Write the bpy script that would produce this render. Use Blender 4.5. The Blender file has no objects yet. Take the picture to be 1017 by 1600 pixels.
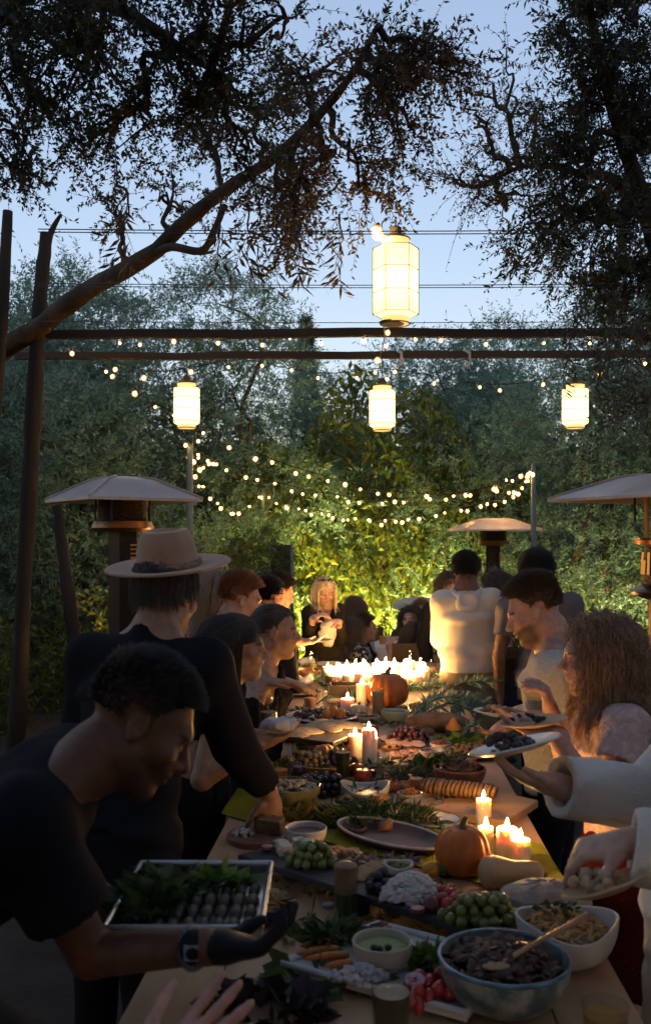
import bpy, math, random
import numpy as np
from mathutils import Vector, Matrix
random.seed(11); rng = np.random.default_rng(11)
S = bpy.context.scene; COL = S.collection
# ------------------------------------------------------------------ camera
FP, CX, HY, CZ, TZ = 1480.0, 508.5, 840.0, 1.81, 0.82   # focal length and horizon in photograph pixels; eye and table heights
cam = bpy.data.cameras.new('camera'); camo = bpy.data.objects.new('camera', cam); COL.objects.link(camo)
camo.location = (0, 0, CZ); camo.rotation_euler = (math.radians(90), 0, 0)
cam.sensor_fit = 'VERTICAL'; cam.sensor_height = 36; cam.lens = 36 * FP / 1600; cam.shift_y = 0.025
cam.clip_start = 0.05; cam.clip_end = 500
cam.dof.use_dof = True; cam.dof.focus_distance = 5.4; cam.dof.aperture_fstop = 4.8
S.camera = camo
# ------------------------------------------------------------------ sky, last light of the sun, exposure
SUN_EL, SUN_ROT = math.radians(2.0), math.radians(180)   # low behind the photographer
EXPO = 2.35; K = 2.0 ** -EXPO                                # K: lamp strengths are given as they show in the picture
w = bpy.data.worlds.new('World'); S.world = w; w.use_nodes = True
nt = w.node_tree; nt.nodes.clear()
sky = nt.nodes.new('ShaderNodeTexSky'); sky.sky_type = 'NISHITA'; sky.sun_disc = False
sky.sun_elevation = SUN_EL; sky.sun_rotation = SUN_ROT; sky.air_density = 1.0; sky.dust_density = 0.3; sky.ozone_density = 2.0
bg = nt.nodes.new('ShaderNodeBackground'); bg.inputs['Strength'].default_value = 0.13
tintn = nt.nodes.new('ShaderNodeMix'); tintn.data_type = 'RGBA'; tintn.blend_type = 'MULTIPLY'; tintn.inputs[0].default_value = 1
tintn.inputs[7].default_value = (1.02, 0.95, 1.06, 1)
wo = nt.nodes.new('ShaderNodeOutputWorld')
gam = nt.nodes.new('ShaderNodeGamma'); gam.inputs[1].default_value = .65    # the even glow of dusk after the sun has gone
nt.links.new(sky.outputs[0], gam.inputs[0]); nt.links.new(gam.outputs[0], tintn.inputs[6]); nt.links.new(tintn.outputs[2], bg.inputs[0]); nt.links.new(bg.outputs[0], wo.inputs[0])
sl = bpy.data.lights.new('sun', 'SUN'); sl.energy = 0.03; sl.angle = math.radians(12); sl.color = (1, .8, .65)
so = bpy.data.objects.new('sun', sl); COL.objects.link(so)
so.rotation_euler = (math.radians(90) - SUN_EL, 0, math.radians(180) - SUN_ROT)
S.view_settings.view_transform = 'Standard'; S.view_settings.look = 'None'; S.view_settings.exposure = EXPO; S.view_settings.gamma = 1.0
S.view_settings.use_curve_mapping = False
S.render.engine = 'CYCLES'
c = S.cycles; c.use_denoising = True; c.max_bounces = 5; c.diffuse_bounces = 3; c.glossy_bounces = 2; c.transmission_bounces = 5; c.use_adaptive_sampling = True; c.adaptive_threshold = 0.03
c.transparent_max_bounces = 8; c.sample_clamp_indirect = 4.0; c.caustics_reflective = False; c.caustics_refractive = False
try: c.denoiser = 'OPENIMAGEDENOISE'
except Exception: pass
try: c.use_light_tree = True
except Exception: pass

# ------------------------------------------------------------------ helpers
def W(px, py, Y): return np.array([(px - CX) * Y / FP, Y, CZ - (py - HY) * Y / FP])     # a place in the garden, read off the photograph at depth Y
def T(px, py, z=TZ):
    Y = FP * (CZ - z) / (py - HY); return W(px, py, Y)
def nrm(v):
    v = np.asarray(v, float); return v / (np.linalg.norm(v, axis=-1, keepdims=True) + 1e-12)
def org(o):
    p = np.zeros(3)
    while o is not None: p += np.array(o.location); o = o.parent
    return p
def tag(o, label=None, cat=None, group=None, kind=None):
    if label: o['label'] = label
    if cat: o['category'] = cat
    if group: o['group'] = group
    if kind: o['kind'] = kind
    return o
def thing(name, loc, label, cat, group=None):
    o = bpy.data.objects.new(name, None); COL.objects.link(o); o.location = tuple(float(x) for x in loc); o.empty_display_size = .1
    return tag(o, label, cat, group)
def link_mesh(name, me, mat, parent):
    o = bpy.data.objects.new(name, me); COL.objects.link(o)
    if mat is not None: me.materials.append(mat)
    if parent is not None: o.parent = parent
    return o
def mesh_np(name, V, F, mat, parent=None, smooth=True, attrs=None, cols=None):
    """V (n,3) world coordinates, F (m,4) or (m,3) int array -> linked object"""
    V = np.asarray(V, np.float32)
    if parent is not None: V = V - org(parent).astype(np.float32)
    F = np.asarray(F, np.int32); m, k = F.shape
    me = bpy.data.meshes.new(name)
    me.vertices.add(len(V)); me.vertices.foreach_set('co', np.ascontiguousarray(V).ravel())
    me.loops.add(m * k); me.loops.foreach_set('vertex_index', np.ascontiguousarray(F).ravel())
    me.polygons.add(m); me.polygons.foreach_set('loop_start', np.arange(0, m * k, k, dtype=np.int32))
    me.polygons.foreach_set('use_smooth', np.full(m, smooth))
    if attrs:
        for n, a in attrs.items():
            at = me.attributes.new(n, 'FLOAT', 'POINT'); at.data.foreach_set('value', np.asarray(a, np.float32))
    if cols is not None:
        at = me.attributes.new('Col', 'FLOAT_COLOR', 'POINT')
        at.data.foreach_set('color', np.hstack([cols, np.ones((len(cols), 1))]).astype(np.float32).ravel())
    me.update(calc_edges=True)
    return link_mesh(name, me, mat, parent)
class MB:
    """collects shapes (world coordinates) that become ONE mesh"""
    def __init__(s): s.V = []; s.F = []; s.n = 0
    def add(s, V, F):
        s.V.extend([tuple(v) for v in V]); s.F.extend([tuple(i + s.n for i in f) for f in F]); s.n = len(s.V); return s
    def box(s, c, size, R=None, taper=1.0):
        c = np.asarray(c, float); h = np.asarray(size, float) / 2
        P = np.array([(x, y, z) for z in (-1, 1) for y in (-1, 1) for x in (-1, 1)], float)
        P[4:, :2] *= taper; P = P * h
        if R is not None: P = P @ np.asarray(R).T
        return s.add(P + c, [(0, 2, 3, 1), (4, 5, 7, 6), (0, 1, 5, 4), (2, 6, 7, 3), (0, 4, 6, 2), (1, 3, 7, 5)])
    def tube(s, path, r, n=8, cap=True, flat=1.0):
        P = np.asarray(path, float); m = len(P); r = np.broadcast_to(np.asarray(r, float), (m,))
        t = nrm(np.gradient(P, axis=0)); ref = np.array([0, 0, 1.]) if abs(t[0][2]) < .9 else np.array([1., 0, 0])
        u = nrm(np.cross(t[0], ref)); V = []
        for i in range(m):
            u = nrm(u - t[i] * np.dot(u, t[i])); v = np.cross(t[i], u)
            for k in range(n):
                a = 2 * math.pi * k / n; V.append(P[i] + r[i] * (u * math.cos(a) + v * math.sin(a) * flat))
        F = [(i * n + k, i * n + (k + 1) % n, (i + 1) * n + (k + 1) % n, (i + 1) * n + k) for i in range(m - 1) for k in range(n)]
        if cap: F += [tuple(range(n))[::-1], tuple((m - 1) * n + k for k in range(n))]
        return s.add(V, F)
    def lathe(s, prof, c=(0, 0, 0), n=24, warp=None, sx=1, sy=1):
        V = []; m = len(prof)
        for r, z in prof:
            for k in range(n):
                a = 2 * math.pi * k / n; rr = r * (warp(a, z) if warp else 1)
                V.append((c[0] + rr * math.cos(a) * sx, c[1] + rr * math.sin(a) * sy, c[2] + z))
        F = [(i * n + k, i * n + (k + 1) % n, (i + 1) * n + (k + 1) % n, (i + 1) * n + k) for i in range(m - 1) for k in range(n)]
        if prof[0][0] > 1e-6: F.append(tuple(range(n))[::-1])
        if prof[-1][0] > 1e-6: F.append(tuple((m - 1) * n + k for k in range(n)))
        return s.add(V, F)
    def blob(s, c, r, nu=12, nv=8, R=None, rough=0, sd=0):
        r = np.broadcast_to(np.asarray(r, float), (3,)); V = []; g = random.Random(sd)
        for i in range(nv + 1):
            th = math.pi * i / nv
            for k in range(nu):
                a = 2 * math.pi * k / nu; q = 1 + (g.uniform(-rough, rough) if 0 < i < nv else 0)
                V.append((math.sin(th) * math.cos(a) * q, math.sin(th) * math.sin(a) * q, -math.cos(th) * q))
        V = np.array(V) * r
        if R is not None: V = V @ np.asarray(R).T
        F = [(i * nu + k, i * nu + (k + 1) % nu, (i + 1) * nu + (k + 1) % nu, (i + 1) * nu + k) for i in range(nv) for k in range(nu)]
        return s.add(V + np.asarray(c, float), F)
    def build(s, name, mat, parent=None, smooth=True):
        me = bpy.data.meshes.new(name); V = np.array(s.V, float)
        if parent is not None: V = V - org(parent)
        me.from_pydata(V.tolist(), [], s.F); me.validate()
        if smooth:
            me.polygons.foreach_set('use_smooth', np.ones(len(me.polygons), bool))
            try: me.set_sharp_from_angle(angle=math.radians(42))
            except Exception: pass
        me.update(); return link_mesh(name, me, mat, parent)
def copy_tree(o, parent=None, loc=None, rz=None, scale=None, label=None, group=None):
    c = o.copy(); COL.objects.link(c); c.parent = parent
    if loc is not None: c.location = tuple(float(x) for x in loc)
    if rz is not None: c.rotation_euler = (0, 0, rz)
    if scale is not None: c.scale = (scale,) * 3 if np.isscalar(scale) else tuple(scale)
    if label: c['label'] = label
    if group: c['group'] = group
    for ch in o.children: copy_tree(ch, c)
    return c
def put(o, loc, rz=0.0, scale=1.0, rx=0, ry=0):
    o.location = tuple(float(x) for x in loc); o.rotation_euler = (rx, ry, rz); o.scale = (scale,) * 3 if np.isscalar(scale) else tuple(scale); return o
def bez(pts, n=24):
    """smooth path through points (Catmull-Rom)"""
    P = np.asarray(pts, float); P = np.vstack([2 * P[0] - P[1], P, 2 * P[-1] - P[-2]]); out = []; k = len(P) - 3
    for q in np.linspace(0, k - 1e-6, n):
        i = int(q); t = q - i; a, b, c_, d = P[i:i + 4]
        out.append(.5 * (2 * b + (c_ - a) * t + (2 * a - 5 * b + 4 * c_ - d) * t * t + (3 * b - a - 3 * c_ + d) * t ** 3))
    return np.array(out)
def rotz(a): return np.array([[math.cos(a), -math.sin(a), 0], [math.sin(a), math.cos(a), 0], [0, 0, 1.]])
def frame(yaw, pitch=0, roll=0):
    """columns right, forward, up; yaw in degrees: 0 away from the camera, 90 to its right, 180 towards it"""
    y, p, r = map(math.radians, (yaw, pitch, roll))
    f = np.array([math.sin(y) * math.cos(p), math.cos(y) * math.cos(p), math.sin(p)]); ri = np.array([math.cos(y), -math.sin(y), 0]); u = np.cross(ri, f)
    ri, u = ri * math.cos(r) - u * math.sin(r), u * math.cos(r) + ri * math.sin(r)
    return np.stack([ri, f, u], 1)

# ------------------------------------------------------------------ materials
MATS = {}
def mat(name, col=(.5, .5, .5), rough=.6, var=.18, ns=9, bump=0., bs=60, metal=0, spec=.5, emis=None, es=0, trans=0, sss=0, col2=None, attr=None, ior=1.45, stretch=(1, 1, 1), coat=0, det=4, sheen=0, thr=None):
    if name in MATS: return MATS[name]
    m = bpy.data.materials.new(name); m.use_nodes = True; t = m.node_tree; N = t.nodes; L = t.links; N.clear()
    out = N.new('ShaderNodeOutputMaterial'); b = N.new('ShaderNodeBsdfPrincipled'); L.new(b.outputs[0], out.inputs[0])
    tc = N.new('ShaderNodeTexCoord'); oi = N.new('ShaderNodeObjectInfo'); mp = N.new('ShaderNodeMapping'); mp.inputs['Scale'].default_value = stretch
    ad = N.new('ShaderNodeVectorMath'); ad.operation = 'ADD'; mu = N.new('ShaderNodeMath'); mu.operation = 'MULTIPLY'; mu.inputs[1].default_value = 17
    L.new(oi.outputs['Random'], mu.inputs[0]); L.new(tc.outputs['Object'], ad.inputs[0]); L.new(mu.outputs[0], ad.inputs[1]); L.new(ad.outputs[0], mp.inputs[0])
    nz = N.new('ShaderNodeTexNoise'); nz.inputs['Scale'].default_value = ns; nz.inputs['Detail'].default_value = det; L.new(mp.outputs[0], nz.inputs['Vector'])
    rp = N.new('ShaderNodeValToRGB'); lo, hi = thr if thr else (.3, .7); rp.color_ramp.elements[0].position = lo; rp.color_ramp.elements[1].position = hi
    c1 = [max(0, x * (1 - var)) for x in col]; c2 = [x * (1 + var) for x in col] if col2 is None else list(col2)
    if col2 is not None: c1 = list(col)
    rp.color_ramp.elements[0].color = (*c1, 1); rp.color_ramp.elements[1].color = (*c2, 1); L.new(nz.outputs[0], rp.inputs[0])
    src = rp.outputs[0]
    if attr:
        at = N.new('ShaderNodeAttribute'); at.attribute_name = attr; mx = N.new('ShaderNodeMix'); mx.data_type = 'RGBA'; mx.blend_type = 'MULTIPLY'; mx.inputs[0].default_value = 1
        L.new(src, mx.inputs[6]); L.new(at.outputs['Color'], mx.inputs[7]); src = mx.outputs[2]
    L.new(src, b.inputs['Base Color'])
    b.inputs['Roughness'].default_value = rough; b.inputs['Metallic'].default_value = metal; b.inputs['Specular IOR Level'].default_value = spec; b.inputs['IOR'].default_value = ior
    b.inputs['Transmission Weight'].default_value = trans; b.inputs['Coat Weight'].default_value = coat; b.inputs['Sheen Weight'].default_value = sheen
    if sss: b.inputs['Subsurface Weight'].default_value = sss; b.inputs['Subsurface Radius'].default_value = (1, .45, .25); b.inputs['Subsurface Scale'].default_value = .012
    if emis is not None: b.inputs['Emission Color'].default_value = (*emis, 1); b.inputs['Emission Strength'].default_value = es
    if bump:
        n2 = N.new('ShaderNodeTexNoise'); n2.inputs['Scale'].default_value = bs; n2.inputs['Detail'].default_value = 5; L.new(mp.outputs[0], n2.inputs['Vector'])
        bp = N.new('ShaderNodeBump'); bp.inputs['Strength'].default_value = bump; bp.inputs['Distance'].default_value = .01; L.new(n2.outputs[0], bp.inputs['Height']); L.new(bp.outputs[0], b.inputs['Normal'])
    MATS[name] = m; return m
def leafmat(name, c1, c2, c3, rough=.55, transl=.3):
    """diffuse + translucent leaf; 'tint' 0..1 is the leaf's own colour"""
    if name in MATS: return MATS[name]
    m = bpy.data.materials.new(name); m.use_nodes = True; t = m.node_tree; N = t.nodes; L = t.links; N.clear()
    out = N.new('ShaderNodeOutputMaterial'); b = N.new('ShaderNodeBsdfPrincipled'); b.inputs['Roughness'].default_value = rough; b.inputs['Specular IOR Level'].default_value = .35
    at = N.new('ShaderNodeAttribute'); at.attribute_name = 'tint'; rp = N.new('ShaderNodeValToRGB'); e = rp.color_ramp.elements
    e[0].color = (*c1, 1); e[1].color = (*c3, 1); q = e.new(.5); q.color = (*c2, 1)
    L.new(at.outputs['Fac'], rp.inputs[0]); L.new(rp.outputs[0], b.inputs['Base Color'])
    tr = N.new('ShaderNodeBsdfTranslucent'); L.new(rp.outputs[0], tr.inputs[0]); mx = N.new('ShaderNodeMixShader'); mx.inputs[0].default_value = transl
    L.new(b.outputs[0], mx.inputs[1]); L.new(tr.outputs[0], mx.inputs[2]); L.new(mx.outputs[0], out.inputs[0]); MATS[name] = m; return m
def glow(name, col, s):
    s = s * K
    if name in MATS: return MATS[name]
    m = bpy.data.materials.new(name); m.use_nodes = True; N = m.node_tree.nodes; N.clear(); e = N.new('ShaderNodeEmission'); o = N.new('ShaderNodeOutputMaterial')
    e.inputs[0].default_value = (*col, 1); e.inputs[1].default_value = s; m.node_tree.links.new(e.outputs[0], o.inputs[0]); MATS[name] = m; return m
def glassmat(name, col=(1, 1, 1), rough=.02):
    """thin drinking glass: mostly clear, a sharp reflection on top"""
    if name in MATS: return MATS[name]
    m = bpy.data.materials.new(name); m.use_nodes = True; N = m.node_tree.nodes; L = m.node_tree.links; N.clear(); o = N.new('ShaderNodeOutputMaterial')
    g = N.new('ShaderNodeBsdfGlossy'); g.inputs['Roughness'].default_value = rough; tr = N.new('ShaderNodeBsdfTransparent'); tr.inputs[0].default_value = (*col, 1)
    lw = N.new('ShaderNodeLayerWeight'); lw.inputs[0].default_value = .5; pw_ = N.new('ShaderNodeMath'); pw_.operation = 'POWER'; pw_.inputs[1].default_value = 3.5; ml = N.new('ShaderNodeMath'); ml.operation = 'MULTIPLY_ADD'; ml.inputs[1].default_value = .38; ml.inputs[2].default_value = .035; mx = N.new('ShaderNodeMixShader')
    L.new(lw.outputs['Facing'], pw_.inputs[0]); L.new(pw_.outputs[0], ml.inputs[0]); L.new(ml.outputs[0], mx.inputs[0]); L.new(tr.outputs[0], mx.inputs[1]); L.new(g.outputs[0], mx.inputs[2]); L.new(mx.outputs[0], o.inputs[0]); MATS[name] = m; return m
# ================================================================== foliage
def leaf_quads(B, D, L, Wd, seed=0, cup=0.0):
    """lanceolate leaves: base B, direction D (unit), length, width -> V, F (4 corners each)"""
    g = np.random.default_rng(seed); n = len(B); L = np.broadcast_to(L, (n,))[:, None]; Wd = np.broadcast_to(Wd, (n,))[:, None]
    r = nrm(g.normal(size=(n, 3))); side = nrm(np.cross(D, r))
    nor = np.cross(D, side)
    V = np.empty((n, 4, 3)); V[:, 0] = B; V[:, 2] = B + D * L; mid = B + D * L * .45 + nor * L * cup
    V[:, 1] = mid + side * Wd * .5; V[:, 3] = mid - side * Wd * .5
    return V.reshape(-1, 3), np.arange(n * 4).reshape(n, 4)
def twigs(P, D, tl, nl, ll, lw, seed=0, droop=.25, spread=.9, tr=.0022, upleaf=.0):
    """twigs from P along D, each with nl leaves -> leaf V,F,tint and twig V,F"""
    g = np.random.default_rng(seed); n = len(P); tl = tl * g.uniform(.6, 1.35, n)
    D = nrm(D + g.normal(scale=.35, size=(n, 3))); bend = nrm(g.normal(size=(n, 3))) * .35; bend[:, 2] -= droop
    pt = lambda t: P[:, None, :] + D[:, None, :] * (tl[:, None] * t)[..., None] + bend[:, None, :] * (tl[:, None] * t * t)[..., None]
    t = np.linspace(.12, 1, nl)[None, :].repeat(n, 0) + g.uniform(-.04, .04, (n, nl)); B = pt(t)
    tan = nrm(D[:, None, :] + 2 * bend[:, None, :] * t[..., None])
    rad = nrm(np.cross(tan, g.normal(size=(n, nl, 3)))); LD = nrm(tan * (1 - spread * .5) + rad * spread + np.array([0, 0, upleaf]))
    Ls = ll * g.uniform(.65, 1.25, (n, nl)); Ws = lw * g.uniform(.75, 1.2, (n, nl))
    V, F = leaf_quads(B.reshape(-1, 3), LD.reshape(-1, 3), Ls.ravel(), Ws.ravel(), seed + 1)
    tint = np.repeat(np.clip(g.normal(.45, .2, (n, nl)) + g.normal(0, .15, (n, 1)), 0, 1).ravel(), 4)
    # twig: a three-sided sliver in two pieces
    q = pt(np.array([[0., .5, 1.]]).repeat(n, 0)); u = nrm(np.cross(D, g.normal(size=(n, 3)))); v = np.cross(D, u)
    TV = []
    for i, r in enumerate((tr, tr * .75, tr * .35)):
        for a in (0, 2.094, 4.189): TV.append(q[:, i] + r * (u * math.cos(a) + v * math.sin(a)))
    TV = np.stack(TV, 1).reshape(-1, 3); base = np.arange(n)[:, None] * 9
    quads = np.array([(i * 3 + k, i * 3 + (k + 1) % 3, i * 3 + 3 + (k + 1) % 3, i * 3 + 3 + k) for i in range(2) for k in range(3)])
    return (V, F, tint), (TV, (base[:, :, None] + quads[None]).reshape(-1, 4))
def blob_points(n, c, r, seed, shell=.55):
    g = np.random.default_rng(seed); d = nrm(g.normal(size=(n, 3))); q = shell + (1 - shell) * g.random((n, 1)) ** .8
    # lumps: some directions stick out, some fall in
    k = nrm(g.normal(size=(14, 3))); lump = 1 + .22 * np.tanh(3 * ((d @ k.T).max(1, keepdims=True) - .82) * 3)
    return np.asarray(c) + d * np.asarray(r) * q * lump, d
BARK = mat('bark', (.075, .052, .036), .95, .5, 7, bump=1.0, bs=38, stretch=(1, 1, .35))
BARKD = mat('dark_bark', (.055, .042, .034), .95, .4, 9, bump=.9, bs=45, stretch=(1, 1, .3))
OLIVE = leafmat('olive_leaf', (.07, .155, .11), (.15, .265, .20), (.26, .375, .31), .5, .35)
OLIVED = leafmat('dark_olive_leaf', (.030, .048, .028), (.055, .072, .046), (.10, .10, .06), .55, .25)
RUSSET_LIT = leafmat('russet_lit_leaf', (.06, .06, .03), (.13, .085, .042), (.24, .12, .055), .55, .35)  # lantern glow put into the olive leaves' colour; twiggy tree's leaves are reddish
VINE = leafmat('vine_leaf', (.06, .095, .018), (.12, .16, .028), (.26, .23, .04), .5, .4)
TWIG = mat('twig', (.09, .065, .05), .9, .3, 20)
def foliage(name, parts, lm, parent, seed, **kw):
    """parts: list of (points, dirs, n leaves...) -> crown object with leaves and its twigs"""
    P, D = parts; (V, F, t), (TV, TF) = twigs(P, D, seed=seed, **kw)
    o = mesh_np(name, V, F, lm, parent, smooth=False, attrs={'tint': t})
    mesh_np('twigs', TV, TF, TWIG, o, smooth=False)['kind'] = 'stuff'; return o
def warped(path, r, seed, amp=.25, n=12):
    mb = MB(); mb.tube(path, r, n); g = np.random.default_rng(seed); V = np.array(mb.V); m = len(path)
    for i in range(m):
        c_ = np.asarray(path[i]); k = 1 + amp * g.normal(size=n) * .5
        k = (k + np.roll(k, 1) + np.roll(k, -1)) / 3; V[i * n:(i + 1) * n] = c_ + (V[i * n:(i + 1) * n] - c_) * k[:, None]
    mb.V = [tuple(v) for v in V]; return mb
def limb(a, b, seed, sag=.0, n=7, wob=.06):
    g = np.random.default_rng(seed); a = np.asarray(a); b = np.asarray(b); t = np.linspace(0, 1, n)[:, None]; L = np.linalg.norm(b - a)
    P = a + (b - a) * t; P[1:-1] += g.normal(scale=wob * L, size=(n - 2, 3)); P[:, 2:] += sag * L * np.sin(t * math.pi); return bez(P, n * 2)

# ------------------------------------------------------------------ ground
gm = mat('packed_earth', (.045, .033, .024), .95, .45, 3.0, bump=.7, bs=30)
o = MB().add([(-70, -70, 0), (70, -70, 0), (70, 90, 0), (-70, 90, 0)], [(0, 1, 2, 3)]).build('ground', gm, None, False); tag(o, kind='structure')
lawn = mat('lawn_soil', (.03, .06, .015), .95, .4, 14, bump=.6, bs=60)
o = MB().add([(1.9, 6.0, .004), (9, 6.0, .004), (9, 18, .004), (1.9, 18, .004)], [(0, 1, 2, 3)]).build('lawn', lawn, None, False); tag(o, kind='structure')
g = np.random.default_rng(5); n = 26000; B = np.stack([g.uniform(1.95, 6.6, n), 6.1 + 9 * g.random(n) ** 1.3, np.full(n, .004)], 1)
D = nrm(np.stack([g.normal(0, .45, n), g.normal(0, .45, n), np.ones(n)], 1)); V, F = leaf_quads(B, D, g.uniform(.05, .16, n), .012, 6)
o = mesh_np('grass', V, F, VINE, None, False, {'tint': np.repeat(g.random(n) * .8, 4)}); tag(o, 'low leafy green ground cover beside the right hand path', 'ground cover', kind='stuff')

# ------------------------------------------------------------------ background olive trees and hedge
def crown_mesh(name, seed, blobs, ntw, ll=.062, lw=.0135, nl=15, tl=.3, lm=OLIVE):
    P = []; D = []; tot = sum(b[1][0] * b[1][2] for b in blobs)
    for i, (c_, r) in enumerate(blobs):
        p, d = blob_points(int(ntw * r[0] * r[2] / tot), c_, r, seed + i, .45); P.append(p); D.append(nrm(d + np.array([0, 0, .45])))
    return np.vstack(P), np.vstack(D)
def make_tree(name, loc, seed, blobs, ntw, label, lm=OLIVE, trunk_h=1.2, tr=.13, group='olive trees behind the party', **kw):
    t = thing(name, loc, label, 'tree', group); loc = np.asarray(loc, float)
    g = np.random.default_rng(seed); tk = MB(); top = loc + np.array([g.normal(0, .15), g.normal(0, .15), trunk_h])
    tk = warped(bez([loc - (0, 0, .1), loc + (top - loc) * .5 + g.normal(0, .06, 3), top], 8), np.linspace(tr * 1.25, tr * .85, 8), seed)
    for i, (c_, r) in enumerate(blobs): tk.tube(limb(top - (0, 0, .1), loc + np.asarray(c_) + (0, 0, r[2] * .3), seed + i), np.linspace(tr * .55, tr * .08, 14), 7)
    tk.build('trunk', BARK, t)
    P, D = crown_mesh(name, seed, blobs, ntw); P = P + loc
    foliage('crown', (P, D), lm, t, seed, tl=kw.get('tl', .32), nl=kw.get('nl', 15), ll=kw.get('ll', .074), lw=kw.get('lw', .0195), droop=kw.get('droop', .12)); return t
def bshape(seed, w_, h_, base=.3):
    g = np.random.default_rng(seed); out = []
    for z in np.arange(base + .5, h_ - .4, .75):
        f = 1 - .55 * abs((z - h_ * .42) / h_) * 1.5; k = max(1, int(2.6 * f))
        for j in range(k): out.append(((g.uniform(-.5, .5) * w_ * f, g.uniform(-.45, .35) * w_ * .8 * f, z + g.uniform(-.2, .2)), (w_ * .36 * g.uniform(.8, 1.15) * (.55 + .45 * f), w_ * .33, .62 * g.uniform(.8, 1.2))))
    return out
tA = make_tree('olive_tree', (-4.6, 10.2, 0), 101, bshape(1, 2.9, 5.3), 5200, 'bushy grey-green olive tree behind the leaning log post')
tB = make_tree('olive_tree', (-1.75, 12.6, 0), 202, bshape(2, 2.6, 5.55), 5200, 'olive tree with pointed crown right above the left paper lantern')
tC = make_tree('olive_tree', (3.5, 12.0, 0), 303, bshape(3, 3.0, 5.0), 5600, 'wide olive tree behind the string light pole beside the right lantern')
def again(src, x, y, rz, sc, label): return copy_tree(src, None, (x, y, 0), rz, sc, label)
again(tB, -3.2, 11.6, 2.1, (.95, .95, .97), 'olive tree with rounded crown between the log post and left paper lantern')
again(tA, -6.6, 12.4, 1.0, 1.15, 'olive tree at the far edge of the garden behind the thin dark log')
again(tA, -.1, 14.6, 3.6, (1.05, 1, .8), 'low olive tree behind the central paper lantern, sky gap above it')
again(tC, 1.7, 14.2, .9, (1, 1, .98), 'olive tree with feathery top just right of the large hexagonal lantern')
again(tB, 5.4, 12.6, 4.0, 1.1, 'tall olive tree behind the right hand paper lantern')
again(tA, 6.3, 10.6, 2.6, 1.1, 'olive tree at the right edge behind the heater hood')
again(tC, -4.2, 14.8, 5.0, 1.1, 'olive tree glimpsed deep behind the row at the log post')
again(tB, 3.0, 16.5, 1.4, 1.05, 'olive tree deep behind the row at the right lantern')
again(tC, .9, 17.5, 2.2, .8, 'low far olive tree behind the central lantern')
# unseen trees added beside and behind the camera to hold back sky light
for i, (x, y, rz, sc) in enumerate([(-6.8, 2.0, 1, .9), (5.8, 3.0, 2, 1.0), (-5.6, -3.2, 4, .9)]):
    copy_tree((tA, tC, tB)[i % 3], None, (x, y, 0), rz, sc, ['olive tree added out of view on the left to block sky light', 'olive tree added out of view on the right to block sky light', 'olive tree added behind the camera to the left to block sky light'][i], 'unseen olive trees added to shade the table')
# the hedge that closes the garden behind the trees
t = thing('hedge', (0, 17.4, 0), 'tall dark hedge closing the garden behind the olive trees', 'hedge'); g = np.random.default_rng(77); n = 34000
x = g.uniform(-11, 11, n); z = 3.7 * g.random(n) + .25 * np.sin(x * 3) ; B = np.stack([x, 17.2 + g.random(n) * .5 + .2 * np.sin(x * 2 + z * 3), np.abs(z)], 1)
Vl, Fl = leaf_quads(B, nrm(g.normal(size=(n, 3)) - (0, .6, .1)), g.uniform(.09, .2, n), .075, 78); mesh_np('leaves', Vl, Fl, OLIVED, t, False, {'tint': np.repeat(g.random(n), 4)})
mb = MB()
for i in range(23): mb.tube([(i - 11, 17.45, 0), (i - 10.8, 17.45, 1.4), (i - 11.1, 17.45, 3.2)], [.05, .04, .01], 6)
mb.build('stems', BARKD, t)['kind'] = 'stuff'
hb = copy_tree(t, None, (0, -6.2, 0), 0, (1, 1, 1.5), 'unseen tall hedge added behind the camera to block low sky light')  # hedge copy added out of view to block the low sky light
# unseen canopy added over the near end to shade the foreground
t = thing('added_canopy_tree', (-2.6, -1.2, 0), 'unseen leafy tree added to shade the near end of the table', 'tree'); tk = warped(bez([(-2.6, -1.2, 0), (-2.5, -1.1, 1.8), (-2.1, -.9, 3.2), (-1.2, -.5, 4.2)], 14), np.linspace(.22, .12, 14), 71); P = []; D = []
for i, (x, y, z, r) in enumerate([(-2.2, .4, 4.3, 1.3), (-.4, -.6, 4.5, 1.4), (1.4, -.2, 4.4, 1.4), (.2, 1.5, 4.6, 1.2), (-1.6, 2.4, 4.7, 1.0), (1.9, 1.9, 4.6, 1.1), (-3.2, -2, 4, 1.4), (-1, -2.6, 4, 1.5), (1.2, -2.8, 3.8, 1.5), (3.2, -1.4, 3.8, 1.4), (-2.8, -3, 2.6, 1.3), (.2, -3.6, 2.4, 1.5), (2.6, -3.2, 2.4, 1.5)]):
    tk.tube(limb((-1.2, -.5, 4.1), (x, y, z), 700 + i), np.linspace(.07, .02, 14), 6); p, d = blob_points(380, (x, y, z), (r, r, r * .55), 720 + i, .2); P.append(p); D.append(d)
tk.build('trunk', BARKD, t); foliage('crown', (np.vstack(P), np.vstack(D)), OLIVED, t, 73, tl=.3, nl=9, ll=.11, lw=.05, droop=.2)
# backing wall added behind the hedge to block the bright horizon
wm = mat('backing_wall_plaster', (.10, .085, .07), .95, .3, 2, bump=.4, bs=20); t = thing('backing_wall', (0, 18.6, 0), 'dark backing wall added behind the far hedge to block the bright horizon', 'wall'); MB().box((0, 18.6, 1.75), (30, .25, 3.5)).build('wall_body', wm, t, False); MB().box((0, 18.6, 3.54), (30.1, .35, .08)).build('coping', wm, t, False)
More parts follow.
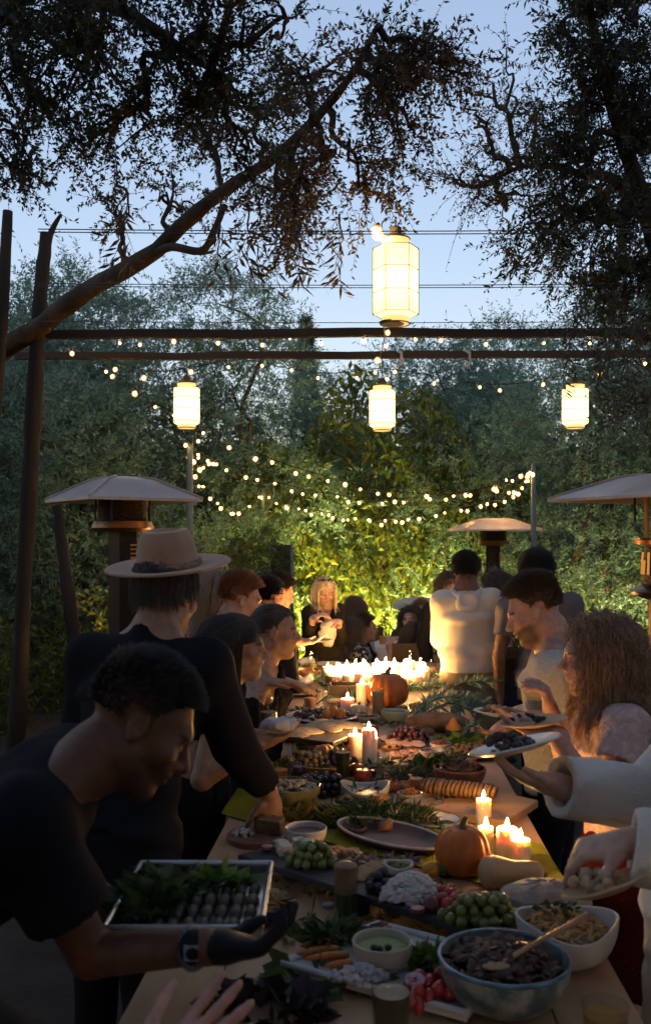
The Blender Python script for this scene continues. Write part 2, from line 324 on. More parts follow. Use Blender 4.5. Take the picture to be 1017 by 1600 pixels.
# cypress tip far behind the beams
cy = W(478, 860, 19); t = thing('cypress_tree', (cy[0], 19, 0), 'narrow dark cypress tip showing far behind the wooden beams', 'tree')
MB().tube([(cy[0], 19, 0), (cy[0], 19, 5.8)], [.14, .02], 7).build('trunk', BARKD, t)
g = np.random.default_rng(9); n = 2600; z = g.uniform(.4, 6.15, n); r = .55 * np.clip((6.25 - z) / 5.8, 0, 1) ** .6 * g.uniform(.7, 1, n); a = g.uniform(0, 6.283, n)
foliage('crown', (np.stack([cy[0] + r * np.cos(a), 19 + r * np.sin(a), z], 1), np.stack([np.cos(a) * .3, np.sin(a) * .3, np.ones(n)], 1)), OLIVED, t, 91, tl=.16, nl=10, ll=.06, lw=.02, droop=-.05)
# wall of climbing vine lit from below
t = thing('climbing_vine', (.55, 13.0, 0), 'tall wall of climbing vine with broad yellow-green leaves lit from below', 'vine')
g = np.random.default_rng(21); n = 9500
x = g.uniform(-1.75, 2.75, n); top = 3.75 + .35 * np.sin(x * 2.1) + .25 * np.sin(x * 5.3) - .25 * (x - .6) ** 2
z = .1 + (top - .1) * g.random(n); lump = .35 * np.sin(x * 4.1 + z * 2.3) * np.sin(z * 3.7 + x * 1.3)
B = np.stack([x, 12.9 - lump - g.random(n) * .35, z], 1); D = nrm(np.stack([g.normal(0, .6, n), -np.abs(g.normal(.45, .3, n)), g.normal(-.75, .4, n)], 1))
Vl, Fl = leaf_quads(B, D, g.uniform(.09, .19, n), g.uniform(.045, .08, n), 22, .06)
mesh_np('leaves', Vl, Fl, VINE, t, False, {'tint': np.repeat(np.clip(g.normal(.45, .22, n), 0, 1), 4)})
mb = MB()
for i in range(34):
    x0 = g.uniform(-1.7, 2.7); mb.tube(limb((x0, 13.0, 0), (x0 + g.normal(0, .3), 12.75, g.uniform(2, 3.6)), 50 + i, n=6), np.linspace(.02, .006, 12), 5)
mb.build('stems', BARK, t)['kind'] = 'stuff'
# planting on low beds either side of the vine
def shrub(x, y, rx, rz_, n, label, lm, seed, **kw):
    t = thing('shrub', (x, y, 0), label, 'shrub'); p, d = blob_points(n, (x, y, rz_ * .75), (rx, rx * .8, rz_), seed, .3); p[:, 2] = np.abs(p[:, 2]); mb = MB()
    for i in range(9): mb.tube(limb((x + random.uniform(-.1, .1), y, 0), p[i * 7 % n], seed + i, n=5), np.linspace(.014, .004, 10), 5)
    mb.build('stems', BARK, t)['kind'] = 'stuff'; foliage('leaves', (p, nrm(d + (0, 0, .5))), lm, t, seed, **kw); return t
KW = dict(tl=.22, nl=9, ll=.075, lw=.028, droop=.15)
shrub(-3.35, 8.7, .75, .55, 420, 'low green shrub at the foot of the leaning thin log', VINE, 31, **KW)
shrub(-2.5, 10.3, .8, .6, 420, 'leafy shrub with yellowish tips behind the left patio heater', VINE, 32, **KW)
shrub(1.05, 11.6, .8, .42, 420, 'clipped dark green shrub beyond the seated guests', OLIVED, 33, tl=.15, nl=12, ll=.04, lw=.02, droop=.05)
shrub(2.6, 11.2, .8, .75, 460, 'yellow-green lit shrub left of the man in the pale hoodie', VINE, 34, **KW)
shrub(3.35, 9.4, .8, .5, 460, 'green shrub behind the curly haired woman', VINE, 35, **KW)
shrub(4.35, 9.9, .8, .75, 460, 'darker green shrub next to the lit heater at the edge', VINE, 36, **KW)
shrub(2.5, 9.9, .55, .5, 300, 'small green shrub between the hoodie wearer and bearded man', VINE, 37, **KW)
shrub(-4.7, 8.6, 1.1, .85, 600, 'dusky wide shrub at the picture edge left of the log post', OLIVE, 38, **KW)

# ------------------------------------------------------------------ the big trees that overhang the table
def overhang(name, label, trunk_pts, radii, blobs, seed, lm, ntw, extra=(), **kw):
    t = thing(name, trunk_pts[0] * np.array([1, 1, 0]), label, 'tree'); path = bez(trunk_pts, 40); rr = np.interp(np.linspace(0, 1, 40), np.linspace(0, 1, len(radii)), radii)
    tk = warped(path, rr, seed, .3, 14); P = []; D = []; g = np.random.default_rng(seed); q = 0
    for e, er in extra: ep = bez(e, 24); tk.tube(ep, np.linspace(er[0], er[1], 24), 9); path = np.vstack([path, ep])
    for (c_, r, dens) in blobs:
        c_ = np.asarray(c_, float); i = np.argmin(np.linalg.norm(path - c_, axis=1)); q += 1
        main = limb(path[i], c_, seed + q, .04); tk.tube(main, np.linspace(.021, .008, len(main)), 6)
        ns = max(4, int(9 * dens)); pp, dd = blob_points(ns, c_, r, seed + 31 * q, .5)
        for j in range(ns):
            st = main[g.integers(len(main) // 3, len(main))]; sub = limb(st, pp[j], seed + q * 50 + j, .03, 6, .09); tk.tube(sub, np.linspace(.012, .003, len(sub)), 4, cap=False)
            k = g.integers(2, len(sub), int(ntw * dens / ns)); pts = sub[k] + g.normal(0, .05, (len(k), 3)) * np.asarray(r) * 1.6; P.append(pts); D.append(nrm((sub[-1] - sub[0])[None] + g.normal(0, .5, (len(k), 3)) * np.linalg.norm(sub[-1] - sub[0])))
        n2 = int(ntw * dens * .3); p2, d2 = blob_points(n2, c_, r, seed + 77 * q, .15); P.append(p2); D.append(d2)
    tk.build('trunk', BARK, t); foliage('crown', (np.vstack(P), np.vstack(D)), lm, t, seed, **kw); return t
def b(px, py, Y, rp, dens=1.0, fl=.75):
    s = Y / FP; r = rp * s; return (W(px, py, Y), (r, r * 1.0, r * fl), dens)
tp = [W(-330, 1330, 7.6), W(-220, 900, 7.4), W(-120, 640, 7.2), W(0, 552, 7.0), W(70, 505, 6.8), W(140, 452, 6.5), W(235, 398, 6.2), W(300, 338, 5.9), W(370, 285, 5.7), W(440, 238, 5.4), W(500, 178, 5.1), W(552, 112, 4.9), W(590, 40, 4.7)]
overhang('leaning_olive_tree', 'leaning olive tree with a thick bare limb slanting across the dusk sky', tp, [.14, .12, .1, .082, .068, .06, .055, .046, .038, .032, .027, .02, .012],
    [b(430, 300, 5.4, 75, .9), b(520, 245, 5.1, 85, .75), b(600, 100, 4.8, 75, 1.1), b(680, 100, 4.8, 70, 1.2, .5), b(640, 200, 4.9, 75, .5), b(560, 290, 5.0, 70, .45), b(480, 120, 5.2, 85, .9), b(400, 170, 5.6, 85, .8), b(450, 360, 5.0, 60, .5), b(330, 200, 5.8, 80, .7), b(260, 300, 6.2, 60, .4), b(190, 330, 6.5, 45, .3)],
    401, RUSSET_LIT, 88, extra=[([W(235, 398, 6.2), W(268, 386, 6.0), W(315, 392, 5.8), W(335, 360, 5.7), W(352, 320, 5.7)], (.03, .018))], tl=.21, nl=17, ll=.036, lw=.014, droop=.3)
tq = [W(-420, 1300, 5.6), W(-330, 700, 5.5), W(-180, 250, 5.2), W(-20, 40, 4.8), W(90, -30, 4.5), W(180, 10, 4.4), W(260, 60, 4.4), W(330, 110, 4.4)]
overhang('shade_tree', 'dense dark tree crown filling the upper corner above the log post', tq, [.17, .14, .09, .06, .042, .034, .026, .012],
    [b(40, 60, 4.7, 95, 1.6), b(130, 110, 4.5, 95, 1.7), b(60, 200, 4.7, 85, 1.4), b(180, 210, 4.5, 70, 1.0), b(260, 90, 4.4, 85, 1.4), b(300, 180, 4.5, 70, .9), b(20, 280, 4.8, 55, .7), b(350, 130, 4.4, 75, 1.0), b(-60, 120, 4.8, 110, 1.6), b(120, 10, 4.4, 100, 1.4), b(330, 20, 4.3, 80, .8), b(450, 30, 4.3, 70, .35), b(390, 235, 4.6, 45, .5), b(150, -120, 3.8, 170, 2.2), b(420, -140, 3.6, 190, 2.0), b(-100, -150, 3.8, 170, 2.0)],
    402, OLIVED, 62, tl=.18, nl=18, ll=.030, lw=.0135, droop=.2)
tr_ = [W(1250, 1400, 6.4), W(1180, 900, 6.3), W(1090, 560, 6.0), W(1010, 330, 5.6), W(960, 180, 5.3), W(930, 60, 5.0), W(910, -60, 4.7)]
overhang('spreading_olive_tree', 'big dark olive tree crown filling the upper corner on the right', [q_ for q_ in tr_], [.13, .11, .08, .055, .036, .024, .012],
    [b(960, 100, 5.2, 95, 1.4), b(980, 230, 5.4, 95, 1.6), b(880, 270, 5.3, 90, 1.5), b(950, 350, 5.6, 85, 1.4), b(860, 360, 5.4, 70, .9), b(1000, 440, 5.8, 75, 1.2), b(900, 160, 5.2, 70, .9), b(930, 450, 5.8, 60, .9), b(1050, 330, 5.8, 110, 1.3), b(1050, 120, 5.4, 110, 1.3), b(960, 10, 4.9, 80, 1.2), b(880, 30, 4.9, 45, .5), b(1000, 530, 6, 60, .8), b(1010, 620, 6.2, 60, .6), b(960, -130, 4.4, 150, 1.8), b(770, -260, 3.6, 150, 1.4)],
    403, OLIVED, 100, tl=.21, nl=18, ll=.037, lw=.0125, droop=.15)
overhang('twiggy_tree', 'sparse twiggy branches with small reddish leaves right of the large hexagonal lantern', [W(1300, 1400, 6.9), W(1150, 700, 6.7), W(1000, 330, 6.2), W(900, 270, 6.0), W(820, 260, 5.8), W(760, 290, 5.7)], [.1, .08, .045, .024, .014, .007],
    [b(800, 250, 5.8, 70, .45), b(760, 290, 5.8, 65, .4), b(740, 200, 5.8, 65, .25), b(830, 180, 5.8, 75, .4), b(720, 290, 5.8, 50, .3), b(790, 330, 5.8, 60, .45), b(770, 130, 5.7, 70, .2)],
    404, RUSSET_LIT, 110, tl=.2, nl=8, ll=.024, lw=.012, droop=.2)
# leafy sprays hanging low from the slanting limb
t = thing('hanging_spray', W(440, 330, 4.6), 'spray of long olive leaves hanging under the slanting limb', 'foliage'); g = np.random.default_rng(8); P = []; D = []
mbs = MB()
for px, py in [(345, 372), (380, 380), (405, 372), (430, 380), (452, 372), (470, 385), (200, 360), (185, 350), (530, 395)]:
    a = W(px, py - 60, 4.9); e = W(px + random.uniform(-8, 8), py + 30, 4.6); mbs.tube(limb(a, e, px, 0, 6), np.linspace(.006, .002, 12), 4)
    for q in np.linspace(.25, 1, 5): P.append(a + (e - a) * q); D.append((random.uniform(-.5, .5), random.uniform(-.4, .4), -1))
mbs.build('stems', TWIG, t)['kind'] = 'stuff'; foliage('leaves', (np.array(P), nrm(np.array(D))), RUSSET_LIT, t, 66, tl=.1, nl=7, ll=.085, lw=.016, droop=.3, spread=.8)
t = thing('hanging_spray', W(960, 560, 5.2), 'leafy olive sprays hanging beside the right paper lantern', 'foliage'); P = []; D = []; mbs = MB()
for px, py in [(880, 560), (800, 400), (860, 420), (900, 470), (930, 600), (960, 640), (985, 590), (1005, 660), (840, 370), (790, 380), (950, 520), (990, 500)]:
    a = W(px + 25, py - 90, 5.5); e = W(px, py + 10, 5.2); mbs.tube(limb(a, e, px, 0, 6), np.linspace(.006, .002, 12), 4)
    for q in np.linspace(.2, 1, 6): P.append(a + (e - a) * q); D.append((random.uniform(-.7, .5), random.uniform(-.4, .4), -.7))
mbs.build('stems', TWIG, t)['kind'] = 'stuff'; foliage('leaves', (np.array(P), nrm(np.array(D))), OLIVED, t, 67, tl=.16, nl=8, ll=.075, lw=.015, droop=.3, spread=.8)

# ------------------------------------------------------------------ pergola: log posts, two beams, tension wires
PX = lambda px, Y: (px - CX) * Y / FP
WOODD = mat('weathered_log', (.034, .025, .02), .9, .45, 6, bump=.8, bs=40, stretch=(1, 1, .25))
BEAMM = mat('beam_wood', (.042, .03, .024), .85, .4, 5, bump=.6, bs=50, stretch=(.2, 1, 1))
BZ = CZ + 319 * 6.95 / FP
t = thing('log_post', (PX(30, 6.9), 6.9, 0), 'rough log post with forked top carrying both beams', 'post')
warped(bez([W(14, 1225, 6.9), W(28, 1120, 6.9), W(44, 800, 6.9), W(58, 560, 6.9), W(66, 440, 6.9), W(74, 365, 6.9)], 22), np.linspace(.068, .046, 22), 5, .3).build('post', WOODD, t)
warped(bez([W(72, 385, 6.9), W(84, 355, 6.9), W(96, 335, 6.85)], 8), np.linspace(.03, .012, 8), 6, .2, 8).build('fork', WOODD, t)
t = thing('log_post', (PX(-16, 6.6), 6.6, 0), 'dark log post cut by the picture edge, top in the leaves', 'post')
warped(bez([W(-45, 1250, 6.6), W(-14, 700, 6.6), W(4, 480, 6.6), W(13, 330, 6.6)], 16), np.linspace(.07, .035, 16), 7, .25).build('post', WOODD, t)
t = thing('log_post', (PX(125, 8.6), 8.6, 0), 'thin leaning log standing behind the left patio heater', 'post')
warped(bez([W(124, 1160, 8.6), W(113, 980, 8.6), W(98, 860, 8.6), W(90, 790, 8.6)], 14), np.linspace(.065, .045, 14), 8, .25).build('post', WOODD, t)
for i, (Y, py, x0, x1, th, lb) in enumerate([(6.95, 520, 60, 1120, .060, 'front dark wooden beam spanning overhead from the log post'), (7.75, 554, 25, 1150, .055, 'rear dark wooden beam spanning overhead with lanterns hanging from it')]):
    o = MB(); a = W(x0, py + 3, Y); e = W(x1, py - 1, Y); g = np.random.default_rng(i); pts = [a + (e - a) * q + np.array([0, 0, g.normal(0, .006)]) for q in np.linspace(0, 1, 14)]
    t = thing('beam', a, lb, 'beam'); mb = MB(); V = []; 
    for p in pts: V += [p + np.array(q) * th / 2 for q in ((0, -1, -1), (0, 1, -1), (0, 1, 1), (0, -1, 1))]
    n = len(pts); F = [(k * 4 + j, k * 4 + (j + 1) % 4, k * 4 + 4 + (j + 1) % 4, k * 4 + 4 + j) for k in range(n - 1) for j in range(4)] + [(3, 2, 1, 0), tuple((n - 1) * 4 + j for j in range(4))]
    mb.add(V, F).build('timber', BEAMM, t, False)
t = thing('log_post', (PX(1105, 7.0), 7.0, 0), 'log post carrying the beams just outside the picture', 'post')
warped(bez([W(1105, 1230, 7), W(1095, 500, 7)], 12), np.linspace(.08, .06, 12), 9, .25).build('post', WOODD, t)
STEEL = mat('wire_steel', (.12, .11, .12), .45, .1, metal=.6)
for py, lb in ((358, 'upper wire of the near pair crossing the sky at the large hexagonal lantern'), (362.5, 'lower wire of the near pair crossing the sky at the large hexagonal lantern'), (443, 'upper wire of the pair across the middle of the sky'), (447, 'lower wire of the pair across the middle of the sky'), (502, 'thin wire just above the front beam')):
    Y = (BZ - CZ) * FP / (HY - py); a = W(60, py, Y); e = W(1150, py - 1, Y); q = np.linspace(0, 1, 16)[:, None]; P = a + (e - a) * q; P[:, 2:] -= .012 * np.sin(q * math.pi)
    o = MB().tube(P, .0028, 5).build('tension_wire', STEEL); tag(o, lb, 'wire', 'tension wires of the pergola')

# ------------------------------------------------------------------ poles, string lights
POLEM = mat('pole_paint', (.10, .15, .19), .5, .12, 8)
def pole(px, py, Y, r, label):
    p = W(px, py, Y); t = thing('string_light_pole', (p[0], Y, 0), label, 'pole'); MB().tube([(p[0], Y, 0), (p[0], Y, p[2])], r, 10).build('shaft', POLEM, t)
    MB().lathe([(r, 0), (r * 1.15, .005), (r * 1.15, .02), (r * .5, .03)], (p[0], Y, p[2] - .002), 10).build('cap', POLEM, t); return p
pl = pole(297, 698, 8.9, .03, 'blue-grey metal pole under the left paper lantern'); pr = pole(833, 728, 9.6, .026, 'blue-grey metal pole behind the heater hood at right')
pb = pole(411, 766, 12.2, .025, 'far blue-grey metal pole in front of the vine'); pc = pole(456, 858, 11.2, .022, 'short grey pole beside the standing blonde woman')
BULB = glow('bulb_glow', (1.0, .52, .11), 85.0); CABLE = mat('black_cable', (.015, .015, .015), .7, .1)
GLOBE_HALO = bpy.data.materials.new('bulb_globe_halo'); GLOBE_HALO.use_nodes = True; _n = GLOBE_HALO.node_tree.nodes; _n.clear(); _a = _n.new('ShaderNodeAddShader'); _t = _n.new('ShaderNodeBsdfTransparent'); _e = _n.new('ShaderNodeEmission'); _o = _n.new('ShaderNodeOutputMaterial'); _e.inputs[0].default_value = (1, .42, .10, 1); _e.inputs[1].default_value = .8 * K  # amber emission on the glass globe stands in for each bulb's halo
GLOBE_HALO.node_tree.links.new(_t.outputs[0], _a.inputs[0]); GLOBE_HALO.node_tree.links.new(_e.outputs[0], _a.inputs[1]); GLOBE_HALO.node_tree.links.new(_a.outputs[0], _o.inputs[0])
gb_ = MB().blob((0, 0, -.036), (.031, .031, .034), 12, 8).build('globe_halo', GLOBE_HALO); gmesh_ = gb_.data; bpy.data.objects.remove(gb_)
bs_ = MB().blob((0, 0, -.036), (.0165, .0165, .0195), 8, 5).build('bulb', BULB); sk = MB().lathe([(.009, -.018), (.011, -.014), (.011, .006), (.004, .012)], (0, 0, 0), 8).build('socket', CABLE)
bmesh_, smesh_ = bs_.data, sk.data; bpy.data.objects.remove(bs_); bpy.data.objects.remove(sk)
HOT = glow('hot_bulb_glow', (1.0, .66, .28), 170.0)
def string_light(pts, nb, label, sc=1.0, hot=False):
    P = bez([np.asarray(p) for p in pts], 60); t = thing('string_light', P[0], label, 'string lights', 'warm string lights'); o0 = org(t)
    MB().tube(P, .004, 5).build('cable', CABLE, t); g = random.Random(nb)
    for k in range(nb):
        q = (k + .5 + g.uniform(-.2, .2)) / nb * 59; i = int(q); p = P[i] + (P[min(i + 1, 59)] - P[i]) * (q - i) - o0
        vs = g.choice((.5, .58, .66, .75, .85)); p = p + np.array([g.uniform(-.04, .04), g.uniform(-.05, .05), g.uniform(-.03, .012)])
        s_ = bpy.data.objects.new('socket', smesh_); bb = bpy.data.objects.new('bulb', bmesh_); gl_ = bpy.data.objects.new('globe_halo', gmesh_)
        for z in (s_, bb, gl_):
            COL.objects.link(z); z.location = tuple(p - (0, 0, .012)); z.scale = (sc * vs,) * 3
        if hot: bb.data = bmesh_.copy(); bb.data.materials[0] = HOT
        s_.parent = t; bb.parent = t; gl_.parent = t; tl = (g.uniform(-.35, .35), g.uniform(-.35, .35), 0); s_.rotation_euler = tl; bb.rotation_euler = tl; gl_.rotation_euler = tl
def pw(*l): return [W(*q) for q in l]
string_light(pw((100, 520, 7.05), (250, 527, 7.05), (420, 526, 7.05), (600, 523, 7.05), (800, 525, 7.05), (1017, 526, 7.05)), 15, 'string of small bulbs tucked under the front beam', .75)
string_light(pw((90, 538, 7.5), (165, 560, 7.6), (238, 580, 7.8), (310, 572, 7.9), (380, 562, 8.0), (448, 575, 8.1), (518, 583, 8.2), (597, 575, 8.2)), 9, 'sagging string of bulbs between the left lantern and central lantern')
string_light(pw((597, 575, 8.2), (655, 583, 8.3), (725, 597, 8.4), (798, 600, 8.4), (871, 588, 8.3), (965, 570, 8.2), (1040, 560, 8.2)), 7, 'sagging string of bulbs running from central lantern to right lantern')
string_light(pw((603, 340, 4.75), (596, 352, 4.76), (600, 372, 4.8)), 3, 'short dangling string of bulbs above the large hexagonal lantern', 1.2, True)
string_light(pw((598, 500, 6.3), (600, 530, 6.9), (592, 570, 7.8), (600, 590, 8.2)), 5, 'short string of bulbs clustered above the central lantern')
string_light(pw((160, 565, 7.8), (180, 580, 8.0), (218, 615, 8.3), (268, 645, 8.6), (297, 698, 8.85)), 6, 'string of bulbs running from the beam end down to the left pole')
string_light([pl] + pw((320, 668, 8.7), (364, 690, 8.9), (408, 710, 9.1), (446, 725, 9.3), (486, 738, 9.5), (520, 748, 9.6), (556, 757, 9.7), (592, 764, 9.8), (625, 768, 9.8), (680, 772, 9.7), (735, 768, 9.65), (790, 750, 9.6)) + [pr], 17, 'upper catenary of bulbs from left pole to right pole')
string_light([pl] + pw((340, 720, 9.3), (385, 738, 9.9), (430, 752, 10.3), (470, 763, 10.6), (512, 771, 10.8), (553, 776, 10.8), (597, 779, 10.7), (640, 778, 10.4), (700, 772, 10.1), (770, 758, 9.8)) + [pr], 20, 'middle catenary of bulbs behind the upper one')
string_light([pl] + pw((312, 745, 9.4), (328, 762, 9.9), (345, 785, 10.4), (360, 797, 10.9), (385, 790, 11.6)) + [pb], 12, 'steep string of bulbs from left pole to the far pole')
string_light([pb] + pw((440, 785, 12.0), (480, 795, 11.9), (520, 802, 11.8), (560, 808, 11.6), (600, 811, 11.4), (640, 806, 11.0), (700, 795, 10.6), (760, 785, 10.2), (800, 772, 9.9)) + [pr], 34, 'lowest far catenary of many bulbs before the vine')
string_light(pw((297, 702, 8.95), (318, 712, 9.0), (338, 718, 9.0), (310, 728, 9.1), (300, 708, 8.9)), 8, 'bunched string of bulbs wound at the top of the left pole')
string_light([pr] + pw((800, 745, 9.7), (770, 757, 9.8), (812, 763, 9.7), (822, 742, 9.65)), 12, 'bunched string of bulbs gathered at the top of the right pole')

# ------------------------------------------------------------------ paper lanterns
PAPER = bpy.data.materials.new('lit_paper'); PAPER.use_nodes = True; _n = PAPER.node_tree.nodes; _l = PAPER.node_tree.links; _n.clear(); _t = _n.new('ShaderNodeBsdfTranslucent'); _d = _n.new('ShaderNodeBsdfDiffuse'); _m = _n.new('ShaderNodeMixShader'); _e = _n.new('ShaderNodeEmission'); _a = _n.new('ShaderNodeAddShader'); _o = _n.new('ShaderNodeOutputMaterial'); _z = _n.new('ShaderNodeTexNoise'); _r = _n.new('ShaderNodeValToRGB'); _z.inputs['Scale'].default_value = 30
_r.color_ramp.elements[0].color = (.74, .60, .38, 1); _r.color_ramp.elements[1].color = (.92, .82, .60, 1); _l.new(_z.outputs[0], _r.inputs[0]); _l.new(_r.outputs[0], _t.inputs[0]); _l.new(_r.outputs[0], _d.inputs[0]); _m.inputs[0].default_value = .3; _e.inputs[0].default_value = (1, .64, .27, 1); _e.inputs[1].default_value = 1.4 * K
_l.new(_t.outputs[0], _m.inputs[1]); _l.new(_d.outputs[0], _m.inputs[2]); _l.new(_m.outputs[0], _a.inputs[0]); _l.new(_e.outputs[0], _a.inputs[1]); _l.new(_a.outputs[0], _o.inputs[0]); WIREB = mat('lantern_wire', (.06, .045, .035), .6, .1)
PAPER2 = mat('lit_paper_rim', (.85, .6, .3), .9, .05, 30, emis=(1, .58, .2), es=1.1 * K)
def ring(mb, r, z, c, n=24, rr=.003): a = np.linspace(0, 2 * math.pi, n + 1); mb.tube(np.stack([c[0] + r * np.cos(a), c[1] + r * np.sin(a), np.full(n + 1, c[2] + z)], 1), rr, 5, cap=False)
def lantern(px, py, Y, wpx, hpx, label, hang, n=28):
    c_ = W(px, py, Y); s = Y / FP; r = wpx * s / 2; h = hpx * s; t = thing('paper_lantern', c_, label, 'lantern', 'glowing paper lanterns')
    hb = h * .39; f = .72 if n > 8 else .62
    MB().lathe([(r * f, hb + h * .03), (r * .97, hb), (r, hb - h * .03), (r, -hb + h * .03), (r * .97, -hb), (r * f, -hb - h * .04)], c_, n).build('paper_shade', PAPER, t, n > 8)
    MB().lathe([(r * f, hb + h * .11), (r * f, hb + h * .025)], c_, 24).build('neck', PAPER2, t); MB().lathe([(r * f * .98, -hb - h * .03), (r * f * .98, -hb - h * .11)], c_, 24).build('foot', PAPER2, t)
    mb = MB(); zs = (hb, hb * .45, -hb * .2, -hb * .9) if n > 8 else ()
    for z in zs: ring(mb, r * 1.015, z, c_)
    for z in (hb + h * .11, -hb - h * .11): ring(mb, r * f * 1.01, z, c_, rr=.004)
    if n == 6:
        for z in (hb, hb * .35, -hb * .35, -hb):
            a = np.arange(7) * math.pi / 3; mb.tube(np.stack([c_[0] + r * 1.02 * np.cos(a), c_[1] + r * 1.02 * np.sin(a), np.full(7, c_[2] + z)], 1), .0022, 5, cap=False)
        for k in range(6):
            a = k * math.pi / 3; q = np.array([math.cos(a), math.sin(a), 0]) * r * 1.02; mb.tube([c_ + q + (0, 0, hb), c_ + q - (0, 0, hb)], .0024, 5)
    ll_ = bpy.data.lights.new('lantern_lamp', 'POINT'); ll_.energy = 2.2 * K * (r / .1) ** (2 if n > 8 else -2); ll_.color = (1, .74, .42); ll_.shadow_soft_size = .03; lo_ = bpy.data.objects.new('lantern_lamp', ll_); COL.objects.link(lo_); lo_.parent = t; lo_.location = (0, 0, -h * .04)
    mb.build('wire_frame', WIREB, t); k = MB()
    k.tube([c_ + (0, 0, hb + h * .1), (c_[0], c_[1], hang)], .004, 5)
    for a in (0, 2.1, 4.2): k.tube([c_ + (r * f * math.cos(a), r * f * math.sin(a), hb + h * .11), c_ + (0, 0, hb + h * .22)], .002, 4)
    k.build('hanging_cord', WIREB, t); MB().lathe([(.02, 0), (.03, .01), (.03, .05), (.012, .06)], c_ + (0, 0, hb + h * .13), 12).build('cap', WIREB, t); return t
lantern(292, 634, 7.75, 40, 70, 'round glowing paper lantern hanging nearest the log post', BZ)
lantern(597, 638, 7.75, 40, 70, 'round glowing paper lantern hanging over the middle of the table', BZ)
lantern(898, 635, 7.75, 40, 68, 'round glowing paper lantern hanging among leaves at right', BZ)
lantern(618, 440, 4.85, 70, 132, 'large hexagonal glowing paper lantern hanging highest before the sky', CZ + 500 * 4.85 / FP, 6)
o = MB().lathe([(.0, 0), (.062, 0), (.066, .012), (.05, .02)], W(612, 507, 4.85), 20).build('lantern_tray', WIREB); tag(o, 'small dark round disc hanging under the large hexagonal lantern', 'disc')
# torn ribbon scraps on the rear beam
for px, lb in ((622, 'torn pale ribbon dangling from the rear beam near the central lantern'), (728, 'tangle of pale ribbon snagged on the rear beam further right')):
    mb = MB(); a = W(px, 548, 7.7); pts = [a, a + (.02, -.02, -.03), a + (.035, -.03, -.08), a + (.01, -.04, -.12), a + (-.03, -.04, -.16)]; P = bez(pts, 12); V = []
    for i, p in enumerate(P): V += [p + np.array([.012 + .01 * math.sin(i), 0, .006]), p - np.array([.012 + .008 * math.sin(i * 1.7), 0, .0])]
    mb.add(V, [(2 * i, 2 * i + 1, 2 * i + 3, 2 * i + 2) for i in range(11)]); tag(mb.build('ribbon', mat('ribbon', (.55, .45, .42), .8)), lb, 'ribbon')

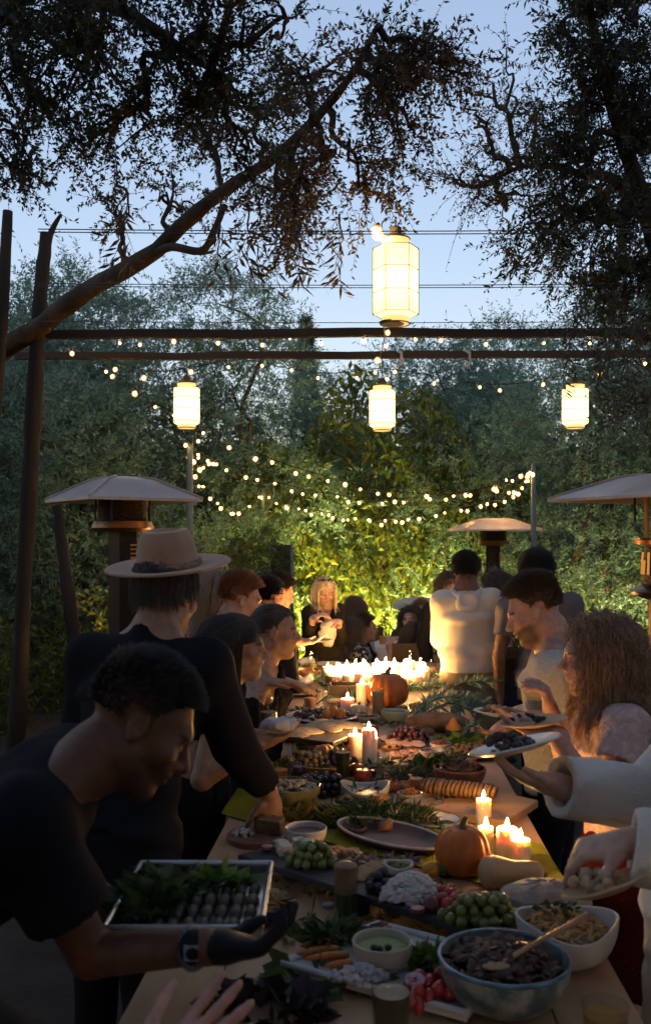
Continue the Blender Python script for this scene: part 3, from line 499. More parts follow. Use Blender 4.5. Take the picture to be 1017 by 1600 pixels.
# ------------------------------------------------------------------ patio heaters
HOOD = mat('heater_hood', (.40, .31, .27), .42, .12, 4, metal=.25, bump=.12, bs=9, col2=(.58, .49, .44)); HDARK = mat('heater_body', (.035, .026, .024), .35, .3, 6, metal=.7); HMESH = mat('heater_mesh', (.05, .035, .028), .5, .6, 90, metal=.8, bump=.8, bs=160)
HGOLD = mat('heater_rim', (.55, .30, .14), .3, .2, 8, metal=1)
def heater(px, Y, zt, wd, label, rz=.0, lit=False):
    x = PX(px, Y); t = thing('patio_heater', (x, Y, 0), label, 'patio heater', 'patio heaters with square hoods'); R = rotz(rz)
    def sq(h_, z): return [R @ np.array(q) * 1 + np.array([x, Y, z]) for q in ((-h_, -h_, 0), (h_, -h_, 0), (h_, h_, 0), (-h_, h_, 0))]
    a = wd / 2; V = sq(a, zt - .12) + sq(a * .42, zt - .02) + sq(a * .2, zt) + sq(a, zt - .135) + sq(a * .4, zt - .04); F = []
    for k in range(4):
        n = (k + 1) % 4; F += [(k, n, 4 + n, 4 + k), (4 + k, 4 + n, 8 + n, 8 + k), (12 + n, 12 + k, 16 + k, 16 + n), (12 + k, 12 + n, n, k)]
    F += [(8, 9, 10, 11), (19, 18, 17, 16)]
    MB().add(V, F).build('hood', HOOD, t, False)
    for k in range(4): MB().tube([V[k] + np.array([0, 0, .004]), V[4 + k] + np.array([0, 0, .005]), V[8 + k] + np.array([0, 0, .003])], .006, 6).build('hood_seam', HOOD, t); MB().lathe([(.012, 0), (.012, .008), (0, .012)], V[8 + k] * .6 + np.array([x, Y, zt]) * .4, 8).build('bolt', HDARK, t)
    mb = MB()
    for k in range(4):
        q = (R @ np.array([(1, 1), (-1, 1), (-1, -1), (1, -1)][k] + (0,))) * .105; MB().tube([(x + q[0], Y + q[1], zt - .05), (x + q[0], Y + q[1], zt - .24)], .006, 6).build('hood_support', HDARK, t)
    if lit:      # tall open burner well below the hood, its emitter glowing
        b0 = zt - .33
        for k in range(4): a4 = k * 1.571 + .5; MB().tube([(x + .13 * math.cos(a4), Y + .13 * math.sin(a4), zt - .06), (x + .13 * math.cos(a4), Y + .13 * math.sin(a4), b0)], .009, 8).build('hood_rod', HGOLD, t)
        MB().lathe([(.06, b0 - .04), (.15, b0 - .02), (.155, b0), (.14, b0 + .012)], (x, Y, 0), 32).build('burner_cap', HGOLD, t)
        MB().lathe([(.10, b0 - .03), (.11, b0 - .12), (.115, b0 - .22)], (x, Y, 0), 28).build('burner', HMESH, t); em = MB()
        for k in range(9): a4 = 2.6 + k * .32; em.tube([(x + .112 * math.cos(a4), Y + .112 * math.sin(a4), b0 - .06 - .02 * (k % 3)), (x + .116 * math.cos(a4), Y + .116 * math.sin(a4), b0 - .17)], .006, 6)
        em.build('emitter', glow('heater_emitter', (1, .42, .09), .6), t)['kind'] = 'stuff'; MB().lathe([(.08, b0 - .30), (.17, b0 - .27), (.175, b0 - .255), (.12, b0 - .225)], (x, Y, 0), 32).build('burner_rim', HDARK, t)
        MB().tube([(x, Y, b0 - .28), (x, Y, .75)], .085, 20).build('column', mat('rusty_column', (.10, .035, .022), .5, .4, 8, metal=.4), t); MB().lathe([(.24, .02), (.24, .7), (.2, .78), (.08, .8)], (x, Y, 0), 28).build('base', HDARK, t); return t
    MB().lathe([(.125, zt - .06), (.125, zt - .23), (.132, zt - .235)], (x, Y, 0), 28).build('burner', HMESH, t)
    MB().lathe([(.15, zt - .29), (.165, zt - .27), (.15, zt - .235), (.12, zt - .235)], (x, Y, 0), 28).build('burner_rim', HGOLD, t)
    MB().tube([(x, Y, zt - .29), (x, Y, .75)], .075, 4).build('column', HDARK, t, False); MB().lathe([(.24, .02), (.24, .7), (.2, .78), (.08, .8)], (x, Y, 0), 28).build('base', HDARK, t)
    mb = MB()
    for k in range(7): mb.box((x + .076 * math.cos(.4), Y - .06, zt - .36 - k * .022), (.03, .012, .008))
    mb.build('vent_slots', HGOLD, t)
heater(192, 5.0, CZ + 95 * 5.0 / FP, .62, 'patio heater with pale square hood behind the man in the tan hat', .62)
heater(770, 10.0, CZ + 30 * 10.0 / FP, .80, 'far patio heater behind the man in the pale hoodie', .1)
heater(1040, 4.7, CZ + 100 * 4.7 / FP, .82, 'lit patio heater with glowing burner, cut by the right picture edge', .42, True)

# ------------------------------------------------------------------ lamps of the garden: uplights in the beds, and spots added by the poles
UP = mat('uplight_housing', (.04, .04, .035), .5, .1, metal=.5); LENS = glow('uplight_lens', (1, .72, .25), 10)
def uplight(x, y, watts, tx, ty, tz, label, col=(1, .76, .2), size=110, z0=.0):
    t = thing('garden_uplight', (x, y, z0), label, 'garden light', 'garden uplights in the planting'); d = nrm(np.array([tx - x, ty - y, tz - z0 - .12])); p = np.array([x, y, z0 + .12])
    MB().tube([p - d * .07, p + d * .015], [.03, .04], 14).build('housing', UP, t); MB().tube([(x, y, z0), p - d * .05], .01, 6).build('spike', UP, t); MB().tube([p + d * .008, p + d * .012], .034, 14).build('lens', LENS, t)
    l = bpy.data.lights.new('uplight_beam', 'SPOT'); l.energy = watts * K; l.color = col; l.spot_size = math.radians(size); l.spot_blend = .8; l.shadow_soft_size = .15
    lo = bpy.data.objects.new('uplight_beam', l); COL.objects.link(lo); lo.parent = t; lo.location = tuple(p + d * .02 - org(t)); lo.rotation_euler = Vector(tuple(-d)).to_track_quat('Z', 'Y').to_euler()
uplight(-.35, 12.0, 1500, -.3, 12.95, 1.1, 'garden uplight at the foot of the vine behind the blonde woman')
uplight(.75, 11.95, 1700, .7, 12.95, 1.1, 'garden uplight at the middle of the vine')
uplight(1.75, 12.0, 1600, 1.7, 12.95, 1.1, 'garden uplight at the vine behind the clipped shrub')
uplight(2.55, 10.3, 300, 2.6, 11.2, .6, 'garden uplight at the lit shrub left of the pale hoodie')
uplight(-1.0, 12.0, 1000, -1.1, 12.9, 1.7, 'garden uplight behind the red haired man')
uplight(3.25, 8.4, 70, 3.3, 9.2, .4, 'garden uplight in the ground cover by the lit heater', (1, .9, .4), 100)
uplight(-1.9, 9.4, 260, -1.9, 11.6, 3.0, 'spot added behind the left patio heater for the bulb glow on leaves', (1, .66, .2), 80)  # added spot; stands in for the glow of the left pole's bulbs
uplight(2.5, 10.7, 900, 2.9, 12.0, 3.0, 'spot added at the right string light pole for the bulb glow on leaves', (1, .68, .22), 80)  # added likewise for the glow of the bulbs at the right pole
uplight(3.5, 10.4, 500, 3.6, 11.8, 1.6, 'garden uplight behind the bearded man', (1, .72, .25), 95)
# ================================================================== bodies: one continuous surface grown from a skeleton of tapered limbs
def vnoise(P, scale, seed):
    """smooth value noise -1..1"""
    g = np.random.default_rng(seed); tab = g.random((16, 16, 16)).astype(np.float32) * 2 - 1; q = np.asarray(P, np.float32) * scale; i = np.floor(q).astype(int); f = q - i; f = f * f * (3 - 2 * f); r = 0
    for dx in (0, 1):
        for dy in (0, 1):
            for dz in (0, 1):
                wt = (f[..., 0] if dx else 1 - f[..., 0]) * (f[..., 1] if dy else 1 - f[..., 1]) * (f[..., 2] if dz else 1 - f[..., 2])
                r = r + wt * tab[(i[..., 0] + dx) % 16, (i[..., 1] + dy) % 16, (i[..., 2] + dz) % 16]
    return r
class Field:
    def __init__(s, lo, hi, step, fine=(), fstep=None):
        s.ax = []
        for k in range(3):
            v = [lo[k]]
            while v[-1] < hi[k]:
                x = v[-1]; st = step
                for (a, b_) in fine:
                    if a[k] - step < x < b_[k]: st = fstep
                v.append(x + st)
            s.ax.append(np.array(v, np.float32))
        s.D = np.full([len(a) for a in s.ax], 1.0, np.float32); s.step = step
    def sub(s, lo, hi, pad):
        sl = []
        for k in range(3):
            i = max(0, np.searchsorted(s.ax[k], lo[k] - pad) - 1); j = min(len(s.ax[k]), np.searchsorted(s.ax[k], hi[k] + pad) + 1); sl.append(slice(i, max(j, i)))
        return tuple(sl), s.ax[0][sl[0]][:, None, None], s.ax[1][sl[1]][None, :, None], s.ax[2][sl[2]][None, None, :]
    def mix(s, sl, d, k, mode):
        A = s.D[sl]
        if A.size == 0: return
        if mode == 'add': h = np.maximum(k - np.abs(A - d), 0) / max(k, 1e-6); s.D[sl] = np.minimum(A, d) - h * h * k * .25
        else: h = np.maximum(k - np.abs(A + d), 0) / max(k, 1e-6); s.D[sl] = np.maximum(A, -d) + h * h * k * .25
    def cap(s, a, b_, ra, rb, k=.02, mode='add'):
        a = np.asarray(a, np.float32); b_ = np.asarray(b_, np.float32); r = max(ra, rb)
        sl, X, Y, Z = s.sub(np.minimum(a, b_) - r, np.maximum(a, b_) + r, k + s.step * 2)
        ba = b_ - a; L2 = float(ba @ ba) + 1e-9; px, py, pz = X - a[0], Y - a[1], Z - a[2]
        h = np.clip((px * ba[0] + py * ba[1] + pz * ba[2]) / L2, 0, 1)
        d = np.sqrt((px - h * ba[0]) ** 2 + (py - h * ba[1]) ** 2 + (pz - h * ba[2]) ** 2) - (ra + (rb - ra) * h); s.mix(sl, d, k, mode)
    def ell(s, c_, r, R=None, k=.02, mode='add'):
        c_ = np.asarray(c_, np.float32); r = np.asarray(r, np.float32); R = np.eye(3) if R is None else R; m = float(max(r))
        sl, X, Y, Z = s.sub(c_ - m, c_ + m, k + s.step * 2); px, py, pz = X - c_[0], Y - c_[1], Z - c_[2]
        q = [px * R[0, i] + py * R[1, i] + pz * R[2, i] for i in range(3)]
        k0 = np.sqrt(sum((q[i] / r[i]) ** 2 for i in range(3))); k1 = np.sqrt(sum((q[i] / r[i] ** 2) ** 2 for i in range(3))) + 1e-9
        s.mix(sl, k0 * (k0 - 1) / k1, k, mode)
    def econe(s, a, b_, ra, rb, R, k=.04, mode='add'):
        """elliptic cone from a to b; R columns right, forward, up; ra, rb = (half width, half depth)"""
        a = np.asarray(a, np.float32); b_ = np.asarray(b_, np.float32); m = max(*ra, *rb); sl, X, Y, Z = s.sub(np.minimum(a, b_) - m, np.maximum(a, b_) + m, k + s.step * 2)
        ax = b_ - a; L = float(np.linalg.norm(ax)); ax = ax / L; ri = R[:, 0] - ax * (R[:, 0] @ ax); ri = ri / np.linalg.norm(ri); fw = np.cross(ax, ri)
        px, py, pz = X - a[0], Y - a[1], Z - a[2]; x = px * ri[0] + py * ri[1] + pz * ri[2]; y = px * fw[0] + py * fw[1] + pz * fw[2]; z = px * ax[0] + py * ax[1] + pz * ax[2]
        t = np.clip(z / L, 0, 1); rx = ra[0] + (rb[0] - ra[0]) * t; ry = ra[1] + (rb[1] - ra[1]) * t
        d = (np.sqrt((x / rx) ** 2 + (y / ry) ** 2) - 1) * np.minimum(rx, ry); e = np.maximum(-z, z - L); d = np.where(e > 0, np.sqrt(np.maximum(d, 0) ** 2 + e * e) + np.minimum(np.maximum(d, e), 0), np.maximum(d, e)); s.mix(sl, d, k, mode)
    def cut(s, p, n):
        """remove everything on the side n points to"""
        n = nrm(n); s.D = np.maximum(s.D, (s.ax[0][:, None, None] - p[0]) * n[0] + (s.ax[1][None, :, None] - p[1]) * n[1] + (s.ax[2][None, None, :] - p[2]) * n[2]).astype(np.float32)
    def wrinkle(s, amp, scale, seed, st=(1, 1, 1)):
        m = np.abs(s.D) < amp * 2 + s.step * 2.5; i, j, k = np.nonzero(m)
        P = np.stack([s.ax[0][i] * st[0], s.ax[1][j] * st[1], s.ax[2][k] * st[2]], 1); s.D[i, j, k] += amp * (vnoise(P, scale, seed) + .5 * vnoise(P, scale * 2.1, seed + 1))
    def surface(s):
        D = s.D; Sg = D < 0
        for k in range(3):                      # close at the border
            sl = [slice(None)] * 3
            for e in (0, -1): sl[k] = e; D[tuple(sl)] = np.maximum(D[tuple(sl)], 1e-3)
        Sg = D < 0; n = np.array(D.shape); cs = np.zeros(n - 1, np.int8)
        for dx in (0, 1):
            for dy in (0, 1):
                for dz in (0, 1): cs += Sg[dx:n[0] - 1 + dx, dy:n[1] - 1 + dy, dz:n[2] - 1 + dz]
        act = (cs > 0) & (cs < 8); I = np.argwhere(act); idx = np.full(act.shape, -1, np.int32); idx[act] = np.arange(len(I))
        off = np.array([(x, y, z) for x in (0, 1) for y in (0, 1) for z in (0, 1)]); val = np.stack([D[I[:, 0] + o[0], I[:, 1] + o[1], I[:, 2] + o[2]] for o in off], 1)
        acc = np.zeros((len(I), 3)); cnt = np.zeros((len(I), 1))
        for a in range(8):
            for b_ in range(a + 1, 8):
                if np.abs(off[a] - off[b_]).sum() != 1: continue
                va, vb = val[:, a], val[:, b_]; m = (va < 0) != (vb < 0); t = np.where(m, va / np.where(m, va - vb, 1), 0)[:, None]
                acc += np.where(m[:, None], off[a] + (off[b_] - off[a]) * t, 0); cnt += m[:, None]
        f = acc / np.maximum(cnt, 1); V = np.stack([s.ax[k][I[:, k]] + f[:, k] * (s.ax[k][I[:, k] + 1] - s.ax[k][I[:, k]]) for k in range(3)], 1); Q = []
        for k in range(3):
            sl0 = [slice(None)] * 3; sl1 = [slice(None)] * 3; sl0[k] = slice(0, -1); sl1[k] = slice(1, None); a, b_ = Sg[tuple(sl0)], Sg[tuple(sl1)]; ch = a != b_; u, v = (k + 1) % 3, (k + 2) % 3
            E = np.argwhere(ch); E = E[(E[:, u] > 0) & (E[:, v] > 0) & (E[:, u] < n[u] - 1) & (E[:, v] < n[v] - 1)]; fl = a[E[:, 0], E[:, 1], E[:, 2]]
            def g_(du, dv): e = E.copy(); e[:, u] += du; e[:, v] += dv; return idx[e[:, 0], e[:, 1], e[:, 2]]
            q = np.stack([g_(-1, -1), g_(0, -1), g_(0, 0), g_(-1, 0)], 1); q[~fl] = q[~fl][:, ::-1]; Q.append(q)
        Q = np.vstack(Q); return V, Q[(Q >= 0).all(1)]
SKIN = mat('skin', (1, 1, 1), .48, .2, 42, attr='Col', spec=.4, sss=.12, bump=.25, bs=420, det=8); SKIN.node_tree.nodes
def clothmat(name, col, rough=.9, var=.12, ns=6, col2=None, bump=.25, bs=350, thr=None, sheen=0): return mat(name, col, rough, var, ns, bump=bump, bs=bs, col2=col2, thr=thr, sheen=sheen, spec=.12)
HAIRM = {}
def hairmat(name, col):
    if name in HAIRM: return HAIRM[name]
    m = bpy.data.materials.new(name); m.use_nodes = True; N = m.node_tree.nodes; L = m.node_tree.links; b_ = N['Principled BSDF']; b_.inputs['Roughness'].default_value = .34; b_.inputs['Specular IOR Level'].default_value = .75; b_.inputs['Anisotropic'].default_value = .5
    hi = N.new('ShaderNodeHairInfo'); rp = N.new('ShaderNodeValToRGB'); rp.color_ramp.elements[0].color = (*[x * .4 for x in col], 1); rp.color_ramp.elements[1].color = (*[x * 2.0 + .004 for x in col], 1)
    L.new(hi.outputs['Random'], rp.inputs[0]); L.new(rp.outputs[0], b_.inputs['Base Color']); HAIRM[name] = m; return m
def limb2(a, c_, l1, l2, hint):
    """elbow or knee between a and c_"""
    d = c_ - a; L = np.linalg.norm(d); L = min(L, (l1 + l2) * .995); u = nrm(d); x = (l1 * l1 - l2 * l2 + L * L) / (2 * L); h = math.sqrt(max(l1 * l1 - x * x, 0)); p = np.asarray(hint, float); p = p - u * (p @ u); return a + u * x + nrm(p) * h
def hairline(u): y = u[:, 1]; return np.where(y > .55, .40 + .25 * (y - .55), np.where(y > .22, -.10 + (y - .22) / .33 * .50, np.where(y > -.3, -.12 - .35 * np.clip((y - .08) / .14, 0, 1) * (y < .22), -.52)))
class Person:
    pass
def hand(f, w_, d, n_, side, curl=.5, sc=1.0, spread=.0):
    """side: +1 the thumb lies towards cross(d, n_)"""
    d = nrm(d); n_ = nrm(n_ - d * (n_ @ d)); a = np.cross(d, n_) * side; R = np.stack([a, d, n_], 1)
    f.ell(w_ + d * .052 * sc, np.array([.043, .055, .019]) * sc, R, .012)
    f.cap(w_ - d * .02 * sc, w_ + d * .03 * sc, .027 * sc, .026 * sc, .015)
    for i, (o_, ln) in enumerate(((.031, .9), (.0105, 1.0), (-.0105, .95), (-.030, .76))):
        p = w_ + (d * .092 + a * o_) * sc; dd = nrm(d + a * o_ * spread * 12); c_ = curl * (1 + .12 * i)
        for j, (sg, r0, r1) in enumerate(((.042, .0095, .009), (.028, .009, .008), (.022, .008, .0065))):
            ang = c_ * (.55 + .45 * (j + 1)) * .75; v = dd * math.cos(ang) + n_ * math.sin(ang); q = p + v * sg * ln * sc; f.cap(p, q, r0 * sc, r1 * sc, .004 if j else .008); p = q
    p = w_ + (d * .025 + a * .036) * sc; v = nrm(d * .75 + a * .65 + n_ * .45 * (curl + .2))
    for sg, r0, r1, k in ((.04, .014, .011, .012), (.032, .0105, .0095, .004), (.026, .0095, .0075, .004)): q = p + v * sg * sc; f.cap(p, q, r0 * sc, r1 * sc, k); p = q; v = nrm(v + d * .35 + n_ * .2 * curl)
def person(label, head, hyaw, pelvis, hpitch=0, hroll=0, syaw=None, hands=None, elbow=None, skin=(.42, .23, .15), top=None, bottom=None, sit=False, H=1.0, fine=.0055, step=.013, hair=None, paint=None, slim=1.0, shoes=True, feet=None, group=None, beard=None, feat=1.0, legs=True, lipc=None, facing_feet=None, nofine=False):
    J = Person(); hc = np.asarray(head, float); pv = np.asarray(pelvis, float); Rh = frame(hyaw, hpitch, hroll); syaw = hyaw if syaw is None else syaw
    t = thing('person', (pv[0], pv[1], 0), label, 'person', group); J.t = t
    hl = lambda x, y, z: hc + Rh @ (np.array([x, y, z]) * H)
    nk = hl(0, -.03, -.095); up = nrm(nk - pv); base = nk - up * .065 * H; ri = frame(syaw)[:, 0]; ri = nrm(ri - up * (ri @ up)); fw = np.cross(up, ri); Rt = np.stack([ri, fw, up], 1)
    TL = np.linalg.norm(base - pv); at = lambda x, y, q: pv + up * TL * q + ri * x * H + fw * y * H
    sh = [at(-.175 * slim, -.01, .9), at(.175 * slim, -.01, .9)]; UA, FA = .285 * H, .255 * H; el = []; wr = []; hd = []
    hands = hands or {}; elbow = elbow or {}
    for i, sd in enumerate('LR'):
        sgn = -1 if i == 0 else 1
        if sd in hands: h_ = hands[sd]; wp = np.asarray(h_['p'], float); v = wp - sh[i]; L = np.linalg.norm(v); wp = sh[i] + v * min(1, (UA + FA) * .99 / L)
        else: wp = sh[i] + np.array([0, 0, -(UA + FA) * .97]) + ri * sgn * .06 + fw * .06; h_ = {'d': (0, 0, -1), 'n': -ri * sgn, 'c': .5}
        e = limb2(sh[i], wp, UA, FA, elbow.get(sd, ri * sgn * .5 - up * .6 - fw * .5)); el.append(e); wr.append(wp); hd.append(h_)
    hip = [at(-.095, 0, -.02), at(.095, 0, -.02)]; ff = fw if facing_feet is None else frame(facing_feet)[:, 1]; fwh = nrm(ff * np.array([1, 1, 0])); ank = []; kn = []
    for i in range(2):
        if sit: k_ = hip[i] + fwh * .42 * H + np.array([0, 0, -.02]); a_ = k_ * np.array([1, 1, 0]) + np.array([0, 0, .09]) - fwh * .04
        else:
            a_ = np.array([pv[0], pv[1], .09]) + ri * np.array([1, 1, 0]) * (-.11, .11)[i] + fwh * (.05, -.06)[i]
            if feet is not None: a_ = np.asarray(feet[i], float)
            dl = np.linalg.norm(a_ - hip[i]); k_ = limb2(hip[i], a_, .52 * dl, .485 * dl, fwh)
        kn.append(k_); ank.append(a_)
    allp = np.array([hc + .2, hc - .2, *sh, *el, *wr, *kn, *ank, pv]); lo = allp.min(0) - .28; hi = allp.max(0) + .28; lo[2] = max(lo[2], -.02)
    for i in range(2):
        lo = np.minimum(lo, wr[i] - .22); hi = np.maximum(hi, wr[i] + .22)
    lo[2] = max(lo[2], -.02)
    fi = [(hc - .16 * H, hc + .16 * H)] + ([(wr[i] - .03 + np.minimum(0, nrm(hd[i]['d']) * .2), wr[i] + .03 + np.maximum(0, nrm(hd[i]['d']) * .2)) for i, sd in enumerate('LR') if sd in hands] if not nofine else [])
    f = Field(lo, hi, step, fi, fine)
    # trunk
    f.econe(at(0, 0, -.1), at(0, 0, .28), (.165, .115), (.13, .095), Rt, .06); f.econe(at(0, 0, .25), at(0, .005, .72), (.13, .095), (.16 * slim, .115), Rt, .06); f.econe(at(0, 0, .7), at(0, -.01, .93), (.16 * slim, .11), (.1, .07), Rt, .05)
    f.cap(sh[0], sh[1], .058 * H, .058 * H, .05); f.cap(base - up * .03, nk + Rh[:, 2] * .03, .06 * H, .056 * H, .04); f.cap(at(-.1, -.02, .95), nk, .04 * H, .045 * H, .05); f.cap(at(.1, -.02, .95), nk, .04 * H, .045 * H, .05)
    for i in range(2):
        f.cap(sh[i], el[i], .05 * H * slim, .04 * H, .035); f.cap(el[i], wr[i], .04 * H, .027 * H, .012)
        sd = 'LR'[i]; sgn = hd[i].get('s', 1 if i == 0 else -1)
        hand(f, wr[i], np.asarray(hd[i]['d'], float), np.asarray(hd[i]['n'], float), sgn, hd[i].get('c', .5), H * .98, hd[i].get('sp', 0))
        if legs:
            f.cap(hip[i], kn[i], .088 * H, .058 * H, .05); f.cap(kn[i], ank[i], .058 * H, .04 * H, .015)
            f.cap(ank[i] + (0, 0, -.04), ank[i] + fwh * .15 + (0, 0, -.055), .042, .032, .02)
    # head with its face
    E = lambda c_, r, k=.02, mode='add', Rx=None: f.ell(hl(*c_), np.array(r) * H, Rh if Rx is None else Rx, k * H, mode); C = lambda a, b_, ra, rb, k=.01, mode='add': f.cap(hl(*a), hl(*b_), ra * H, rb * H, k * H, mode)
    E((0, -.018, .035), (.076, .096, .086), .02); E((0, .03, -.03), (.06, .066, .086), .04)
    for q in (-1, 1):
        C((q * .052, -.002, -.055), (q * .02, .06, -.098), .019, .016, .03); E((q * .044, .058, -.022), (.022, .022, .018), .03)
    E((0, .072, -.1), (.024, .024, .02), .025); C((-.03, .078, .022), (.03, .078, .022), .015, .015, .025)
    for q in (-1, 1): E((q * .033, .104, .001), (.021, .024, .014), .014, 'sub'); E((q * .032, .073, .0), (.0155, .015, .0125), .005)
    C((0, .088, .014), (0, .118, -.026), .0085, .0115, .012)
    for q in (-1, 1): E((q * .0125, .104, -.03), (.0085, .012, .008), .006)
    E((0, .083, -.052), (.027, .02, .02), .02); E((0, .096, -.054), (.021, .011, .0058), .005); E((0, .094, -.066), (.018, .011, .0068), .005); C((-.022, .1, -.0598), (.022, .1, -.0598), .003, .003, .006, 'sub')
    for q in (-1, 1): E((q * .078, -.012, -.006), (.009, .02, .032), .006, 'add', Rh @ rotz(q * -.35)); E((q * .088, -.008, -.002), (.006, .011, .018), .006, 'sub', Rh @ rotz(q * -.35))
    V, Q = f.surface(); loc = (V - hc) @ Rh / H
    colr = np.tile(np.array(skin), (len(V), 1)); sk = np.array(skin)
    def dab(c_, r, col, a=1.0, soft=.6): nonlocal colr; q = np.sqrt((((loc - np.array(c_)) / np.array(r)) ** 2).sum(1)); m = np.clip((1 - q) / soft, 0, 1)[:, None] * a; colr = colr * (1 - m) + np.array(col) * m
    lip = np.array(lipc) if lipc is not None else sk * np.array([.95, .62, .62])
    dab((0, .098, -.06), (.027, .02, .016), lip, .8)
    for q in (-1, 1): dab((q * .05, .06, -.03), (.03, .03, .025), sk * np.array([1.08, .82, .8]), .5)
    dab((0, .118, -.028), (.02, .02, .016), sk * np.array([1.06, .85, .82]), .5)
    hcol = np.array(hair.get('col', (.03, .02, .015))) if hair else np.array((.03, .02, .015))
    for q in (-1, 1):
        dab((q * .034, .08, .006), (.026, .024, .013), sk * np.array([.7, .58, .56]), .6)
        for x_, y_ in ((.017, .096), (.028, .094), (.039, .087), (.05, .076)): dab((q * x_, y_, .0245 - abs(x_ - .034) * .12), (.011, .02, .0062), hcol * .5, .95 * feat)
        for x_, y_ in ((.022, .092), (.033, .089), (.044, .08)): dab((q * x_, y_, -.004), (.0105, .014, .0046), (.02, .012, .01), .95 * feat)
    if beard is not None:
        m = (np.clip((loc[:, 1] + .0) / .03, 0, 1) * np.clip((-.034 - loc[:, 2] - .02 * np.clip(loc[:, 1] - .06, 0, 1) * 10 + .0) / .014, 0, 1) * (np.abs(loc[:, 0]) < .085) * np.clip((loc[:, 2] + .128) / .03, 0, 1))[:, None]; m2 = np.clip((1 - np.sqrt(((loc - np.array((0, .098, -.06))) / np.array((.024, .02, .011))) ** 2).sum(1)) / .4, 0, 1)[:, None]
        mo = np.clip((1 - np.sqrt((((loc - np.array((0, .1, -.043))) / np.array((.03, .02, .009))) ** 2).sum(1))) / .4, 0, 1)[:, None]; m = np.clip(m * (1 - m2), 0, 1); m = np.maximum(m, mo) * beard[3]; colr = colr * (1 - m) + np.array(beard[:3]) * m
    if hair and not hair.get('bald'):
        q = (loc - np.array([0, -.018, .035])) / np.array([.076, .096, .086]); u = q / (np.linalg.norm(q, axis=1, keepdims=True) + 1e-9); line = hairline(u); m = np.clip((u[:, 2] - line) / .1, 0, 1) * (np.where(u[:, 2] < .4, .5, 1.) if hair.get('fade') is not None else 1.) * (np.linalg.norm(loc, axis=1) < .17) * (np.abs(loc[:, 0]) < .0765); colr = colr * (1 - m[:, None]) + hcol * m[:, None] * .8
    if paint: colr = paint(V, colr, J, loc)
    body = mesh_np('body', V, Q, SKIN, t, True, cols=colr)
    J.hc, J.Rh, J.hl, J.H, J.sh, J.el, J.wr, J.at, J.Rt, J.pv, J.base, J.nk, J.hip, J.kn, J.ank, J.up, J.ri, J.fw, J.fwh, J.step, J.slim, J.TL, J.sit = hc, Rh, hl, H, sh, el, wr, at, Rt, pv, base, nk, hip, kn, ank, up, ri, fw, fwh, step, slim, TL, sit
    for g_ in (top or []): garment(J, **g_)
    if bottom: trousers(J, **bottom)
    if shoes and legs:
        fs = Field(np.min(ank, 0) - .3, np.max(ank, 0) + .3, .012); fs = None
        mb = MB()
        for i in range(2):
            c_ = np.array([ank[i][0], ank[i][1], 0]) + fwh * .06; Rz = np.stack([np.cross(fwh, (0, 0, 1)), fwh, np.array((0, 0, 1.))], 1)
            sb = MB(); sb.blob(c_ + (0, 0, .045), (.05, .145, .05), 12, 8, Rz); sb.build('shoe', clothmat('shoe_leather', (.03, .025, .022), .5), t)
    if hair: make_hair(J, **hair)
    return J
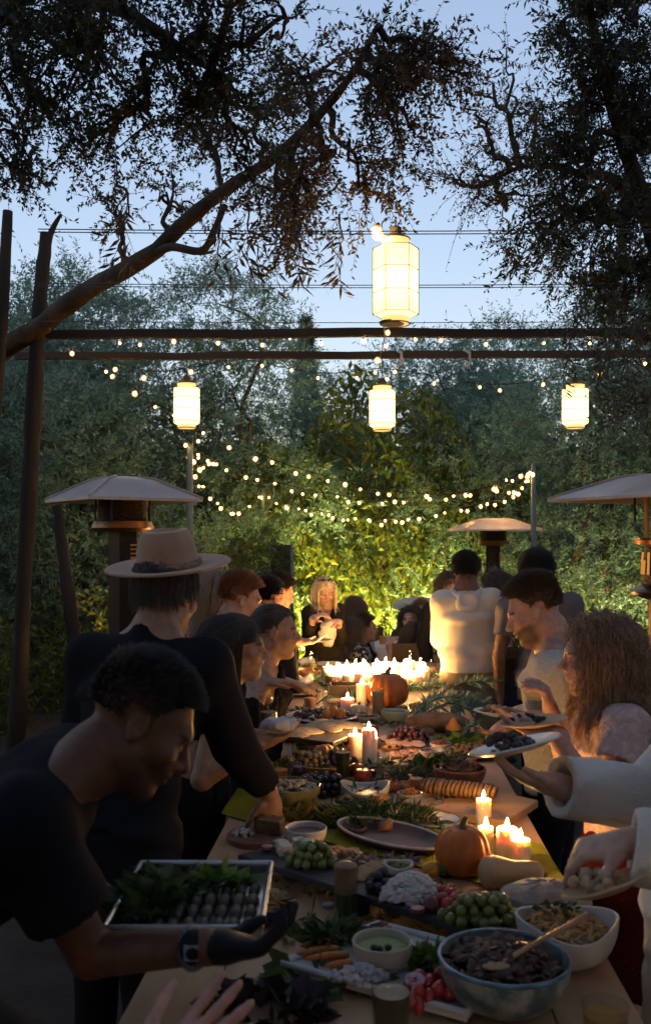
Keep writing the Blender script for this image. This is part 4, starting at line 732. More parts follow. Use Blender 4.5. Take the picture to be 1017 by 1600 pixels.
def garment(J, name='shirt', m=None, t=.02, sleeve=2.0, cuff=.0, hem=.1, flare=0., neck=.075, vneck=0., wr=.006, ws=14, seed=1, res=None, waist=None, collar=0., sleeve_loose=0., hood=False, open_front=0., topcut=None, legsplit=False, wst=(1, 1, .55)):
    """a top over the trunk; sleeve: 0 none, 1 to the elbow, 2 to the wrist; hem: metres below the pelvis"""
    H = J.H; at, Rt = J.at, J.Rt; pts = [J.at(-.24, 0, 1.1), J.at(.24, 0, 1.1), J.pv - (0, 0, hem + .1), *J.sh] + [J.el[i] for i in range(2)] + [J.wr[i] for i in range(2)]; P = np.array(pts); lo = P.min(0) - .26 - flare; hi = P.max(0) + .26 + flare; res = res or max(.009, J.step * .8); f = Field(lo, hi, res)
    w_ = .13 if waist is None else waist
    f.econe(at(0, 0, .25), at(0, .005, .72), (w_ + t, .098 + t), (.16 * J.slim + t, .115 + t), Rt, .06); f.econe(at(0, 0, .7), at(0, -.01, .95), (.16 * J.slim + t, .112 + t), (.1 + t, .072 + t), Rt, .05)
    hb = J.at(0, 0, -.1) if not J.sit else J.at(0, 0, -.05); f.econe(at(0, 0, .02), at(0, 0, .28), (.165 + t, .12 + t), (w_ + t, .098 + t), Rt, .06)
    if hem > .06 and not J.sit:
        e = J.at(0, 0, 0) + np.array([0, 0, -hem]) if J.up[2] > .8 else J.at(0, 0, 0) - J.up * hem; f.econe(e, at(0, 0, .06), (.172 + t + flare, .125 + t + flare), (.165 + t, .12 + t), Rt, .05)
    f.cap(J.sh[0], J.sh[1], .06 * H + t * .8, .06 * H + t * .8, .05)
    if collar: f.cap(J.base - J.up * .02, J.nk, .062 + t * .7, .058 + t * .6, .03)
    else: f.cap(J.base - J.up * .05, J.base + J.up * .01, .07 + t * .4, .055 + t * .3, .04)
    if hood:
        for q in (-1, 1): f.cap(J.at(q * .055, .045, 1.02), J.at(q * .085, -.06, .99), .028, .042, .02); f.cap(J.at(q * .085, -.06, .99), J.at(q * .02, -.125, .84), .042, .034, .02)
        f.ell(J.at(0, -.105, .9), (.075, .035, .085), Rt, .03)
    for i in range(2):
        sl = sleeve[i] if isinstance(sleeve, (tuple, list)) else sleeve; lo_ = sleeve_loose
        if sl > 0:
            q = min(sl, 1); e = J.sh[i] + (J.el[i] - J.sh[i]) * q; f.cap(J.sh[i], e, .052 * H + t, .042 * H + t + (lo_ if sl <= 1 else lo_ * .5) , .035)
            if sl > 1: q2 = sl - 1; e2 = J.el[i] + (J.wr[i] - J.el[i]) * q2; f.cap(J.el[i], e2, .042 * H + t + lo_ * .5, (.042 - .013 * q2) * H + t + lo_, .012)
    if wr: f.wrinkle(wr, ws, seed, wst)
    # clean ends: sleeves, hem, neck
    for i in range(2):
        sl = sleeve[i] if isinstance(sleeve, (tuple, list)) else sleeve
        if 0 < sl <= 1: e = J.sh[i] + (J.el[i] - J.sh[i]) * sl; d = nrm(J.el[i] - J.sh[i]); f.cap(e + d * .075, e + d * .16, .1, .1, .001, 'sub') if sl < .95 else None; _slot(f, e, d, .13)
        elif sl > 1: e = J.el[i] + (J.wr[i] - J.el[i]) * (sl - 1); _slot(f, e, nrm(J.wr[i] - J.el[i]), .1 + lo_)
        if sl > 1: e = J.el[i] + (J.wr[i] - J.el[i]) * (sl - 1); d_ = nrm(J.wr[i] - J.el[i]); rr_ = (.042 - .013 * (sl - 1)) * H + t + lo_ - max(.008, res) - wr * 1.35; (f.cap(e - d_ * .05, e + d_ * .12, rr_ * .8, rr_, .004, 'sub') if rr_ > .03 else None)
        if sl == 0: f.cap(J.sh[i] - J.ri * (1, -1)[i] * .0, J.sh[i] + J.ri * (-1, 1)[i] * .12, .05, .1, .01, 'sub')
    nb = J.base + J.up * .0
    if not collar: f.cap(nb + J.fw * .005, nb + J.up * .16 + J.fw * .02, neck * H, neck * H * 1.2, .008, 'sub')
    else: _slot(f, J.nk - J.up * (.015), J.up, .12)
    if vneck: f.cap(nb + J.fw * .07, J.at(0, .15, .9 - vneck), .05, .012, .01, 'sub')
    if open_front:
        for z in np.linspace(-.25, .95, 14): f.ell(J.at(0, .16, z), (open_front * (1.15 - .3 * z), .1, .07), Rt, .01, 'sub')
    if hem is not None:
        n_ = np.array([0, 0, -1.]) if J.up[2] > .8 and not J.sit else -J.up; e = (J.at(0, 0, 0) + np.array([0, 0, -hem])) if n_[2] == -1 else (J.pv - J.up * min(hem, .1)); _slab(f, e, n_)
    if topcut is not None: f.cut(J.at(0, 0, topcut), J.up)
    V, Q = f.surface()
    if len(Q): return mesh_np(name, V, Q, m, J.t, True)
def _slot(f, e, d, r):
    """cut a limb's end flat at e, looking along d, only within r"""
    e = np.asarray(e, float); c_ = e + d * r; sl, X, Y, Z = f.sub(c_ - r * 1.5, c_ + r * 1.5, .0); px, py, pz = X - e[0], Y - e[1], Z - e[2]
    z = px * d[0] + py * d[1] + pz * d[2]; rad = np.sqrt(np.maximum(px * px + py * py + pz * pz - z * z, 0)); cyl = np.maximum(np.maximum(rad - r, z - 2 * r), -z); f.mix(sl, cyl, .0001, 'sub')
def _slab(f, e, n_): f.cut(e, n_)
def trousers(J, m=None, t=.007, length=2.0, name='trousers', skirt=False, hemz=.45, flare=.1, seed=3, wr=.005):
    pts = np.array([J.at(-.2, 0, .2), J.at(.2, 0, .2), *J.kn, *J.ank]); f = Field(pts.min(0) - .2 - (flare if skirt else 0), pts.max(0) + .2 + (flare if skirt else 0), .014)
    f.econe(J.at(0, 0, -.1), J.at(0, 0, .2), (.168 + t, .118 + t), (.138 + t, .1 + t), J.Rt, .05)
    if skirt and not J.sit: e = np.array([J.pv[0], J.pv[1], hemz]); f.econe(e, J.at(0, 0, -.02), (.18 + t + flare, .14 + t + flare), (.168 + t, .12 + t), J.Rt, .05)
    else:
        for i in range(2): f.cap(J.hip[i], J.kn[i], .09 + t, .06 + t, .05); f.cap(J.kn[i], J.ank[i], .062 + t, .048 + t, .02)
    if wr: f.wrinkle(wr, 12, seed, (1, 1, .6))
    f.cut(J.at(0, 0, .2), J.up)
    V, Q = f.surface(); mesh_np(name, V, Q, m, J.t, True)
def make_hair(J, col=(.03, .02, .015), n=1600, length=.05, steps=12, grav=.02, lift=.55, style=(0, -.4, .2), wave=0., wfreq=3., rad=.0008, vol=.012, seed=0, back=0., hair_line=0., clump=0., tied=None, region=None, avoid_face=True, name='hair', part=.0, fade=None, bald=False, facey=None):
    if bald: return
    g = np.random.default_rng(seed + 5); H = J.H; c0 = np.array([0, -.018, .035]); er = np.array([.077, .097, .087]); u = nrm(g.normal(size=(n * 5, 3)))
    line = hairline(u) - hair_line * (u[:, 1] > .3); ok = u[:, 2] > line
    if region is not None: ok &= region(u)
    u = u[ok][:n]; n = len(u); p = c0 + u * er; nor = nrm(u / er); L = length * g.uniform(.75, 1.15, n)
    if fade is not None: L = L * np.clip(fade(u), .12, 1)
    sty = np.broadcast_to(np.asarray(style, float), (n, 3)).copy(); sty[:, 0] += np.sign(u[:, 0] - part) * back
    d = nrm(nor * lift + sty + g.normal(0, .12, (n, 3))); dn = J.Rh.T @ np.array([0, 0, -1.]); out = [p]; off = vol * g.uniform(.25, 1.0, n); seg = (L / steps)[:, None]; ph = g.uniform(0, 6.28, n); side = nrm(np.cross(d, nor) + 1e-6)
    if clump: k = g.integers(0, max(2, int(n / 22)), n); ph = (k * 1.37) % 6.28; cl = np.random.default_rng(seed + 9).normal(size=(n, 3)); side = nrm(cl[k]); amp_k = .6 + .8 * ((k * .618) % 1)
    else: amp_k = 1.0
    bodyc = [(J.Rh.T @ (q - J.hc) / H, r) for q, r in [(J.base, .075), (J.sh[0], .082), (J.sh[1], .082), (J.at(0, 0, .8), .15), (J.at(-.09, 0, .78), .13), (J.at(.09, 0, .78), .13), (J.at(0, 0, .5), .15)]]
    for s_ in range(steps):
        q = d + dn * grav * (s_ + 1)
        if tied is not None: q = d * .6 + nrm(np.asarray(tied) - p) * 1.2
        d = nrm(q); p = p + d * seg
        v = (p - c0) / (er + off[:, None]); l = np.linalg.norm(v, axis=1); m = l < 1; p[m] = c0 + (v[m] / l[m][:, None]) * (er + off[:, None])[m]
        if avoid_face:
            m = (p[:, 1] > .035) & (np.abs(p[:, 0]) < .072) & (p[:, 2] < .045); p[m, 0] = np.sign(p[m, 0] + 1e-6) * (.074 + .004 * g.random(m.sum())); p[m, 1] -= .006
        if facey is not None: m = (p[:, 1] > facey) & (p[:, 2] < .035 + .5 * (.06 - np.abs(p[:, 0])).clip(0)); p[m, 1] = facey - .012 * g.random(m.sum())
        if length > .12:
            for c_, r in bodyc:
                v = p - c_; l = np.linalg.norm(v, axis=1); m = l < r + off; p[m] = c_ + v[m] / l[m][:, None] * (r + off[m])[:, None]
        pp = p + side * (wave * np.sin(ph + wfreq * 6.28 * (s_ + 1) / steps) * amp_k * min(1, (s_ + 1) / 4))[:, None] if wave else p
        out.append(pp.copy())
    P = np.stack(out, 1) * H; P = P @ J.Rh.T + J.hc - org(J.t); hc_ = bpy.data.hair_curves.new(name); hc_.add_curves([steps + 1] * n); hc_.attributes['position'].data.foreach_set('vector', P.astype(np.float32).ravel())
    ra = hc_.attributes.get('radius') or hc_.attributes.new('radius', 'FLOAT', 'POINT'); ra.data.foreach_set('value', np.tile(np.linspace(rad, rad * .45, steps + 1), n).astype(np.float32))
    o = bpy.data.objects.new(name, hc_); COL.objects.link(o); o.parent = J.t; hc_.materials.append(hairmat('hair_%.3f_%.3f_%.3f' % tuple(col), col)); return o
# ================================================================== the guests
BLACK = clothmat('black_cloth', (.012, .012, .016), .9, .2, 5); BLACKK = clothmat('black_knit', (.016, .014, .014), .95, .25, 12, bump=.5, bs=160)
PALE = (.50, .31, .23); TAN = (.36, .20, .13); BROWN = (.23, .115, .07); ROSY = (.52, .28, .21)
SHORT = dict(length=.032, n=2600, steps=6, style=(0, .35, .3), lift=.7, vol=.01, rad=.0009)
def sides(lo): return lambda u: np.where(u[:, 2] < .45, lo + (1 - lo) * np.clip((u[:, 2] - .05) / .4, 0, 1), 1.0)
# --- man bending in from the left with the tray
GLOVE = clothmat('black_glove', (.012, .012, .014), .45, .2, 30, bump=.15)
ph = W(222, 1130, 1.85)
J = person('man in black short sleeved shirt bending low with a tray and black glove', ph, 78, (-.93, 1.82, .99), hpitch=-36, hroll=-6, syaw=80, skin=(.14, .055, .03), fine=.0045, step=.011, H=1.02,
    hands={'R': dict(p=W(322, 1480, 1.62), d=(1, .12, -.05), n=(0, .35, 1), c=.75), 'L': dict(p=(-.44, 2.06, 1.0), d=(1, -.1, .1), n=(0, 0, 1), c=.15)}, elbow={'R': (-1, .5, -.25), 'L': (-.4, .4, -.6)}, beard=(.03, .016, .012, .55),
    top=[dict(name='shirt', m=BLACK, t=.024, sleeve=(.62, .62), hem=.12, neck=.056, sleeve_loose=.012, wr=.008, ws=9, seed=2)], bottom=dict(m=BLACK), feet=[(-1.0, 1.95, .09), (-1.0, 1.68, .09)],
    hair=dict(SHORT, col=(.020, .014, .012), length=.026, n=5200, fade=sides(.3), seed=1, style=(0, .4, .25)))
f = Field(J.wr[1] - .06, J.wr[1] + .24, .006); hand(f, J.wr[1], np.array((1, .12, -.05)), np.array((0, .35, 1.)), -1, .75, 1.02 * .98); f.D -= .0028; V, Q = f.surface(); mesh_np('glove', V, Q, GLOVE, J.t)
mb = MB(); a = np.linspace(0, 6.283, 20); dw = nrm(J.wr[1] - J.el[1]); u = nrm(np.cross(dw, (0, 0, 1))); v = np.cross(dw, u); cw = J.wr[1] - dw * .025
mb.tube([cw + u * .031 * math.cos(q) + v * .031 * math.sin(q) for q in a], .007, 6, flat=1.4).build('wristband', mat('wristband', (.10, .12, .16), .4), J.t); MB().box(cw + np.array([.0, -.036, .008]), (.024, .01, .026)).build('watch_face', mat('watch_face', (.35, .42, .5), .15, metal=.4), J.t)
# --- man in hat, back to us, reaching for bread
J = person('man in black suit and tan felt hat reaching across the table', W(262, 930, 3.05), 24, (-.62, 2.78, .93), hpitch=-14, syaw=22, skin=TAN, H=1.06, slim=1.1, step=.014, fine=.007,
    hands={'R': dict(p=W(424, 1246, 3.17), d=(.15, .2, -1), n=(-.6, .7, .1), c=.7)}, elbow={'R': (-.3, -.6, -.6)},
    top=[dict(name='jacket', m=BLACK, t=.027, sleeve=1.8, hem=.28, flare=.02, collar=1, neck=.07, wr=.007, ws=8, seed=5, sleeve_loose=.0), dict(name='shirt_collar', m=clothmat('white_cotton', (.6, .58, .55)), t=.012, sleeve=.3, hem=.0, collar=1, wr=0)], bottom=dict(m=BLACK),
    hair=dict(col=(.035, .03, .028), length=.055, n=2800, steps=12, grav=.2, lift=.25, style=(0, -.4, -.2), vol=.02, seed=2, region=lambda u: u[:, 2] < .45))
HAT = mat('tan_felt', (.46, .275, .175), .95, .12, 14, bump=.35, bs=220, sheen=.3); hl = J.hl; hx = hl(0, -.012, .075); Rq = J.Rh @ np.array([[1, 0, 0], [0, math.cos(.40), -math.sin(.40)], [0, math.sin(.40), math.cos(.40)]])
def lath_local(prof, n, warp, c_, R, name, m, par):
    mb = MB(); mb.lathe(prof, (0, 0, 0), n, warp); V = np.array(mb.V); V = V @ R.T + c_; mb.V = [tuple(q) for q in V]; return mb.build(name, m, par)
hat = lath_local([(.092, .0), (.19, .014), (.193, .018), (.19, .022), (.098, .012), (.096, .03), (.093, .07), (.083, .108), (.07, .13), (.05, .132), (.02, .104), (.0, .098)], 48, lambda a, z: (1 + .10 * math.sin(a) ** 2 + (.05 * math.cos(2 * a) if z < .03 else 0)) * (1 - .26 * max(0, math.sin(a)) ** 4 * (1 if z > .06 else 0)), hx, Rq, 'hat', HAT, None)
hat.parent = None; tag(hat, 'tan felt fedora with braided band worn by the man in black', 'hat')
mb = MB()
for k in range(2): a = np.linspace(0, 6.283, 60); mb.tube([hx + Rq @ np.array([(.1) * (1 + .1 * math.sin(q) ** 2) * math.cos(q), (.1) * (1 + .1 * math.sin(q) ** 2) * math.sin(q), .022 + .006 * math.sin(12 * q + k * 3.14)]) for q in a], .006, 6)
mb.build('hat_band', mat('hat_band', (.30, .19, .13), .9, .3, 60), hat)
# --- two women in profile
J = person('woman with long dark hair and black top looking right across the table', W(372, 1012, 3.65), 82, (-.52, 3.62, .84), hpitch=-4, skin=TAN, H=.98, slim=.86, fine=.0055, lipc=(.3, .1, .08),
    hands={'R': dict(p=W(408, 1160, 3.4), d=(.7, .2, .15), n=(.1, .2, 1), c=.5), 'L': dict(p=W(400, 1150, 3.75), d=(.9, -.1, .1), n=(0, -.2, 1), c=.5)}, elbow={'R': (-.5, -.3, -1), 'L': (-.5, .3, -1)},
    top=[dict(name='blouse', m=BLACK, t=.016, sleeve=.5, hem=.1, neck=.085, wr=.005, ws=12)], bottom=dict(m=BLACK),
    hair=dict(col=(.022, .014, .012), length=.34, n=5200, steps=18, grav=.16, lift=.3, style=(0, -.9, .0), vol=.014, seed=3, back=.1, facey=.015))
J = person('woman with hair tied back, hoop earring and ruffled black top', W(430, 986, 4.25), 84, (-.36, 4.3, .84), hpitch=-6, skin=TAN, H=.97, slim=.86, lipc=(.32, .11, .09),
    hands={'R': dict(p=W(415, 1068, 4.05), d=(.9, 0, .05), n=(0, -.2, -1), c=.45), 'L': dict(p=W(440, 1066, 4.5), d=(.9, -.1, -.1), n=(0, 0, -1), c=.4)}, elbow={'R': (-.6, -.3, -1)},
    top=[dict(name='ruffled_blouse', m=BLACKK, t=.022, sleeve=1.55, hem=.1, neck=.075, wr=.016, ws=20, sleeve_loose=.03)], bottom=dict(m=BLACK),
    hair=dict(col=(.030, .019, .015), length=.19, n=3600, steps=10, grav=.0, lift=.12, style=(0, -.6, 0), vol=.006, seed=4, tied=(0, -.14, .0)))
a = np.linspace(0, 6.283, 18); c_ = J.hl(.082, -.012, -.06); MB().tube([c_ + np.array([.019 * math.cos(q), -.003, .019 * math.sin(q)]) for q in a], .0016, 5).build('hoop_earring', mat('gold', (.8, .55, .25), .25, metal=1), J.t)
mb = MB(); mb.blob(J.hl(0, -.125, .01), (.032, .03, .034), 14, 10, None, .04).build('hair_bun', mat('bun_hair', (.022, .015, .012), .5, .3, 60, bump=.8, bs=120), J.t)
# --- guests along the left side further back
J = person('red haired man behind the women in profile, forehead showing above them', W(377, 938, 4.95), 70, (-.62, 4.95, .9), hpitch=-14, skin=ROSY, H=1.03,
    top=[dict(name='shirt', m=clothmat('navy_shirt', (.03, .035, .05)), sleeve=2, hem=.15)], bottom=dict(m=BLACK), hair=dict(SHORT, col=(.24, .11, .05), n=4200, length=.042, style=(0, .35, .35), fade=sides(.45), seed=5))
J = person('woman with long greyish blonde hair and pink patterned dress, back turned', W(345, 926, 5.7), 12, (-.68, 5.65, .88), skin=PALE, H=.96, slim=.86, feat=.5,
    top=[dict(name='patterned_dress', m=clothmat('pink_paisley', (.62, .50, .52), .9, .1, 26, (.30, .06, .13), thr=(.47, .53)), sleeve=1.5, hem=.5, flare=.08, sleeve_loose=.02)],
    hair=dict(col=(.30, .235, .17), length=.34, n=3200, steps=14, grav=.15, lift=.3, style=(0, -.4, 0), vol=.02, seed=6, wave=.006, back=.2))
J = person('brown haired woman in white top behind the tan hat', W(304, 926, 6.3), 80, (-.95, 6.3, .86), skin=PALE, H=.98, slim=.86,
    top=[dict(name='white_top', m=clothmat('ivory_cloth', (.6, .57, .52)), sleeve=.6, hem=.2)], bottom=dict(m=BLACK), hair=dict(col=(.07, .028, .018), length=.3, n=2600, steps=12, grav=.16, lift=.3, style=(0, -.5, 0), vol=.016, seed=7, facey=.01))
J = person('dark haired man turned away beside the red haired man', W(420, 934, 6.2), 42, (-.42, 6.1, .84), skin=ROSY, H=1.0, feat=.6,
    top=[dict(name='shirt', m=BLACK, sleeve=2, hem=.15, collar=1)], bottom=dict(m=BLACK), hair=dict(SHORT, col=(.014, .011, .011), n=3600, length=.04, seed=8))
J = person('dark haired man in black jacket leaning over behind the profile women', W(438, 926, 7.0), 62, (-.42, 6.95, .86), hpitch=-22, skin=ROSY, H=1.0, feat=.6, hands={'R': dict(p=W(470, 1003, 6.6), d=(1, 0, 0), n=(0, 0, 1), c=.5)},
    top=[dict(name='jacket', m=clothmat('charcoal_jacket', (.02, .022, .03)), t=.03, sleeve=1.9, hem=.2, wr=.008)], bottom=dict(m=BLACK), hair=dict(SHORT, col=(.014, .011, .011), n=3000, length=.045, seed=9, style=(0, .1, .5)))
J = person('seated guest with brown hair glimpsed beside the standing blonde', W(442, 978, 8.5), 130, (-.42, 8.55, .47), sit=True, skin=PALE, H=.95, slim=.86, step=.018, top=[dict(name='top', m=clothmat('plum_top', (.08, .04, .05)), sleeve=1, hem=.1)], bottom=dict(m=BLACK),
    hair=dict(col=(.04, .022, .016), length=.2, n=1600, steps=8, grav=.2, style=(0, -.3, 0), rad=.0013, seed=10))
# --- blonde woman standing at the far end
bw = W(508, 925, 7.75)
J = person('blonde woman in dark olive dress standing at the far end unwrapping food', bw, 168, (bw[0], 7.8, .80), hpitch=-14, skin=PALE, H=.90, slim=.76, step=.012, fine=.005, lipc=(.4, .15, .13),
    hands={'R': dict(p=W(490, 966, 7.5), d=(.55, -.3, .3), n=(.3, .3, -1), c=.8), 'L': dict(p=W(528, 972, 7.5), d=(-.6, -.3, .1), n=(.1, .2, -1), c=.8)}, elbow={'R': (-.2, .2, -1), 'L': (.2, .2, -1)},
    top=[dict(name='wrap_dress', m=clothmat('olive_dress', (.028, .024, .018)), t=.014, sleeve=1.75, hem=.45, flare=.1, vneck=.2, neck=.085, wr=.009, ws=13, sleeve_loose=.006)],
    hair=dict(col=(.60, .47, .30), length=.27, n=4200, steps=16, grav=.3, lift=.05, style=(0, -.3, 0), vol=.005, seed=11, wave=.005, back=.02, part=.0, rad=.001))
sg = MB()
for q in (-1, 1): sg.blob(J.hl(q * .034, .045, .124), (.022, .01, .012), 12, 8, J.Rh)
sg.tube([J.hl(-.074, -.03, .1), J.hl(-.06, .04, .122), J.hl(.06, .04, .122), J.hl(.074, -.03, .1)], .004, 5); o = sg.build('sunglasses', mat('dark_lens', (.01, .01, .012), .08)); tag(o, 'dark sunglasses pushed up on the blonde woman\'s hair', 'sunglasses')
# --- seated guests round the far tables
def chair(x, y, rz, label):
    t = thing('chair', (x, y, 0), label, 'chair', 'plain wooden chairs at the far tables'); m = mat('chair_wood', (.10, .06, .035), .6, .3, 8, bump=.2, bs=60, stretch=(1, 1, .2)); R = rotz(rz)
    P = lambda a, b_, z: R @ np.array([a, b_, z]) + np.array([x, y, 0])
    MB().box(P(0, 0, .43), (.42, .42, .035), R).build('seat', m, t, False); MB().box(P(0, -.2, .78), (.40, .02, .16), R).build('backrest', m, t, False)
    for a, b_ in ((-.18, .18), (.18, .18), (-.18, -.19), (.18, -.19)): MB().box(P(a, b_, .21 if b_ > 0 else .42), (.035, .035, .412 if b_ > 0 else .84), R).build('leg', m, t, False)
def seated(label, px, py, Y, yaw, top, hair, skin=PALE, H=.97, chair_label=None, **kw):
    h_ = W(px, py, Y); d = frame(kw.get('syaw', yaw))[:, 1]; J = person(label, h_, yaw, (h_[0] - d[0] * .05, h_[1] - d[1] * .05, max(.5, h_[2] - .63)), sit=True, skin=skin, H=H, slim=.88, step=.016, fine=.007, top=top, bottom=dict(m=BLACK), hair=hair, **kw)
    if chair_label: chair(h_[0] - d[0] * .08, h_[1] - d[1] * .08, -math.radians(kw.get('syaw', yaw)), chair_label)
    return J
LONGD = dict(length=.33, n=2200, steps=12, grav=.17, lift=.3, style=(0, -.35, 0), vol=.02, rad=.0013)
seated('seated woman in black and white patterned top with long dark hair', 546, 985, 8.65, 40, [dict(name='patterned_top', m=clothmat('black_white_print', (.03, .03, .032), .9, .1, 34, (.55, .53, .5), thr=(.5, .56)), sleeve=1.8, hem=.1)], dict(LONGD, col=(.03, .018, .015), seed=12), chair_label='wooden chair under the woman in black and white print')
seated('seated man in light grey blazer and black shirt looking right', 570, 982, 9.0, 78, [dict(name='black_shirt', m=BLACK, t=.012, sleeve=0, hem=.1, collar=1), dict(name='blazer', m=clothmat('grey_blazer', (.30, .31, .34)), t=.03, sleeve=1.9, hem=.1, open_front=.07, neck=.09)], dict(SHORT, col=(.03, .02, .016), n=2200, length=.045, seed=13), skin=TAN, H=1.02, chair_label='wooden chair under the man in the grey blazer', syaw=110)
seated('seated woman with brown hair and bare shoulder turned to the left', 549, 952, 10.0, -70, [dict(name='tan_top', m=clothmat('tan_top', (.28, .15, .09)), sleeve=0, hem=.1, neck=.1)], dict(LONGD, col=(.10, .05, .03), length=.2, seed=14), chair_label='wooden chair under the woman with bare shoulder')
seated('seated woman with big curly dark hair and white top seen from behind', 651, 1000, 8.75, 10, [dict(name='white_top', m=clothmat('white_top', (.55, .52, .48)), sleeve=.5, hem=.1)], dict(length=.34, n=3600, steps=18, grav=.13, lift=.5, style=(0, -.25, .05), vol=.04, rad=.0013, col=(.035, .02, .014), wave=.014, wfreq=4, clump=1, seed=15, back=.3), chair_label='wooden chair under the woman with big curly hair', hands={'L': dict(p=W(612, 1022, 8.6), d=(-.2, .1, 1), n=(.5, .5, 0), c=.7)})
seated('seated dark haired woman at the far table smiling towards the camera', 641, 968, 10.1, 205, [dict(name='dark_top', m=clothmat('slate_top', (.06, .065, .08)), sleeve=2, hem=.1)], dict(LONGD, col=(.02, .014, .012), seed=16), chair_label='wooden chair under the far smiling woman')
seated('seated blond guest in dark jacket behind the far smiling woman', 657, 956, 10.7, 190, [dict(name='jacket', m=BLACK, t=.03, sleeve=2, hem=.1)], dict(SHORT, col=(.35, .24, .13), n=2000, length=.05, seed=17), chair_label='wooden chair under the blond guest in dark jacket')
# --- right hand side
hm = clothmat('cream_hoodie', (.72, .66, .59), .95, .06, 10, bump=.3)
hp = W(728, 892, 6.3)
J = person('man in long pale cream hooded shirt standing with his back turned', hp, 8, (hp[0] + .02, 6.25, .92), skin=BROWN, H=.93, slim=.98, fine=.006, hands={'R': dict(p=W(770, 1000, 6.6), d=(-.4, .8, .1), n=(-1, 0, 0), c=.7), 'L': dict(p=W(690, 1000, 6.6), d=(.4, .8, .1), n=(1, 0, 0), c=.7)}, elbow={'R': (.15, -.8, -1), 'L': (-.15, -.8, -1)},
    top=[dict(name='hooded_shirt', m=hm, t=.03, sleeve=1.75, hem=.045, flare=.015, waist=.155, neck=.07, wr=.0045, ws=9, wst=(1, 1, .3), seed=8, sleeve_loose=.008), dict(name='undershirt', m=clothmat('white_undershirt', (.68, .64, .6)), t=.022, sleeve=0, hem=.06, wr=.004, topcut=.4)], bottom=dict(m=clothmat('beige_trousers', (.33, .26, .19)), t=.013),
    hair=dict(col=(.022, .015, .012), length=.03, n=5200, steps=7, lift=.9, style=(0, -.1, .1), vol=.012, wave=.004, wfreq=1.5, seed=18))
f = Field(J.base - .2, J.base + .2, .008); rp_ = [J.base + J.ri * .088 * math.sin(q) - J.fw * (.085 * math.cos(q) + .01) + J.up * (.012 - .035 * max(0, math.cos(q)) + .02 * (q > 2.2 or q < -2.2)) for q in np.linspace(-2.7, 2.7, 15)]
for a, b_ in zip(rp_[:-1], rp_[1:]): f.cap(a, b_, .027, .027, .012)
f.ell(J.base - J.fw * .118 - J.up * .065, (.078, .022, .075), J.Rt, .02); f.ell(J.base - J.fw * .13 - J.up * .03, (.045, .012, .045), J.Rt, .012, 'sub'); f.wrinkle(.003, 24, 4); V, Q = f.surface(); mesh_np('hood', V, Q, hm, J.t)
J = person('woman with long black hair and purple floral top facing the hooded man', W(766, 924, 7.5), -55, (PX(772, 7.5), 7.5, .86), skin=TAN, H=.97, slim=.86, top=[dict(name='floral_top', m=clothmat('purple_floral', (.30, .16, .34), .9, .1, 30, (.62, .42, .6), thr=(.48, .56)), sleeve=.6, hem=.1)], bottom=dict(m=BLACK, skirt=True), hair=dict(LONGD, col=(.014, .011, .011), length=.42, n=3200, seed=19, rad=.001))
bgx = W(790, 1032, 7.3); t = thing('handbag', (bgx[0], bgx[1], bgx[2] - .12), 'black fringed shoulder bag hanging beside the woman in purple', 'bag'); mb = MB(); mb.box(bgx, (.22, .09, .2), taper=.85); mb.build('bag_body', BLACKK, t); mb = MB()
for k in range(15): mb.tube([bgx + (-.1 + k * .0145, -.05, .02), bgx + (-.1 + k * .0145 + random.uniform(-.01, .01), -.055, -.2 + random.uniform(-.02, .02))], [.005, .003], 4)
mb.build('fringe', BLACKK, t); MB().tube([bgx + (-.09, 0, .09), bgx + (-.03, .02, .45), bgx + (.0, .05, .55), bgx + (.09, 0, .09)], .006, 5).build('strap', BLACKK, t)
J = person('dark haired guest almost hidden left of the hooded man', W(703, 918, 7.9), 150, (PX(703, 7.9), 7.9, .84), skin=TAN, H=.97, step=.018, fine=.008, top=[dict(name='top', m=BLACK, sleeve=2, hem=.2)], bottom=dict(m=clothmat('grey_trousers', (.14, .12, .11))), hair=dict(LONGD, col=(.016, .012, .012), length=.15, seed=20))
J = person('dark haired man in grey t-shirt behind the bearded man', W(838, 896, 6.0), 15, (PX(856, 6.0), 6.0, .93), skin=BROWN, H=1.04, slim=1.05, top=[dict(name='tshirt', m=clothmat('grey_tshirt', (.17, .15, .17)), sleeve=.55, hem=.15, wr=.008)], bottom=dict(m=BLACK), hair=dict(SHORT, col=(.014, .011, .011), n=3800, length=.045, lift=.9, wave=.005, seed=21))
J = person('bearded man in plain cream knit shirt looking down at his plate', W(834, 955, 3.9), -76, (.98, 3.98, .9), hpitch=-24, hroll=3, skin=ROSY, H=1.07, fine=.0045, step=.011, beard=(.055, .032, .022, .8),
    hands={'L': dict(p=W(842, 1122, 3.72), d=(-.9, .1, .02), n=(.05, .1, 1), c=.35), 'R': dict(p=W(795, 1128, 4.02), d=(-.7, -.5, -.4), n=(-.3, -.2, 1), c=.7)}, elbow={'L': (.7, -.4, -1), 'R': (.6, .5, -1)},
    top=[dict(name='knit_shirt', m=clothmat('cream_knit', (.55, .50, .43), .95, .1, 60, bump=.9, bs=130), t=.022, sleeve=1.85, hem=.15, neck=.08, vneck=.1, wr=.009, ws=10)], bottom=dict(m=BLACK),
    hair=dict(col=(.075, .042, .026), length=.038, n=6500, steps=8, style=(0, .12, .8), lift=.8, vol=.012, seed=22, fade=sides(.1), rad=.0007))
for q in (.78, .66): MB().blob(J.at(.0, .148, q), (.006, .004, .006), 10, 6).build('button', mat('button', (.06, .05, .05), .4), J.t)
cw = W(930, 1026, 3.05)
